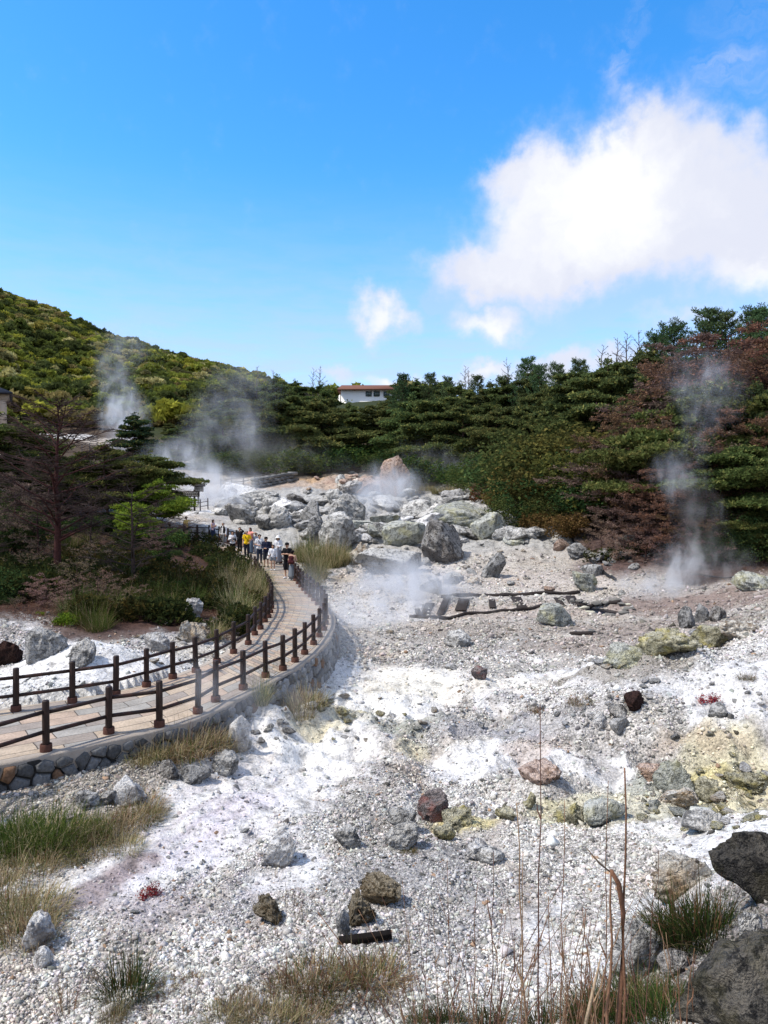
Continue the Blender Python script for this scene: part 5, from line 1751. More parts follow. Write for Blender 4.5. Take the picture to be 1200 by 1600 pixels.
def litter():
    rng = np.random.default_rng(8)
    n = 26000
    r = np.exp(rng.uniform(math.log(21), math.log(48), n)); az = np.radians(rng.uniform(-32, -8, n))
    x = np.sin(az) * r; y = np.cos(az) * r
    r2 = np.exp(rng.uniform(math.log(33), math.log(60), n)); az2 = np.radians(rng.uniform(14, 31, n))
    x = np.concatenate([x, np.sin(az2) * r2]); y = np.concatenate([y, np.cos(az2) * r2])
    w = fbm(x / 1.5, y / 1.5, 3, 88)
    k = (in_strip(x, y, EDGE_L, EDGE_R, .1) < 0) & (w > .46)
    # only on the brown soil
    kk = ((x / y < -.17) & (y > 23)) | ((x / y > .40) & (y > 36))
    q = LINE_R[::-1][LINE_R[::-1, 1] > 40]
    k &= kk & ~((y > np.interp(x, q[:, 0], q[:, 1]) - .3) & (x < -4.5) & (x > -19))
    x, y, w = x[k], y[k], w[k]
    z = H(x, y)
    V, F = tufts(np.stack([x, y, z + .02], 1), .15, rng, 3, .35, .05)
    C = shade(len(x), 12, (0.13, 0.062, 0.045), rng, .4, (0.17, 0.11, 0.08), .3)
    o = ob('undergrowth', mesh_from('undergrowth', V, [F], C), M['grass'])
    tag(o, 'brown needle litter and twigs covering the soil under the trees', None, None, 'stuff')


def groundcover():
    rng = np.random.default_rng(9)
    n = 60000
    r = np.exp(rng.uniform(math.log(22), math.log(60), n)); az = np.radians(rng.uniform(-33, -8.5, n))
    x = np.sin(az) * r; y = np.cos(az) * r
    r2 = np.exp(rng.uniform(math.log(39), math.log(70), n // 2)); az2 = np.radians(rng.uniform(10, 32, n // 2))
    x = np.concatenate([x, np.sin(az2) * r2]); y = np.concatenate([y, np.cos(az2) * r2])
    w = fbm(x / 1.9, y / 1.9, 3, 188)
    kk = ((x / y < -.165) & (y > 24) & (w > .47)) | ((x / y > .27) & (y > 41.5) & (w > .5))
    kk &= in_strip(x, y, EDGE_L, EDGE_R, .1) < 0
    q = LINE_R[::-1][LINE_R[::-1, 1] > 40]
    kk &= ~((y > np.interp(x, q[:, 0], q[:, 1]) - .3) & (x < -4.5) & (x > -19))
    x, y, w = x[kk], y[kk], w[kk]
    z = H(x, y)
    h = np.clip((w - .45) * 4.5, .05, .75) * rng.random(len(x)) ** .6
    V, F = tufts(np.stack([x, y, z + h], 1), .17, rng, 3, .35, .26)
    C = shade(len(x), 12, (0.034, 0.046, 0.016), rng, .35, (0.075, 0.075, 0.022), .22)
    m = np.repeat(fbm(x / 3, y / 3, 2, 77) > .56, 12)
    C[m] *= np.array([1.35, 1.0, 1.0])
    o = ob('ground_cover', mesh_from('ground_cover', V, [F], C), M['grass'])
    tag(o, 'low leafy undergrowth between the trees of the hollow', None, None, 'stuff')


litter()
groundcover()


def reeds():
    """tall dry stalks on the lookout bank, close to the viewer"""
    def stalk(mb, px, d, top, lean=(0, 0), w=.0035, col=(0.24, 0.13, 0.075), bendat=None, bend=(0, 0)):
        x = (px - 600) / F_PX * d
        z0 = min(float(H(x, d, False)[0]), P(px, 1640, d)[2])
        tz = P(px, top, d)[2]
        L = tz - z0
        n = 9
        pts = []
        for i in range(n + 1):
            t = i / n
            ox = lean[0] * t * t * L; oy = lean[1] * t * t * L
            zz = z0 + L * t
            if bendat and t > bendat:
                k = (t - bendat) / (1 - bendat)
                ox += bend[0] * k * L; zz += bend[1] * k * L
            pts.append((x + ox, d + oy, zz))
        pts = np.array(pts)
        pts[1:-1, :2] += RNG.normal(0, .006, (n - 1, 2))
        w = w * 1.45
        mb.tube(pts, np.linspace(w, w * .4, n + 1), 6, True, col)
        # leaf sheaths along the stalk
        for q in np.arange(1, n, 2):
            c = pts[q]
            a = RNG.uniform(0, 6.28); l = RNG.uniform(.06, .16)
            if RNG.random() < .6:
                e = c + np.array([math.cos(a) * .3 * l, math.sin(a) * .3 * l, l])
                mb.tube([c, (c + e) / 2 + np.array([math.cos(a), math.sin(a), 0]) * .01, e], [w * 1.15, w * .7, w * .15], 4, False, np.array(col) * 1.25)
        return pts
    rg = random.Random(6)
    B = [(0.17, 0.088, 0.052), (0.21, 0.115, 0.068), (0.12, 0.06, 0.042), (0.27, 0.175, 0.105)]
    items = [(980, 3.3, 1200, (-.0, 0), .006), (960, 3.3, 1360, (0, 0), .0072), (846, 3.6, 1100, (.0, 0), .0036), (829, 3.7, 1255, (-.03, .0), .0046), (948, 3.4, 1220, (.01, 0), .0026),
             (880, 3.8, 1250, (.01, 0), .003), (768, 4.0, 1330, (.01, 0), .003), (820, 3.9, 1330, (0, 0), .003), (705, 4.4, 1340, (-.01, 0), .0026), (740, 4.3, 1380, (.02, 0), .0028),
             (1015, 3.6, 1330, (.05, 0), .0022), (690, 4.6, 1420, (-.03, 0), .0024), (905, 3.7, 1420, (.04, 0), .0032), (870, 3.7, 1400, (-.02, 0), .003)]
    for i in range(78):
        items.append((rg.uniform(650, 960), rg.uniform(3.5, 4.6), 1560 - 190 * rg.random() ** 1.8, (rg.gauss(0, .14), rg.uniform(-.05, .05)), rg.uniform(.0014, .0032)))
    for i in range(20):
        items.append((rg.uniform(900, 1100), rg.uniform(3.3, 4.4), rg.uniform(1440, 1580), (rg.uniform(-.2, .2), rg.uniform(-.05, .05)), rg.uniform(.0018, .003)))
    labs = {0: 'tall straight brown reed stalk rising highest above the tangled grass', 1: 'thick pale reed stalk broken off short beside the tallest one'}
    for i, it in enumerate(items):
        mb = MB()
        org = P(it[0], 1640, it[1])
        pts = stalk(mb, *it, col=B[i % 4])
        if i == 1:    # snapped top hanging over
            t = pts[-1]
            mb.tube([t, t + [.035, 0, -.06], t + [.06, 0.01, -.2], t + [.055, .01, -.5], t + [.03, .01, -.95]], [.009, .012, .012, .011, .010], 7, True, (0.17, 0.085, 0.05))
            mb.tube([t + [0, 0, -.01], t + [-.05, 0, .03], t + [-.11, 0, .10]], [.003, .005, .002], 5, True, (0.14, 0.10, 0.07))
        for V in mb.V: V -= org
        o = mb.build('reed_stalk', M['bark'], None, org, True)
        tag(o, labs.get(i, 'thin dry brown reed stalk in the stand close to the lookout'), 'reed stalk', None if i in labs else 'dry reed stalks near the lookout')
    # pale bent leaf
    mb = MB(); p = P(915, 1600, 3.4); q = P(940, 1490, 3.5)
    mb.tube([p, (p + q) / 2, q], [.009, .008, .002], 5, True, (0.42, 0.31, 0.2))
    for V in mb.V: V -= p
    tag(mb.build('reed_leaf', M['bark'], None, p, True), 'broad pale dead reed leaf leaning beside the thick stalk', 'reed leaf')


reeds()


def young_red_tips():
    pass


# ------------------------------------------------------------------ mountain and its forest
RIDGE_X = [-900, -500, -330, -260, -234, -205, -171, -150, -136, -118, -97, -75, -54, -20, 20, 80, 160, 400]
RIDGE_Z = [141, 163, 150, 131, 122, 111, 96, 90, 85, 80, 75, 70, 62, 50, 38, 25, 15, 5]


def hill_h(x, y):
    x = np.asarray(x, float); y = np.asarray(y, float)
    k = 450 / np.maximum(y, 60)
    top = np.interp(x * (0.35 + .65 * k), RIDGE_X, RIDGE_Z)
    t = np.clip((y - 135) / (450 - 135), 0, 1)
    front = 14 + (top - 14) * (t ** 0.9)
    rear = top * np.clip(1 - (y - 450) / 500, 0, 1) ** 1.2
    z = np.where(y < 450, front, rear)
    return z + (fbm(x / 45, y / 45, 3, 61) - .5) * 16 * np.clip(t * 3, 0, 1) * np.clip((390 - y) / 120 + .12, .12, 1)


def hills():
    xs = np.linspace(-520, 420, 150); ys = np.linspace(128, 900, 130)
    X, Y = np.meshgrid(xs, ys)
    Z = hill_h(X, Y)
    Z[0] -= 25
    V = np.stack([X, Y, Z], -1).reshape(-1, 3)
    i = np.arange(129)[:, None] * 150; j = np.arange(149)[None]
    F = np.stack([i + j, i + j + 1, i + 150 + j + 1, i + 150 + j], -1).reshape(-1, 4)
    C = np.tile((0.035, 0.045, 0.016), (len(V), 1))
    o = ob('hills', mesh_from('hills', V, [F], C, True), M['bark'])
    tag(o, None, None, None, 'structure')
    rng = np.random.default_rng(17)
    vars_ = []
    for k in range(12):
        pts = []; ton = []
        for l in range(6):
            c = rng.normal(size=3) * np.array([.42, .42, .20]) + [0, 0, .45]
            m = 72
            u = rng.normal(size=(m, 3)); u /= np.linalg.norm(u, axis=1)[:, None]; u[:, 2] = np.abs(u[:, 2])
            pts.append(c + u * np.array([.46, .46, .36]) * rng.uniform(.6, 1.1) * rng.uniform(.7, 1.1, (m, 1))); ton.append(np.full(m, rng.uniform(.75, 1.25)))
        q = np.concatenate(pts)
        e1 = rng.normal(size=q.shape); e1 /= np.linalg.norm(e1, axis=1)[:, None]
        e2 = np.cross(e1, rng.normal(size=q.shape)); e2 /= np.linalg.norm(e2, axis=1)[:, None]
        sz = rng.uniform(.11, .24, (len(q), 1))
        Vt = np.stack([q - e1 * sz, q + e1 * sz * .6 + e2 * sz * .7, q + e1 * sz * .5 - e2 * sz * .7], 1).reshape(-1, 3)
        vars_.append((Vt, np.arange(len(Vt)).reshape(-1, 3), np.repeat(np.concatenate(ton), 3)))
    n = 8600
    xx = rng.uniform(-420, 130, n * 3); yy = 112 + (rng.random(n * 3) ** .75) * 358
    ok = np.abs(xx / yy) < .64
    px = 600 + xx / yy * F_PX
    ok &= (px < 700)
    xx, yy = xx[ok][:n], yy[ok][:n]
    zz = np.maximum(hill_h(xx, yy), np.where(yy < 165, H(xx, yy, False), -99))
    hid = (yy < 152) & (600 + xx / yy * F_PX > 470)
    xx, yy, zz = xx[~hid], yy[~hid], zz[~hid]
    Vs, Fs, Cs = [], [], []; off = 0
    pal = np.array([1.25, 1.15, .85]) * np.array([(0.055, 0.063, 0.028), (0.085, 0.095, 0.03), (0.13, 0.135, 0.035), (0.18, 0.165, 0.04), (0.19, 0.15, 0.06), (0.16, 0.12, 0.075), (0.24, 0.21, 0.14), (0.085, 0.078, 0.05)])
    warm = fbm(xx / 40, yy / 40, 3, 5)
    for i in range(len(xx)):
        v = vars_[rng.integers(12)]
        s = rng.uniform(1.9, 4.6) * (0.75 + yy[i] / 900)
        a = rng.uniform(0, 6.28); ca, sa = math.cos(a), math.sin(a)
        P0 = v[0] * np.array([s, s, s * rng.uniform(.8, 1.15)])
        Vs.append(np.stack([P0[:, 0] * ca - P0[:, 1] * sa + xx[i], P0[:, 0] * sa + P0[:, 1] * ca + yy[i], P0[:, 2] + zz[i] - .1 * s], 1))
        Fs.append(v[1] + off); off += len(P0)
        w = warm[i] + rng.normal(0, .09) + .06 * (xx[i] < -150)
        pr = [.34, .32, .12, .03, .03, .05, .02, .09] if w < .48 else [.14, .20, .22, .14, .12, .09, .05, .04]
        Cs.append(v[2][:, None] * pal[rng.choice(8, p=pr)] * rng.uniform(.8, 1.2))
    me = mesh_from('forest', np.concatenate(Vs), [np.concatenate(Fs)], np.concatenate(Cs))
    o = ob('forest', me, M['far_leaf'])
    tag(o, 'mixed forest in spring green and ochre covering the mountain side', None, None, 'stuff')


hills()
# conifers one can tell apart along the ridge
for i, (px, hp) in enumerate([(5, 10), (22, 8), (60, 8), (95, 7), (140, 9), (160, 11), (166, 14), (205, 11), (212, 10), (228, 9), (243, 12), (256, 8), (272, 12), (290, 8), (300, 10), (330, 8), (352, 6), (372, 7), (400, 6)]):
    x = (px - 600) / F_PX * 440
    z = float(hill_h(x, 440.0))
    p = TREES['spire']
    root = empty('ridge_conifer', (x, 440, z - 1), i * 1.7)
    for nme, me in (_proto_obj['spire']):
        link(bpy.data.objects.new(nme, me), root)
    s = hp * 440 / F_PX / p['h'] * 1.6
    root.scale = (s * .8, s * .8, s)
    tag(root, '%s dark conifer standing up along the mountain ridge, counted from the high end' % (ORD[i] if i < 18 else 'last'), 'conifer', 'conifers along the mountain ridge')
tree('limetree', 242, 230, 590, 'bright lime green tree beside the red roofed pavilion', 'tree', 'tree', None, 1.0)
# ------------------------------------------------------------------ people
SKIN = (0.50, 0.30, 0.21)
_pmats = {}


def cloth(rgb, name='cloth'):
    k = (name, tuple(round(c, 3) for c in rgb))
    if k not in _pmats:
        _pmats[k] = mat_plain(name, rgb, 0.85, 0.15, 14, 0.1)
    return _pmats[k]


ARMS = {   # elbow, wrist, hand direction for the arm on the +x side (figure faces -y)
    'down': ((.235, .02, 1.14), (.245, -.06, .90), (0, -.15, -1)),
    'belly': ((.25, .03, 1.14), (.07, -.20, 1.08), (-.8, -.3, .1)),
    'chest': ((.25, -.02, 1.15), (.06, -.25, 1.24), (-.5, -.3, .5)),
    'photo': ((.21, -.22, 1.26), (.10, -.38, 1.45), (-.1, -.3, 1)),
    'brow': ((.34, -.10, 1.46), (.13, -.14, 1.63), (-1, 0, .1)),
    'point': ((.36, -.08, 1.36), (.60, -.16, 1.42), (1, -.2, .1)),
    'fold': ((.26, -.04, 1.16), (-.04, -.21, 1.20), (-1, -.1, .1)),
    'bag': ((.27, .0, 1.15), (.24, -.20, 1.02), (0, -.5, -.8)),
    'hip': ((.30, .05, 1.15), (.19, -.08, .99), (-.6, -.3, -.4)),
}


def person(px, py, hpx, face, label, top, bottom, legs='trousers', sleeve='short', arms=('down', 'down'), hair='short', haircol=(0.015, 0.012, 0.011),
           hat=None, shoe=(0.02, 0.02, 0.02), extra=None, step=0.0, lean=0.0, head=0.0, d=None, over=None, skin=SKIN):
    if d is None:
        r = ray(px, py)
        ds = np.linspace(28, 58, 600)
        pts = np.array([0, 0, CAM_Z]) + r[None] * (ds / r[1])[:, None]
        i = np.argmax(pts[:, 2] < path_z(pts[:, 1]) + .0)
        p = pts[i]
    else:
        p = P(px, py, d)
    s = hpx * p[1] / F_PX / 1.72
    root = empty('person', tuple(p), R(face))
    root.scale = (s, s, s)
    tag(root, label, 'person')
    lx = .095
    st = step

    def leg(sx):
        k = st * sx
        hip = (sx * .085, 0, .90)
        knee = (sx * lx, -.03 - k * .5, .49)
        ank = (sx * (lx + .005), .02 - k, .085 + (max(0, -k) * .12))
        return hip, knee, ank
    ln = lean

    def up(q):   # lean of the torso
        return (q[0], q[1] - (q[2] - .95) * ln, q[2])
    J = {}
    caps = []
    pel = (0, 0, .95)
    caps.append(((-.07, 0, .94), (.07, 0, .94), .105, .105))
    caps.append((pel, up((0, .0, 1.12)), .115, .115))
    caps.append((up((-.05, 0, 1.12)), up((-.08, 0, 1.32)), .095, .10))
    caps.append((up((.05, 0, 1.12)), up((.08, 0, 1.32)), .095, .10))
    caps.append((up((-.15, 0, 1.405)), up((.15, 0, 1.405)), .062, .062))
    caps.append((up((0, 0, 1.38)), up((0, -.015, 1.50)), .062, .052))
    hc = up((0, -.025, 1.605))
    hx = math.sin(R(head)) * .02
    caps.append(((hc[0], hc[1] + .012, hc[2] + .025), (hc[0] + hx, hc[1] - .012, hc[2] - .045), .092, .066))
    # nose, ears, chin
    fx, fy = math.sin(R(head)), -math.cos(R(head))
    caps.append(((hc[0] + fx * .085, hc[1] + fy * .085, hc[2] + .01), (hc[0] + fx * .100, hc[1] + fy * .100, hc[2] - .022), .012, .017))
    for sx in (-1, 1):
        caps.append(((hc[0] + sx * .088, hc[1] + .012, hc[2] + .015), (hc[0] + sx * .086, hc[1] + .012, hc[2] - .02), .017, .013))
        hip, knee, ank = leg(sx)
        caps.append((hip, knee, .088, .056)); caps.append((knee, ank, .056, .036))
        caps.append(((ank[0], ank[1] - .01, ank[2] - .04), (ank[0] + sx * .02, ank[1] - .15, ank[2] - .055), .04, .03))
        e, w, hd = ARMS[arms[0 if sx < 0 else 1]]
        m = lambda q: up((q[0] * sx, q[1], q[2]))
        shd = m((.175, 0, 1.405)); el = m(e); wr = m(w)
        caps.append((shd, el, .052, .042)); caps.append((el, wr, .041, .028))
        hdv = Vector((hd[0] * sx, hd[1], hd[2])).normalized()
        sidev = hdv.cross(Vector((0, 0, 1)) if abs(hdv.z) < .8 else Vector((0, 1, 0))).normalized()
        pw = Vector(wr) + hdv * .07
        caps.append((wr, tuple(pw), .030, .034))
        for f in range(4):
            b = pw + sidev * (f - 1.5) * .019
            l = (.062, .075, .07, .055)[f]
            caps.append((tuple(b), tuple(b + hdv * l * .55 + Vector((0, 0, -.006))), .0105, .010))
            caps.append((tuple(b + hdv * l * .55 + Vector((0, 0, -.006))), tuple(b + hdv * l - Vector((0, 0, .016))), .010, .008))
        caps.append((tuple(Vector(wr) + hdv * .03 + sidev * .022), tuple(Vector(wr) + hdv * .075 + sidev * .055), .012, .009))
    body = capsules(caps, .0125, 'body', 3)
    ob('body', body, cloth(skin, 'skin'), root)
    # eyes and mouth
    mb = MB()
    for sx in (-1, 1):
        c = np.array(hc) + np.array([fx * .083 + sx * .032 * -fy, fy * .083 + sx * .032 * fx, .022])
        mb.tube([c - [.011, 0, 0], c, c + [.011, 0, 0]], [.004, .008, .004], 6, True, (.02, .015, .012))
    c = np.array(hc) + np.array([fx * .078, fy * .082, -.055])
    mb.tube([c - [.022, 0, 0], c, c + [.022, 0, 0]], [.003, .007, .003], 6, True, (.28, .09, .08))
    mb.build('face', M['chip'], root)
    # hair
    h = []
    if hair != 'bald':
        h.append(((hc[0], hc[1] + .022, hc[2] + .045), (hc[0], hc[1] + .035, hc[2] + .0), .095, .085))
        h.append(((hc[0] - .05, hc[1] + .0, hc[2] + .06), (hc[0] + .05, hc[1] + .0, hc[2] + .06), .062, .062))
    if hair in ('long', 'bob'):
        z2 = -.26 if hair == 'long' else -.11
        for sx in (-1, 1):
            h.append(((hc[0] + sx * .075, hc[1] + .02, hc[2] + .02), (hc[0] + sx * .085, hc[1] + .03, hc[2] + z2), .042, .03))
        h.append(((hc[0], hc[1] + .06, hc[2] + .02), (hc[0], hc[1] + .075, hc[2] + z2), .075, .06))
    if hair == 'bun':
        h.append(((hc[0], hc[1] + .10, hc[2] + .06), (hc[0], hc[1] + .12, hc[2] + .06), .045, .045))
    if h and hat != 'cap_full':
        ob('hair', capsules(h, .014, 'hair', 3), cloth(haircol, 'hair'), root)
    if hat:
        kind, rgb = hat
        mb = MB()
        if kind == 'sun':
            mb.sweep([(.20, .035), (.195, .045), (.11, .07), (.105, .14), (.07, .17), (.0, .175)], 18, rgb, (hc[0], hc[1] + .01, hc[2]))
        else:
            mb.sweep([(.104, .03), (.106, .07), (.09, .115), (.05, .14), (.0, .145)], 16, rgb, (hc[0], hc[1] + .01, hc[2]))
            mb.box((hc[0] + fx * .13, hc[1] + fy * .13, hc[2] + .035), (.13, .12, .014), math.atan2(fx, -fy), rgb, .005)
        mb.build('hat', M['chip'], root, None, True)
    # clothing
    t = []
    g = .020
    t.append(((-.07, 0, .93), (.07, 0, .93), .105 + g, .105 + g))
    t.append((pel, up((0, 0, 1.12)), .118 + g, .115 + g))
    t.append((up((-.05, 0, 1.12)), up((-.085, 0, 1.32)), .098 + g, .102 + g))
    t.append((up((.05, 0, 1.12)), up((.085, 0, 1.32)), .098 + g, .102 + g))
    t.append((up((-.15, 0, 1.40)), up((.15, 0, 1.40)), .062 + g * .8, .062 + g * .8))
    for sx in (-1, 1):
        if sleeve == 'none': continue
        e, w, hd = ARMS[arms[0 if sx < 0 else 1]]
        m = lambda q: Vector(up((q[0] * sx, q[1], q[2])))
        shd = m((.175, 0, 1.405)); el = m(e); wr = m(w)
        if sleeve == 'short':
            t.append((tuple(shd), tuple(shd.lerp(el, .68)), .072, .066))
        else:
            t.append((tuple(shd), tuple(el), .07, .058)); t.append((tuple(el), tuple(el.lerp(wr, .9)), .057, .044))
    ob('top', capsules(t, .016, 'top', 4), cloth(top), root)
    b = []
    if legs in ('trousers', 'shorts'):
        b.append(((-.07, 0, .93), (.07, 0, .93), .121, .121))
        for sx in (-1, 1):
            hip, knee, ank = leg(sx)
            b.append((hip, knee, .102, .078 if legs == 'trousers' else .092))
            if legs == 'trousers':
                b.append((knee, tuple(Vector(knee).lerp(Vector(ank), .93)), .078, .060))
    elif legs == 'wide':
        for sx in (-1, 1):
            hip, knee, ank = leg(sx)
            b.append((hip, knee, .108, .10)); b.append((knee, tuple(Vector(knee).lerp(Vector(ank), .95)), .10, .105))
        b.append(((-.07, 0, .93), (.07, 0, .93), .121, .121))
    elif legs == 'skirt':
        b.append(((0, 0, .98), (0, 0, .62), .135, .185)); b.append(((-.09, 0, .93), (-.11, 0, .62), .105, .15)); b.append(((.09, 0, .93), (.11, 0, .62), .105, .15))
    elif legs == 'dress':
        b.append(((0, 0, 1.0), (0, 0, .26), .14, .20)); b.append(((-.08, 0, .93), (-.12, 0, .27), .11, .15)); b.append(((.08, 0, .93), (.12, 0, .27), .11, .15))
    elif legs == 'mini':
        b.append(((-.08, 0, .95), (-.10, 0, .74), .115, .125)); b.append(((.08, 0, .95), (.10, 0, .74), .115, .125))
    ob({'trousers': 'trousers', 'shorts': 'shorts', 'wide': 'trousers', 'skirt': 'skirt', 'dress': 'dress', 'mini': 'shorts'}[legs], capsules(b, .016, 'bottom', 4), cloth(bottom), root)
    for sx in (-1, 1):
        hip, knee, ank = leg(sx)
        sh = capsules([((ank[0], ank[1] + .01, ank[2] - .035), (ank[0] + sx * .02, ank[1] - .16, ank[2] - .050), .050, .036)], .012, 'shoe', 2)
        ob('shoe', sh, cloth(shoe, 'shoe'), root)
    for ex in (extra or []):
        k = ex[0]
        if k == 'strap':
            mb = MB(); mb.tube([up((-.14, -.09, 1.44)), up((0, -.145, 1.25)), up((.15, -.10, 1.02)), up((.15, .10, 1.05)), up((-.02, .14, 1.3)), up((-.14, .02, 1.48))], .014, 6, True, ex[1])
            mb.build('strap', M['chip'], root, None, True)
        elif k == 'bag':
            mb = MB(); mb.box(ex[2], (.24, .10, .20), ex[3] if len(ex) > 3 else 0, ex[1], .03)
            mb.tube([np.array(ex[2]) + [-.09, 0, .09], np.array(ex[2]) + [-.03, 0, .28], np.array(ex[2]) + [.03, 0, .28], np.array(ex[2]) + [.09, 0, .09]], .012, 5, True, ex[1])
            mb.build('bag', M['chip'], root, None, True)
        elif k == 'backpack':
            ob('backpack', capsules([((-.07, .19, 1.34), (.07, .19, 1.34), .10, .10), ((-.08, .20, 1.08), (.08, .20, 1.08), .12, .12), ((0, .2, 1.1), (0, .19, 1.34), .13, .11)], .018, 'backpack', 3), cloth(ex[1], 'backpack'), root)
        elif k == 'phone':
            mb = MB(); e, w, hd = ARMS[arms[1]]
            mb.box(up((w[0] - .05, w[1] - .06, w[2] + .10)), (.15, .012, .075), 0, (.02, .02, .02), .004); mb.build('phone', M['chip'], root)
        elif k == 'vest':
            v = []
            for sx in (-1, 1):
                v.append((up((sx * .085, .0, 1.02)), up((sx * .10, .0, 1.36)), .128, .122))
            v.append((up((-.10, .05, 1.05)), up((-.10, .05, 1.38)), .115, .10)); v.append((up((.10, .05, 1.05)), up((.10, .05, 1.38)), .115, .10))
            ob('vest', capsules(v, .016, 'vest', 2), cloth(ex[1]), root)
    return root


W_ = (0.74, 0.74, 0.76); NAVY = (0.018, 0.022, 0.045); BLK = (0.012, 0.012, 0.014)
person(291, 842, 35, 60, 'woman in yellow top and black shorts leaning back on the fence', (0.62, 0.42, 0.14), BLK, 'mini', 'short', ('bag', 'point'), 'bun', shoe=W_, d=50.3)
person(333, 846, 34, 70, 'woman in pink sleeveless top and blue wrap reading by the fence', (0.50, 0.36, 0.40), (0.02, 0.03, 0.06), 'dress', 'none', ('chest', 'chest'), 'long', (0.035, 0.02, 0.018), extra=[('bag', (.40, .45, .60), (-.16, .10, 1.0))], d=50)
person(349, 855, 39, -25, 'grey haired man in dark vest over white shirt striding along the path', W_, (0.14, 0.14, 0.14), 'trousers', 'long', ('down', 'down'), 'short', (0.35, 0.34, 0.33), extra=[('vest', (0.02, 0.02, 0.024))], step=.16, d=48.8, shoe=(.10, .09, .085))
person(363.5, 869, 39, 10, 'woman in white blouse and black trousers holding a camera', W_, BLK, 'wide', 'long', ('chest', 'belly'), 'bob', extra=[('bag', (.02, .02, .02), (.13, -.14, 1.14))], shoe=W_)
person(375, 864, 40, -20, 'person in all black shading the eyes with one raised arm', BLK, BLK, 'trousers', 'long', ('down', 'brow'), 'short', shoe=W_, head=40)
person(385.5, 871, 42, 0, 'grey haired man in bright yellow polo with a shoulder strap', (0.78, 0.50, 0.012), (0.016, 0.018, 0.03), 'trousers', 'short', ('down', 'hip'), 'short', (0.30, 0.29, 0.28), extra=[('strap', (.01, .01, .01))])
person(391.5, 864.5, 40, -35, 'woman in pink and red top pointing across the valley', (0.72, 0.30, 0.25), (0.10, 0.14, 0.20), 'wide', 'short', ('down', 'point'), 'long', (0.03, 0.018, 0.014))
person(400.5, 867, 34, 15, 'partly hidden man in light grey blue clothes behind the white polo', (0.36, 0.39, 0.45), (0.36, 0.40, 0.47), 'trousers', 'short', ('down', 'down'), 'short', d=46.5)
person(405.5, 880, 45, 20, 'man in white polo and dark jeans with a bag strap', W_, (0.025, 0.035, 0.06), 'trousers', 'short', ('belly', 'down'), 'short', extra=[('strap', (.03, .03, .03))])
person(416, 886, 47, -5, 'man in navy shirt and dark shorts with a black cap', NAVY, (0.03, 0.032, 0.042), 'shorts', 'long', ('belly', 'belly'), 'short', hat=('cap', (.012, .012, .014)), shoe=(.02, .02, .025))
person(426.5, 891, 40, 5, 'girl in white cardigan and grey shorts carrying a pale bag', W_, (0.22, 0.24, 0.27), 'mini', 'long', ('bag', 'down'), 'bob', (0.03, 0.015, 0.01), extra=[('bag', (.75, .72, .68), (-.26, -.20, .86))], shoe=W_, over=None)
person(434.5, 881, 43, 0, 'woman in white jacket and white sun hat wearing a patterned skirt', W_, (0.24, 0.25, 0.29), 'dress', 'long', ('down', 'belly'), 'bob', hat=('sun', (.80, .79, .76)))
person(449, 904, 56, -20, 'man in black shirt, black shorts and cap with folded arms', BLK, BLK, 'shorts', 'short', ('fold', 'fold'), 'short', hat=('cap', (.012, .012, .013)), shoe=W_)
person(457, 907, 47, 165, 'woman in long grey dress with a dark red backpack seen from behind', (0.50, 0.32, 0.22), (0.17, 0.19, 0.215), 'dress', 'none', ('chest', 'chest'), 'bun', extra=[('backpack', (.07, .02, .022))], shoe=(.45, .45, .47))
# ------------------------------------------------------------------ buildings and furniture
def window(root, c, w, h, face_y=-1, frame=.08):
    fr = MB()
    for dx in (-w / 2, 0, w / 2):
        fr.box((c[0] + dx, c[1], c[2]), (frame, .10, h + frame), 0, (1, 1, 1))
    for dz in (-h / 2, h / 2):
        fr.box((c[0], c[1] - .004, c[2] + dz), (w + frame * 1.05, .10, frame), 0, (1, 1, 1))
    wf = fr.build('window', M['frame_dark'], root)
    g = MB(); g.box((c[0], c[1] + .02, c[2]), (w - .02, .03, h - .02))
    g.build('pane', M['glass'], wf)


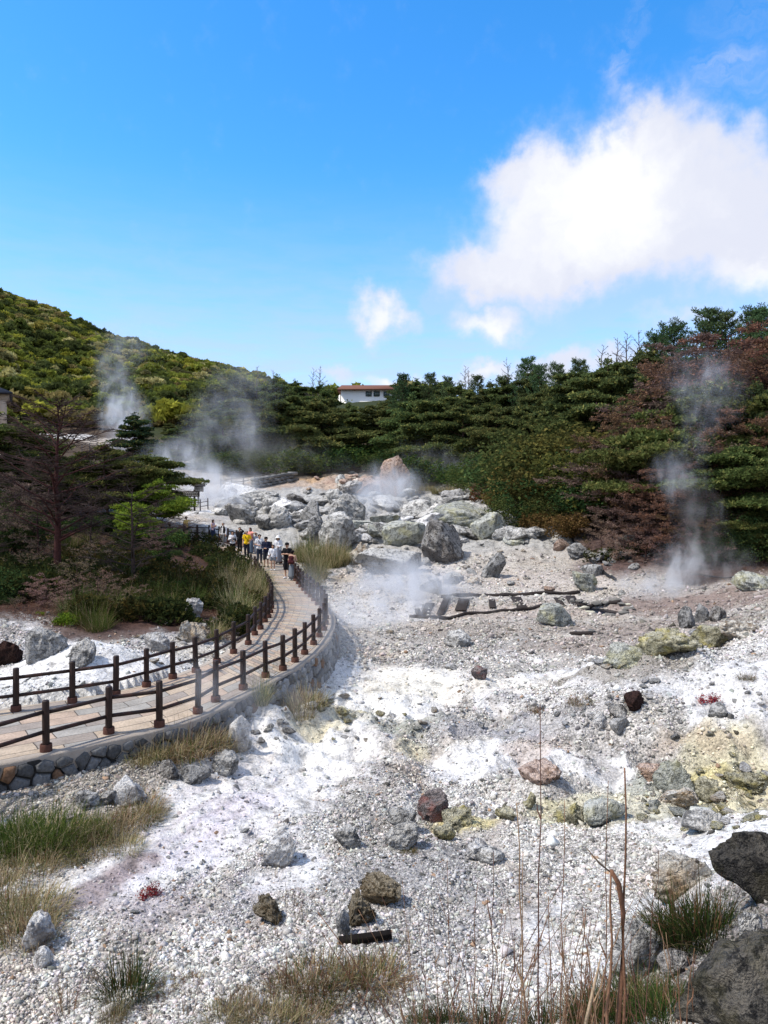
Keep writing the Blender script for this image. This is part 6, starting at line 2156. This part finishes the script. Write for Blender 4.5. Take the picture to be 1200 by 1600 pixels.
def hotel():
    d = 150.0
    a = P(529, 603, d); b = P(640, 603, d)
    x0, x1 = a[0], b[0]
    top = P(570, 600.5, d)[2]; eave = P(570, 608, d)[2]
    z0 = 12.0
    root = empty('hotel_building', ((x0 + x1) / 2, d, z0))
    tag(root, 'white hotel with red brown roof peeping above the pine belt', 'building')
    w = x1 - x0; dp = 11.0
    m = MB()
    m.box((0, dp / 2 + .3, (eave - z0) / 2), (w - .9, dp, eave - z0))
    # sloping stair wing on one end
    m.add([(-w / 2 + .3, .29, 0), (-w / 2 + .3, dp, 0), (-w / 2 + .3, dp, eave - z0 - 1.0), (-w / 2 + .3, .29, eave - z0 - 1.0),
           (-w / 2 - 2.2, .29, 0), (-w / 2 - 2.2, dp, 0), (-w / 2 - 2.2, dp, eave - z0 - 3.4), (-w / 2 - 2.2, .29, eave - z0 - 3.4)],
          [(4, 5, 6, 7), (0, 4, 7, 3), (1, 2, 6, 5), (3, 7, 6, 2)])
    m.build('wall', M['white_wall'], root)
    r = MB()
    e = eave - z0; t = top - z0
    hw = w / 2 + .25
    ov = .5
    V = [(-hw, -ov, e), (hw, -ov, e), (hw, dp + 1, e), (-hw, dp + 1, e), (-hw + .8, 1.2, t), (hw - .8, 1.2, t), (hw - .8, dp - 1, t + .3), (-hw + .8, dp - 1, t + .3),
         (-hw, -ov, e - .18), (hw, -ov, e - .18), (hw, dp + 1, e - .18), (-hw, dp + 1, e - .18)]
    r.add(V, [(0, 1, 5, 4), (1, 2, 6, 5), (2, 3, 7, 6), (3, 0, 4, 7), (4, 5, 6, 7), (8, 9, 1, 0), (9, 10, 2, 1), (10, 11, 3, 2), (11, 8, 0, 3), (11, 10, 9, 8)])
    r.build('roof', M['roof_red'], root)
    for px in (576, 588.5, 604, 618):
        q = P(px, 615, d)
        window(root, (q[0] - root.location.x, .22, q[2] - z0), 1.15, .95)
    for px in (560, 576, 592, 608, 622):
        q = P(px, 640, d)
        window(root, (q[0] - root.location.x, .22, q[2] - z0), 1.15, .95)
    bl = MB()
    q = P(582, 628, d)
    bl.box((q[0] - root.location.x + 1.5, -.15, q[2] - z0), (w - 6, .7, .16))
    bl.build('balcony', M['white_wall'], root)


hotel()


def house():
    d = 92.0
    e = P(18, 613, d); z0 = float(H(e[0] - 6, d + 3, False)[0]) - 1
    root = empty('house', (e[0] - 6.6, d - 3, z0), R(27))
    tag(root, 'beige house with dark hipped roof at the foot of the mountain', 'house')
    ez = e[2] - z0 + 0.0
    bz = P(10, 636, d)[2] - z0
    m = MB()
    m.box((1.0, 5.0, (ez) / 2 - .2), (11.4, 8, ez - .4))
    m.build('wall', M['beige_wall'], root)
    f = MB(); f.box((1.2, .8, ez - .55), (11.6, .5, .9)); f.build('fascia', M['beige_wall'], root)
    for x in (6.3, 1.5, -3.2):
        q = MB(); q.box((x, .5, (ez - 1.0) / 2), (.75, .75, ez - 1.0)); q.build('pillar', M['beige_wall'], root)
    r = MB()
    t = P(0, 599, d)[2] - z0
    V = [(-6, -.4, ez), (7.4, -.4, ez), (7.4, 10, ez), (-6, 10, ez), (-2.5, 4.2, t + 1), (3.2, 4.2, t + 1), (3.2, 5.4, t + 1), (-2.5, 5.4, t + 1),
         (-6, -.4, ez - .15), (7.4, -.4, ez - .15), (7.4, 10, ez - .15), (-6, 10, ez - .15)]
    r.add(V, [(0, 1, 5, 4), (1, 2, 6, 5), (2, 3, 7, 6), (3, 0, 4, 7), (4, 5, 6, 7), (8, 9, 1, 0), (9, 10, 2, 1), (10, 11, 3, 2), (11, 8, 0, 3), (11, 10, 9, 8)])
    r.build('roof', M['roof_dark'], root)
    for x in (4, -.8):
        window(root, (x, .96, ez - 2.4), 2.2, 1.6)


house()


def pavilion():
    d = 200.0
    c = P(289, 611, d)
    z0 = P(289, 617.5, d)[2]
    root = empty('pavilion', (c[0], d, z0))
    tag(root, 'small open pavilion with red roof on the mountain side', 'pavilion')
    h = P(289, 609, d)[2] - z0
    t = P(289, 603.5, d)[2] - z0
    hw = 16.5 / F_PX * d
    r = MB()
    V = [(-hw, -2.4, h), (hw, -2.4, h), (hw, 2.4, h), (-hw, 2.4, h), (-hw * .62, 0, t), (hw * .62, 0, t)]
    r.add(V, [(0, 1, 5, 4), (2, 3, 4, 5), (1, 2, 5), (3, 0, 4), (3, 2, 1, 0)])
    r.build('roof', mat_plain('red_roof', (0.20, 0.045, 0.04), .8, .2, 2), root)
    for x in (-hw * .8, -hw * .27, hw * .27, hw * .8):
        for y in (-1.9, 1.9):
            q = MB(); q.box((x, y, h / 2), (.22, .22, h)); q.build('post', M['beige_wall'], root)
    b = MB(); b.box((0, 0, -3.2), (hw * 2.2, 5.2, 6.6), 0, (1, 1, 1), .1); b.build('terrace', M['concrete'], root)


pavilion()

# signs and rails beside the steam
q = at(303, 798)


def signboard(px, py, w, hh, dtop, label, roof=False, d=None):
    p = at(px, py)
    k = p[1] / F_PX
    root = empty('signboard', tuple(p), R(12))
    tag(root, label, 'sign')
    H_ = hh * k
    n = MB(); n.tube([(0, 0, -.3), (0, 0, H_)], .085, 10); n.build('post', M['old_wood'], root)
    b = MB(); b.box((w[0] * k, -.12, H_ - dtop * k), (w[1] * k, .07, w[2] * k), 0, (1, 1, 1), .015)
    bd = b.build('board', M['sign'], root)
    f = MB()
    rr = random.Random(3)
    for r_ in range(3):
        x = -w[1] * k * .42
        while x < w[1] * k * .38:
            l = rr.uniform(.06, .16)
            f.box((w[0] * k + x + l / 2, -.162, H_ - dtop * k + (1 - r_) * w[2] * k * .26), (l, .012, w[2] * k * .09)); x += l + .05
    f.build('lettering', M['sign_face'], bd)
    if roof:
        r = MB()
        a = w[1] * k * .7; z = H_ - dtop * k + w[2] * k * .5
        r.add([(w[0] * k - a, -.35, z), (w[0] * k + a, -.35, z), (w[0] * k + a, .25, z), (w[0] * k - a, .25, z), (w[0] * k - a, -.05, z + .28), (w[0] * k + a, -.05, z + .28)],
              [(0, 1, 5, 4), (2, 3, 4, 5), (1, 2, 5), (3, 0, 4), (3, 2, 1, 0)])
        r.build('roof', M['sign'], root)


signboard(304, 798, (-7, 30, 9), 33, 7, 'dark wooden signboard on a post in front of the steam')
signboard(310, 790, (1, 14, 8), 30, 5, 'small roofed notice board beside the dark signboard', True)

thin = [post_mesh(.95, .05)]
for m_ in thin: m_.materials.append(M['grey_wood'])


def fence_px(name, spots, label, **k):
    pts = [at(*s) for s in spots]
    return fence(name, [tuple(p) for p in pts], label, collars=False, posts=thin, wood='grey_wood', rr=.03, **k)


fence_px('railing', [(268, 800), (282, 799), (294, 798), (313, 799), (325, 797)], 'grey timber railing around the signboard at the steam edge')
fence_px('railing', [(345, 762), (362, 759), (380, 757), (398, 754), (416, 752), (430, 750), (446, 746), (462, 742), (478, 737)], 'thin grey railing climbing past the ochre cliff behind the steam')
fence_px('railing', [(128, 706), (140, 704), (152, 703), (164, 702), (176, 702), (186, 703)], 'brown timber railing on the bleached bank by the far steam jet', rails=(.3, .6, .85))


def back_wall():
    root = None
    a = at(396, 764); b = at(456, 753)
    mb = MB()
    rng = random.Random(5)
    L = math.hypot(b[0] - a[0], b[1] - a[1]); yaw = math.atan2(b[1] - a[1], b[0] - a[0])
    for r in range(3):
        x = -rng.random() * .4
        while x < L:
            l = rng.uniform(.6, 1.1)
            t = (x + l / 2) / L
            c = a + (b - a) * t
            tone = rng.uniform(.12, .26)
            mb.box((c[0] - a[0], c[1] - a[1] + rng.uniform(-.05, .05), c[2] - a[2] + .15 + r * .36), (l - .05, .6, .33), yaw, (tone, tone * .98, tone * .94), .05)
            x += l
    o = mb.build('block_wall', M['stone'], None, tuple(a))
    o['kind'] = 'thing'
    tag(o, 'low grey block wall under the thin railing behind the steam', 'stone wall')


back_wall()


# broken timber drain across the basin and its dark pool
def drain():
    def beam(name, pts, rad, label, mat='old_wood'):
        mb = MB()
        q = catmull(np.array([at(*p) for p in pts]), 4); q[:, 2] = H(q[:, 0], q[:, 1]) + rad * .45 + RNG.normal(0, .025, len(q)); q[:, 1] += RNG.normal(0, .05, len(q))
        o = q[0].copy()
        mb.tube(q - o, rad, 6, True, (1, 1, 1), .5)
        t = mb.build(name, M[mat], None, o)
        tag(t, label, 'timber')
    beam('timber_beam', [(690, 935), (735, 931), (790, 932), (850, 929), (905, 928)], .10, 'long black timber edging the upper side of the drain')
    beam('timber_beam', [(640, 965), (690, 969), (740, 961), (800, 955), (850, 949)], .08, 'long black timber edging the lower side of the drain')
    beam('timber_beam', [(905, 946), (935, 950), (970, 944)], .10, 'short black timber along the front of the dark pool')
    beam('timber_beam', [(890, 992), (925, 992)], .08, 'short black timber half buried in brown mud')
    beam('timber_beam', [(845, 963), (872, 968)], .09, 'stub of black timber by the greenish mound rock')
    xs = [(702, 936, 690, 964), (722, 934, 712, 962), (772, 934, 775, 956), (800, 934, 812, 953), (676, 944, 668, 964), (655, 950, 660, 966), (868, 932, 880, 950), (890, 932, 900, 950)]
    for i, (a, b, c, e) in enumerate(xs):
        p = at(a, b); q = at(c, e)
        mb = MB()
        m = (p + q) / 2; d = q - p
        L = np.linalg.norm(d)
        Mx = Vector(d).to_track_quat('X', 'Z').to_matrix()
        mb.box((0, 0, 0), (L * random.uniform(.55, .95), random.uniform(.22, .5), .05), 0, (1, 1, 1), .015, M=[list(r) for r in Mx])
        o = mb.build('drain_plank', M['old_wood'], None, (m[0] + random.uniform(-.15, .15), m[1], m[2] + .035))
        tag(o, 'dark plank laid across the broken timber drain', 'plank', 'planks of the timber drain')
    # pool
    c = np.array([(9.65 + .95 * math.cos(t) * (1 + .18 * math.sin(3 * t)), 32.5 + 1.4 * math.sin(t) * (1 + .15 * math.cos(2 * t)), 0) for t in np.linspace(0, 2 * math.pi, 15)[:-1]])
    lev = float(base_h(9.65, 32.5)[0]) - .22
    c[:, 2] = lev
    ctr = c.mean(0)
    root = empty('hot_pool', tuple(ctr))
    tag(root, 'dark hot pool under the greenish cap rock', 'pool')
    n = len(c)
    zt = 0.0
    V = [(p[0] - ctr[0], p[1] - ctr[1], zt) for p in c] + [(p[0] - ctr[0], p[1] - ctr[1], -.4) for p in c]
    F = [tuple(range(n))] + [(i, n + i, n + (i + 1) % n, (i + 1) % n) for i in range(n)]
    mb = MB(); mb.add(V, F); mb.build('water', M['water'], root)
    rim = MB()
    rg = random.Random(2)
    pts = [((p[0] - ctr[0]) * 1.12, (p[1] - ctr[1]) * 1.12, float(H(ctr[0] + (p[0] - ctr[0]) * 1.12, ctr[1] + (p[1] - ctr[1]) * 1.12, False)[0]) - lev + .12) for p in c]
    pts.append(pts[0])
    for i in range(n):
        a, b = np.array(pts[i]), np.array(pts[i + 1])
        for t in np.linspace(0, 1, 5)[:-1]:
            if rg.random() < .25: continue
            V_, F_ = rock_geo(rg.randrange(9999), 3, 9, .4)
            s = rg.uniform(.14, .42)
            p = a + (b - a) * t
            rim = MB()
            rim.add(V_ * [s * rg.uniform(.4, .8), s * rg.uniform(.4, .7), s * rg.uniform(.4, .7)] + p + [rg.uniform(-.18, .18), rg.uniform(-.15, .15), -.16], [tuple(f) for f in F_], (.52, .49, .38) if rg.random() < .35 else (.17, .16, .145))
            rim.build('rim_stone', M['stone'], root)


drain()


def hose(name, pts, rad, label, mat='rubber'):
    q = np.array([at(*p) for p in pts])
    q = catmull(q, 6)
    z = H(q[:, 0], q[:, 1])
    q[:, 2] = z + rad + .06
    mb = MB(); o = q[0].copy(); mb.tube(q - o, rad, 7)
    t = mb.build(name, M[mat], None, o, True)
    tag(t, label, 'hose')


hose('hose', [(828, 822), (850, 824), (872, 830), (890, 838), (903, 852), (912, 866), (924, 880), (936, 892), (948, 902), (962, 910)], .07, 'black hose running down the rubble to the steam vent')
hose('hose', [(1078, 900), (1105, 904), (1135, 906), (1160, 899)], .035, 'thin dark cable lying on the red litter bank')


def pipe():
    p = at(388, 1172)
    p = p + np.array([0, 0, .10])
    mb = MB()
    n = 18
    prof = [(.0, .115), (.0, .085), (.6, .085)]
    a = np.linspace(0, 2 * math.pi, n, endpoint=False)
    V = []; F = []
    for (x, r) in ((.5, .115), (0, .115), (0, .088), (.5, .088)):
        V += [(-x * .75, x * .66, r * math.sin(t)) if False else (r * math.cos(t) * .6 - x * .7, x * .5 + r * math.cos(t) * .8, r * math.sin(t)) for t in a]
    for k in range(3):
        for j in range(n):
            F.append((k * n + j, k * n + (j + 1) % n, k * n + n + (j + 1) % n, k * n + n + j))
    mb.add(V, F)
    o = mb.build('drain_pipe', M['pipe'], None, p, True)
    tag(o, 'short pale drain pipe sticking out below the wall corner', 'pipe')


pipe()


def plank():
    p = at(570, 1474)
    k = p[1] / F_PX
    mb = MB()
    mb.box((0, 0, 0), (84 * k, .085, .075), 0, (1, 1, 1), .006)
    o = mb.build('charred_plank', M['charcoal'], None, (p[0], p[1], p[2] + .05))
    o.rotation_euler = (.1, R(-4), R(6))
    tag(o, 'short black charred plank lying on the white gravel', 'plank')
    e = MB(); e.box((42.3 * k, 0, 0), (.012, .08, .07), 0, (1, 1, 1))
    e.build('end_grain', M['rock_brown'], o)


plank()
# ------------------------------------------------------------------ steam: real volumes, thick at the vents, torn above
def steam(name, label, blobs, dens, scale=1.0, contrast=(.42, .72), tint=(.97, .98, 1.0), aniso=.3, step=1.0, stretch=(1, 1, .6)):
    """blobs: (px, py, distance, radius in photo pixels, strength)"""
    pts = []
    for px, py, d, r, s in blobs:
        c, r = P(px, py, d), 1.75 * r * d / F_PX
        if pts and np.linalg.norm(pts[-1][0] - c) > .5 * (r + pts[-1][1]):
            pts.append(((c + pts[-1][0]) / 2, (r + pts[-1][1]) / 2, (s + pts[-1][2]) / 2))
        pts.append((c, r, s))
    base = pts[0][0]
    bm = bmesh.new()
    for c, r, s in pts:
        bmesh.ops.create_icosphere(bm, subdivisions=3, radius=r * 1.02, matrix=Matrix.Translation(Vector(c - base)))
    me = bpy.data.meshes.new('steam_src'); bm.to_mesh(me); bm.free()
    o = bpy.data.objects.new('temporary', me); COL.objects.link(o)
    m = o.modifiers.new('r', 'REMESH'); m.mode = 'VOXEL'; m.voxel_size = min(r for c, r, s in pts) / 4
    dg = bpy.context.evaluated_depsgraph_get()
    out = bpy.data.meshes.new_from_object(o.evaluated_get(dg), depsgraph=dg)
    bpy.data.objects.remove(o)
    t = NT('steam_' + name)
    v = t.obj()
    wob = t.vmath('MULTIPLY', t.vmath('SUBTRACT', t.noise(v, .55 * scale, 3, .55, out=1), (.5, .5, .5)), (1.5 / scale, 1.5 / scale, 1.1 / scale))
    vw = t.vmath('ADD', v, wob)
    tot = None
    for c, r, s in pts:
        b = c - base
        L = t.vmath('DISTANCE', vw, tuple(b))
        k = t.mrange(L, 0, r * .98, s, 0, True)
        # never leave the hull: fade on the true distance too
        tot = k if tot is None else t.math('ADD', tot, k)
    edge = None
    for c, r, s in pts:
        L = t.vmath('DISTANCE', v, tuple(c - base))
        k = t.mrange(L, r * .6, r, 1, 0, True)
        edge = k if edge is None else t.math('MAXIMUM', edge, k)
    mp = t.n('ShaderNodeMapping', ins={'Vector': v, 'Scale': stretch})
    n1 = t.noise(mp.outputs[0], 1.1 * scale, 6, .6, .6)
    f = t.mrange(n1, contrast[0], contrast[1], .06, 1.0, True)
    den = t.math('MULTIPLY', t.math('MULTIPLY', t.math('MULTIPLY', tot, f), edge), dens)
    pv = t.n('ShaderNodeVolumePrincipled', ins={'Color': (*tint, 1), 'Anisotropy': aniso})
    t.set(pv, 'Density', den)
    mat = t.out(None, pv.outputs[0])
    mat.cycles.volume_step_rate = step
    out.materials.clear()
    s_ = ob(name, out, mat, None, tuple(base))
    tag(s_, label, 'steam')
    return s_


steam('steam_plume', 'dense white steam jet rising beside the spiky pine below the mountain',
      [(192, 700, 96, 20, 1.6), (188, 676, 96, 24, 1.5), (200, 648, 96, 28, 1.4), (178, 652, 96, 22, .8), (188, 615, 96, 24, .6), (178, 585, 96, 24, .3), (184, 550, 96, 30, .22), (215, 530, 97, 36, .14)], .60, .55, (.44, .70))
steam('steam_plume', 'broad grey steam cloud drifting over the signboard and railing',
      [(310, 796, 63, 24, 1.2), (385, 792, 64, 28, 1.3), (348, 803, 63, 30, 2.2), (338, 775, 66, 34, 2.0), (322, 748, 68, 30, 1.2), (278, 726, 70, 34, .7), (240, 722, 72, 24, .5), (306, 712, 72, 30, .8), (312, 675, 74, 28, .35), (338, 630, 76, 34, .14), (392, 595, 80, 44, .18), (372, 765, 70, 34, 1.0)], .36, .6, (.42, .70))
steam('steam_plume', 'low white steam over the basin in front of the long flat boulder',
      [(640, 932, 35, 42, 1.5), (600, 950, 34, 44, 1.2), (555, 965, 33, 46, 1.0), (672, 900, 36, 26, 1.0), (620, 892, 37, 28, .8), (705, 950, 34, 34, .8), (600, 990, 30.5, 44, .9), (540, 1000, 29, 40, .7), (660, 985, 30.5, 40, .9), (585, 915, 35.5, 40, 1.0), (650, 950, 33, 46, 1.0), (720, 930, 35, 40, .6)], .85, .8, (.42, .70))
steam('steam_plume', 'faint steam wisps curling among the boulders',
      [(575, 798, 57, 20, 1.0), (562, 778, 58, 22, 1.1), (605, 772, 60, 28, 1.0), (640, 757, 63, 26, .6), (590, 750, 63, 24, .6)], .55, .8, (.42, .66))
steam('steam_plume', 'tall steam column rising in front of the brown dead trees',
      [(972, 938, 36, 17, 2.6), (985, 910, 36.5, 20, 2.0), (1010, 938, 36, 32, 1.8), (1040, 928, 36, 36, 2.0), (1078, 915, 36.5, 40, 1.6), (1115, 900, 36.5, 48, 1.4), (1000, 950, 35, 36, 1.2), (1060, 945, 35, 40, 1.2), (1055, 888, 36, 34, 1.9), (1078, 850, 36.5, 26, .7), (1095, 810, 37, 34, .45), (1068, 750, 37, 30, .8), (1040, 738, 37, 24, 1.0), (1030, 742, 37, 18, .6), (1080, 705, 37.5, 24, .4), (1095, 650, 37.5, 26, .25), (1110, 612, 38, 44, .55), (1080, 585, 38, 36, .45), (1120, 580, 38, 30, .3)], .62, 1.2, (.46, .70))
steam('steam_plume', 'thin mist drifting across the fence at the wall corner',
      [(395, 1135, 14.6, 36, .9), (325, 1085, 13.6, 36, 1.0), (300, 1060, 13.8, 28, .6), (370, 1070, 14.8, 32, .7), (430, 1110, 16, 36, .8), (480, 1085, 18, 36, .8)], .34, 1.8, (.40, .70))
steam('steam_plume', 'thin mist hanging over the outer fence where the walkway bends',
      [(505, 1010, 22, 36, .8), (497, 960, 24, 34, .9), (490, 915, 27, 28, .9), (530, 960, 26, 36, .7), (540, 1030, 21, 40, .6), (520, 1080, 18.5, 36, .5)], .26, 1.4, (.38, .68))
steam('steam_plume', 'bluish steam veil in front of the pines behind the boulders',
      [(690, 742, 77, 32, .8), (650, 722, 80, 30, .6), (735, 735, 74, 26, .6), (775, 765, 68, 22, .4)], .22, .7)
steam('steam_plume', 'grey steam veil along the ochre cliff and thin railing',
      [(440, 735, 84, 34, .6), (490, 725, 86, 32, .5), (400, 712, 86, 34, .6), (535, 745, 82, 30, .4)], .16, .6)
# ------------------------------------------------------------------ daylight
SUN_AZ, SUN_EL = R(-104), R(54)
sd = np.array([math.sin(SUN_AZ) * math.cos(SUN_EL), math.cos(SUN_AZ) * math.cos(SUN_EL), math.sin(SUN_EL)])
ld = bpy.data.lights.new('sun', 'SUN')
ld.energy = 3.3; ld.angle = R(3.5); ld.color = (1.0, 0.94, 0.85)
lo = bpy.data.objects.new('sun', ld); COL.objects.link(lo)
lo.rotation_euler = Vector(sd).to_track_quat('Z', 'Y').to_euler()
lo.location = Vector(sd) * 50


def build_world():
    t = NT('World', True)
    SC.world = t.m
    sky = t.n('ShaderNodeTexSky', sky_type='NISHITA', sun_disc=False, sun_elevation=SUN_EL, sun_rotation=SUN_AZ, air_density=1.0, dust_density=0.6, ozone_density=2.6, altitude=700)
    hs = t.n('ShaderNodeHueSaturation', ins={'Saturation': 1.36, 'Value': 1.5, 'Color': sky.outputs[0]})
    g = t.n('ShaderNodeTexCoord').outputs['Generated']
    s = t.n('ShaderNodeSeparateXYZ', ins={0: g})
    azn = t.math('ARCTAN2', s.outputs[0], s.outputs[1])
    eln = t.math('ARCSINE', s.outputs[2])
    q = t.n('ShaderNodeCombineXYZ', ins={0: azn, 1: eln}).outputs[0]
    w1 = t.vmath('MULTIPLY', t.vmath('SUBTRACT', t.noise(q, 9, 3, 0.55, out=1), (.5, .5, .5)), (.10, .10, 0))
    w2 = t.vmath('MULTIPLY', t.vmath('SUBTRACT', t.noise(q, 34, 5, 0.6, out=1), (.5, .5, .5)), (.050, .050, 0))
    qq = t.vmath('ADD', t.vmath('ADD', q, w1), w2)

    def blob(px, py, rx, ry, amp=1.0, rot=0.0, src=None):
        d = ray(px, py)
        a, e = math.atan2(d[0], d[1]), math.asin(d[2])
        m = t.n('ShaderNodeMapping', vector_type='TEXTURE', ins={'Vector': src or qq, 'Location': (a, e, 0), 'Rotation': (0, 0, rot), 'Scale': (rx / F_PX, ry / F_PX, 1)})
        L = t.vmath('LENGTH', m.outputs[0])
        return t.math('MULTIPLY', t.mrange(L, 0.0, 1.0, 1.0, 0.0, True), amp)

    def total(lst):
        r = lst[0]
        for b in lst[1:]:
            r = t.math('ADD', r, b)
        return r
    body = total([blob(*b) for b in (
        (985, 285, 250, 175), (870, 285, 165, 90, .8), (835, 400, 240, 100, .85), (760, 425, 110, 60, .45), (900, 430, 200, 70, .4), (1130, 410, 180, 70, .4), (1150, 320, 180, 120, .6), (1010, 205, 110, 70, .7),
        (1200, 360, 200, 130, .5), (715, 415, 90, 50, .45), (960, 370, 190, 90, .7), (790, 262, 70, 40, .5), (1135, 225, 60, 45, .35))])
    puff = total([blob(*b) for b in ((592, 498, 80, 58, 1.0), (768, 500, 95, 56, 1.0), (1175, 418, 70, 32, .7), (740, 590, 90, 34, .9),
                                     (620, 600, 90, 26, .9), (520, 585, 80, 22, .6), (860, 575, 140, 34, .8), (1090, 500, 180, 34, .55), (1000, 560, 200, 40, .6))])
    wsp = t.noise(t.n('ShaderNodeMapping', ins={'Vector': qq, 'Rotation': (0, 0, R(-38)), 'Scale': (2.2, 8, 1)}).outputs[0], 5, 6, 0.62)
    wisp = t.math('MULTIPLY', total([blob(*b) for b in ((985, 75, 95, 30, .9, R(58)), (1130, 115, 110, 55, .75, R(25)), (1195, 150, 50, 60, .5), (1160, 10, 90, 30, .4))]), t.mrange(wsp, .34, .7))
    hz = t.noise(t.n('ShaderNodeMapping', ins={'Vector': q, 'Scale': (2.4, 12, 1)}).outputs[0], 5, 6, 0.6)
    veil = t.math('MULTIPLY', t.mrange(eln, R(24), R(4), 0, .85, True), t.mrange(hz, .15, .62, .4, 1))
    lil = total([blob(*b) for b in ((820, 470, 260, 90, .7), (1080, 460, 300, 90, .7), (760, 440, 160, 90, .5), (240, 395, 85, 45, .34), (400, 490, 110, 50, .26), (300, 480, 160, 60, .2), (860, 470, 240, 60, .5), (690, 460, 90, 60, .3), (600, 410, 90, 30, .2))])
    f1 = t.noise(q, 24, 7, 0.6)
    f2 = t.noise(qq, 11, 5, 0.55)
    bodyd = t.mrange(t.math('ADD', body, t.math('MULTIPLY', t.math('SUBTRACT', f1, .5), .75)), .02, 1.1, 0, 1, True)
    puffd = t.mrange(t.math('ADD', puff, t.math('MULTIPLY', t.math('SUBTRACT', f1, .5), .7)), .06, 1.0, 0, .95, True)
    dens = t.math('MAXIMUM', bodyd, puffd)
    dens = t.math('MAXIMUM', dens, t.math('MULTIPLY', wisp, .62))
    soft = t.math('MAXIMUM', t.math('MULTIPLY', t.math('MINIMUM', lil, .6), .9), veil)
    core = total([blob(*b) for b in ((935, 330, 230, 130, .8), (900, 290, 130, 80, .3), (960, 215, 130, 70, .35), (592, 500, 60, 45, .7), (768, 505, 70, 45, .7), (1175, 415, 80, 40, .6), (850, 400, 150, 70, .3), (740, 590, 80, 30, .6), (620, 600, 80, 26, .6))])
    bright = t.math('ADD', t.math('MULTIPLY', core, .75), t.math('MULTIPLY', f2, .95))
    white = t.mix(t.mrange(bright, .5, 1.25, 0, 1, True), (3.75, 3.9, 4.5), (5.05, 5.08, 5.15))
    c = t.mix(soft, hs.outputs[0], (2.9, 3.3, 4.6))
    c = t.mix(dens, c, white)
    # added broken cloud, out of view overhead and behind, to whiten the skylight
    away = t.math('MAXIMUM', t.mrange(eln, R(38), R(52), 0, 1, True), t.mrange(s.outputs[1], .25, -.1, 0, 1, True))
    up_n = t.noise(g, 3.2, 6, .58)
    over = t.math('MULTIPLY', t.mrange(up_n, .40, .56, 0, .92, True), t.math('MULTIPLY', away, t.mrange(s.outputs[2], 0, .05)))
    c = t.mix(over, c, (4.4, 4.3, 4.2))
    bg = t.n('ShaderNodeBackground', ins={'Color': c, 'Strength': 0.15})
    o = t.n('ShaderNodeOutputWorld')
    t.t.links.new(bg.outputs[0], o.inputs[0])


build_world()
vs = SC.view_settings
vs.view_transform = 'Standard'; vs.look = 'None'; vs.exposure = 0.5; vs.gamma = 1.0
SC.cycles.use_denoising = True
try:
    SC.cycles.denoiser = 'OPENIMAGEDENOISE'
    SC.cycles.denoising_input_passes = 'RGB_ALBEDO_NORMAL'
except Exception:
    pass
SC.cycles.max_bounces = 6
SC.cycles.diffuse_bounces = 3
SC.cycles.transparent_max_bounces = 8
SC.cycles.volume_bounces = 2
SC.cycles.caustics_reflective = False
SC.cycles.caustics_refractive = False
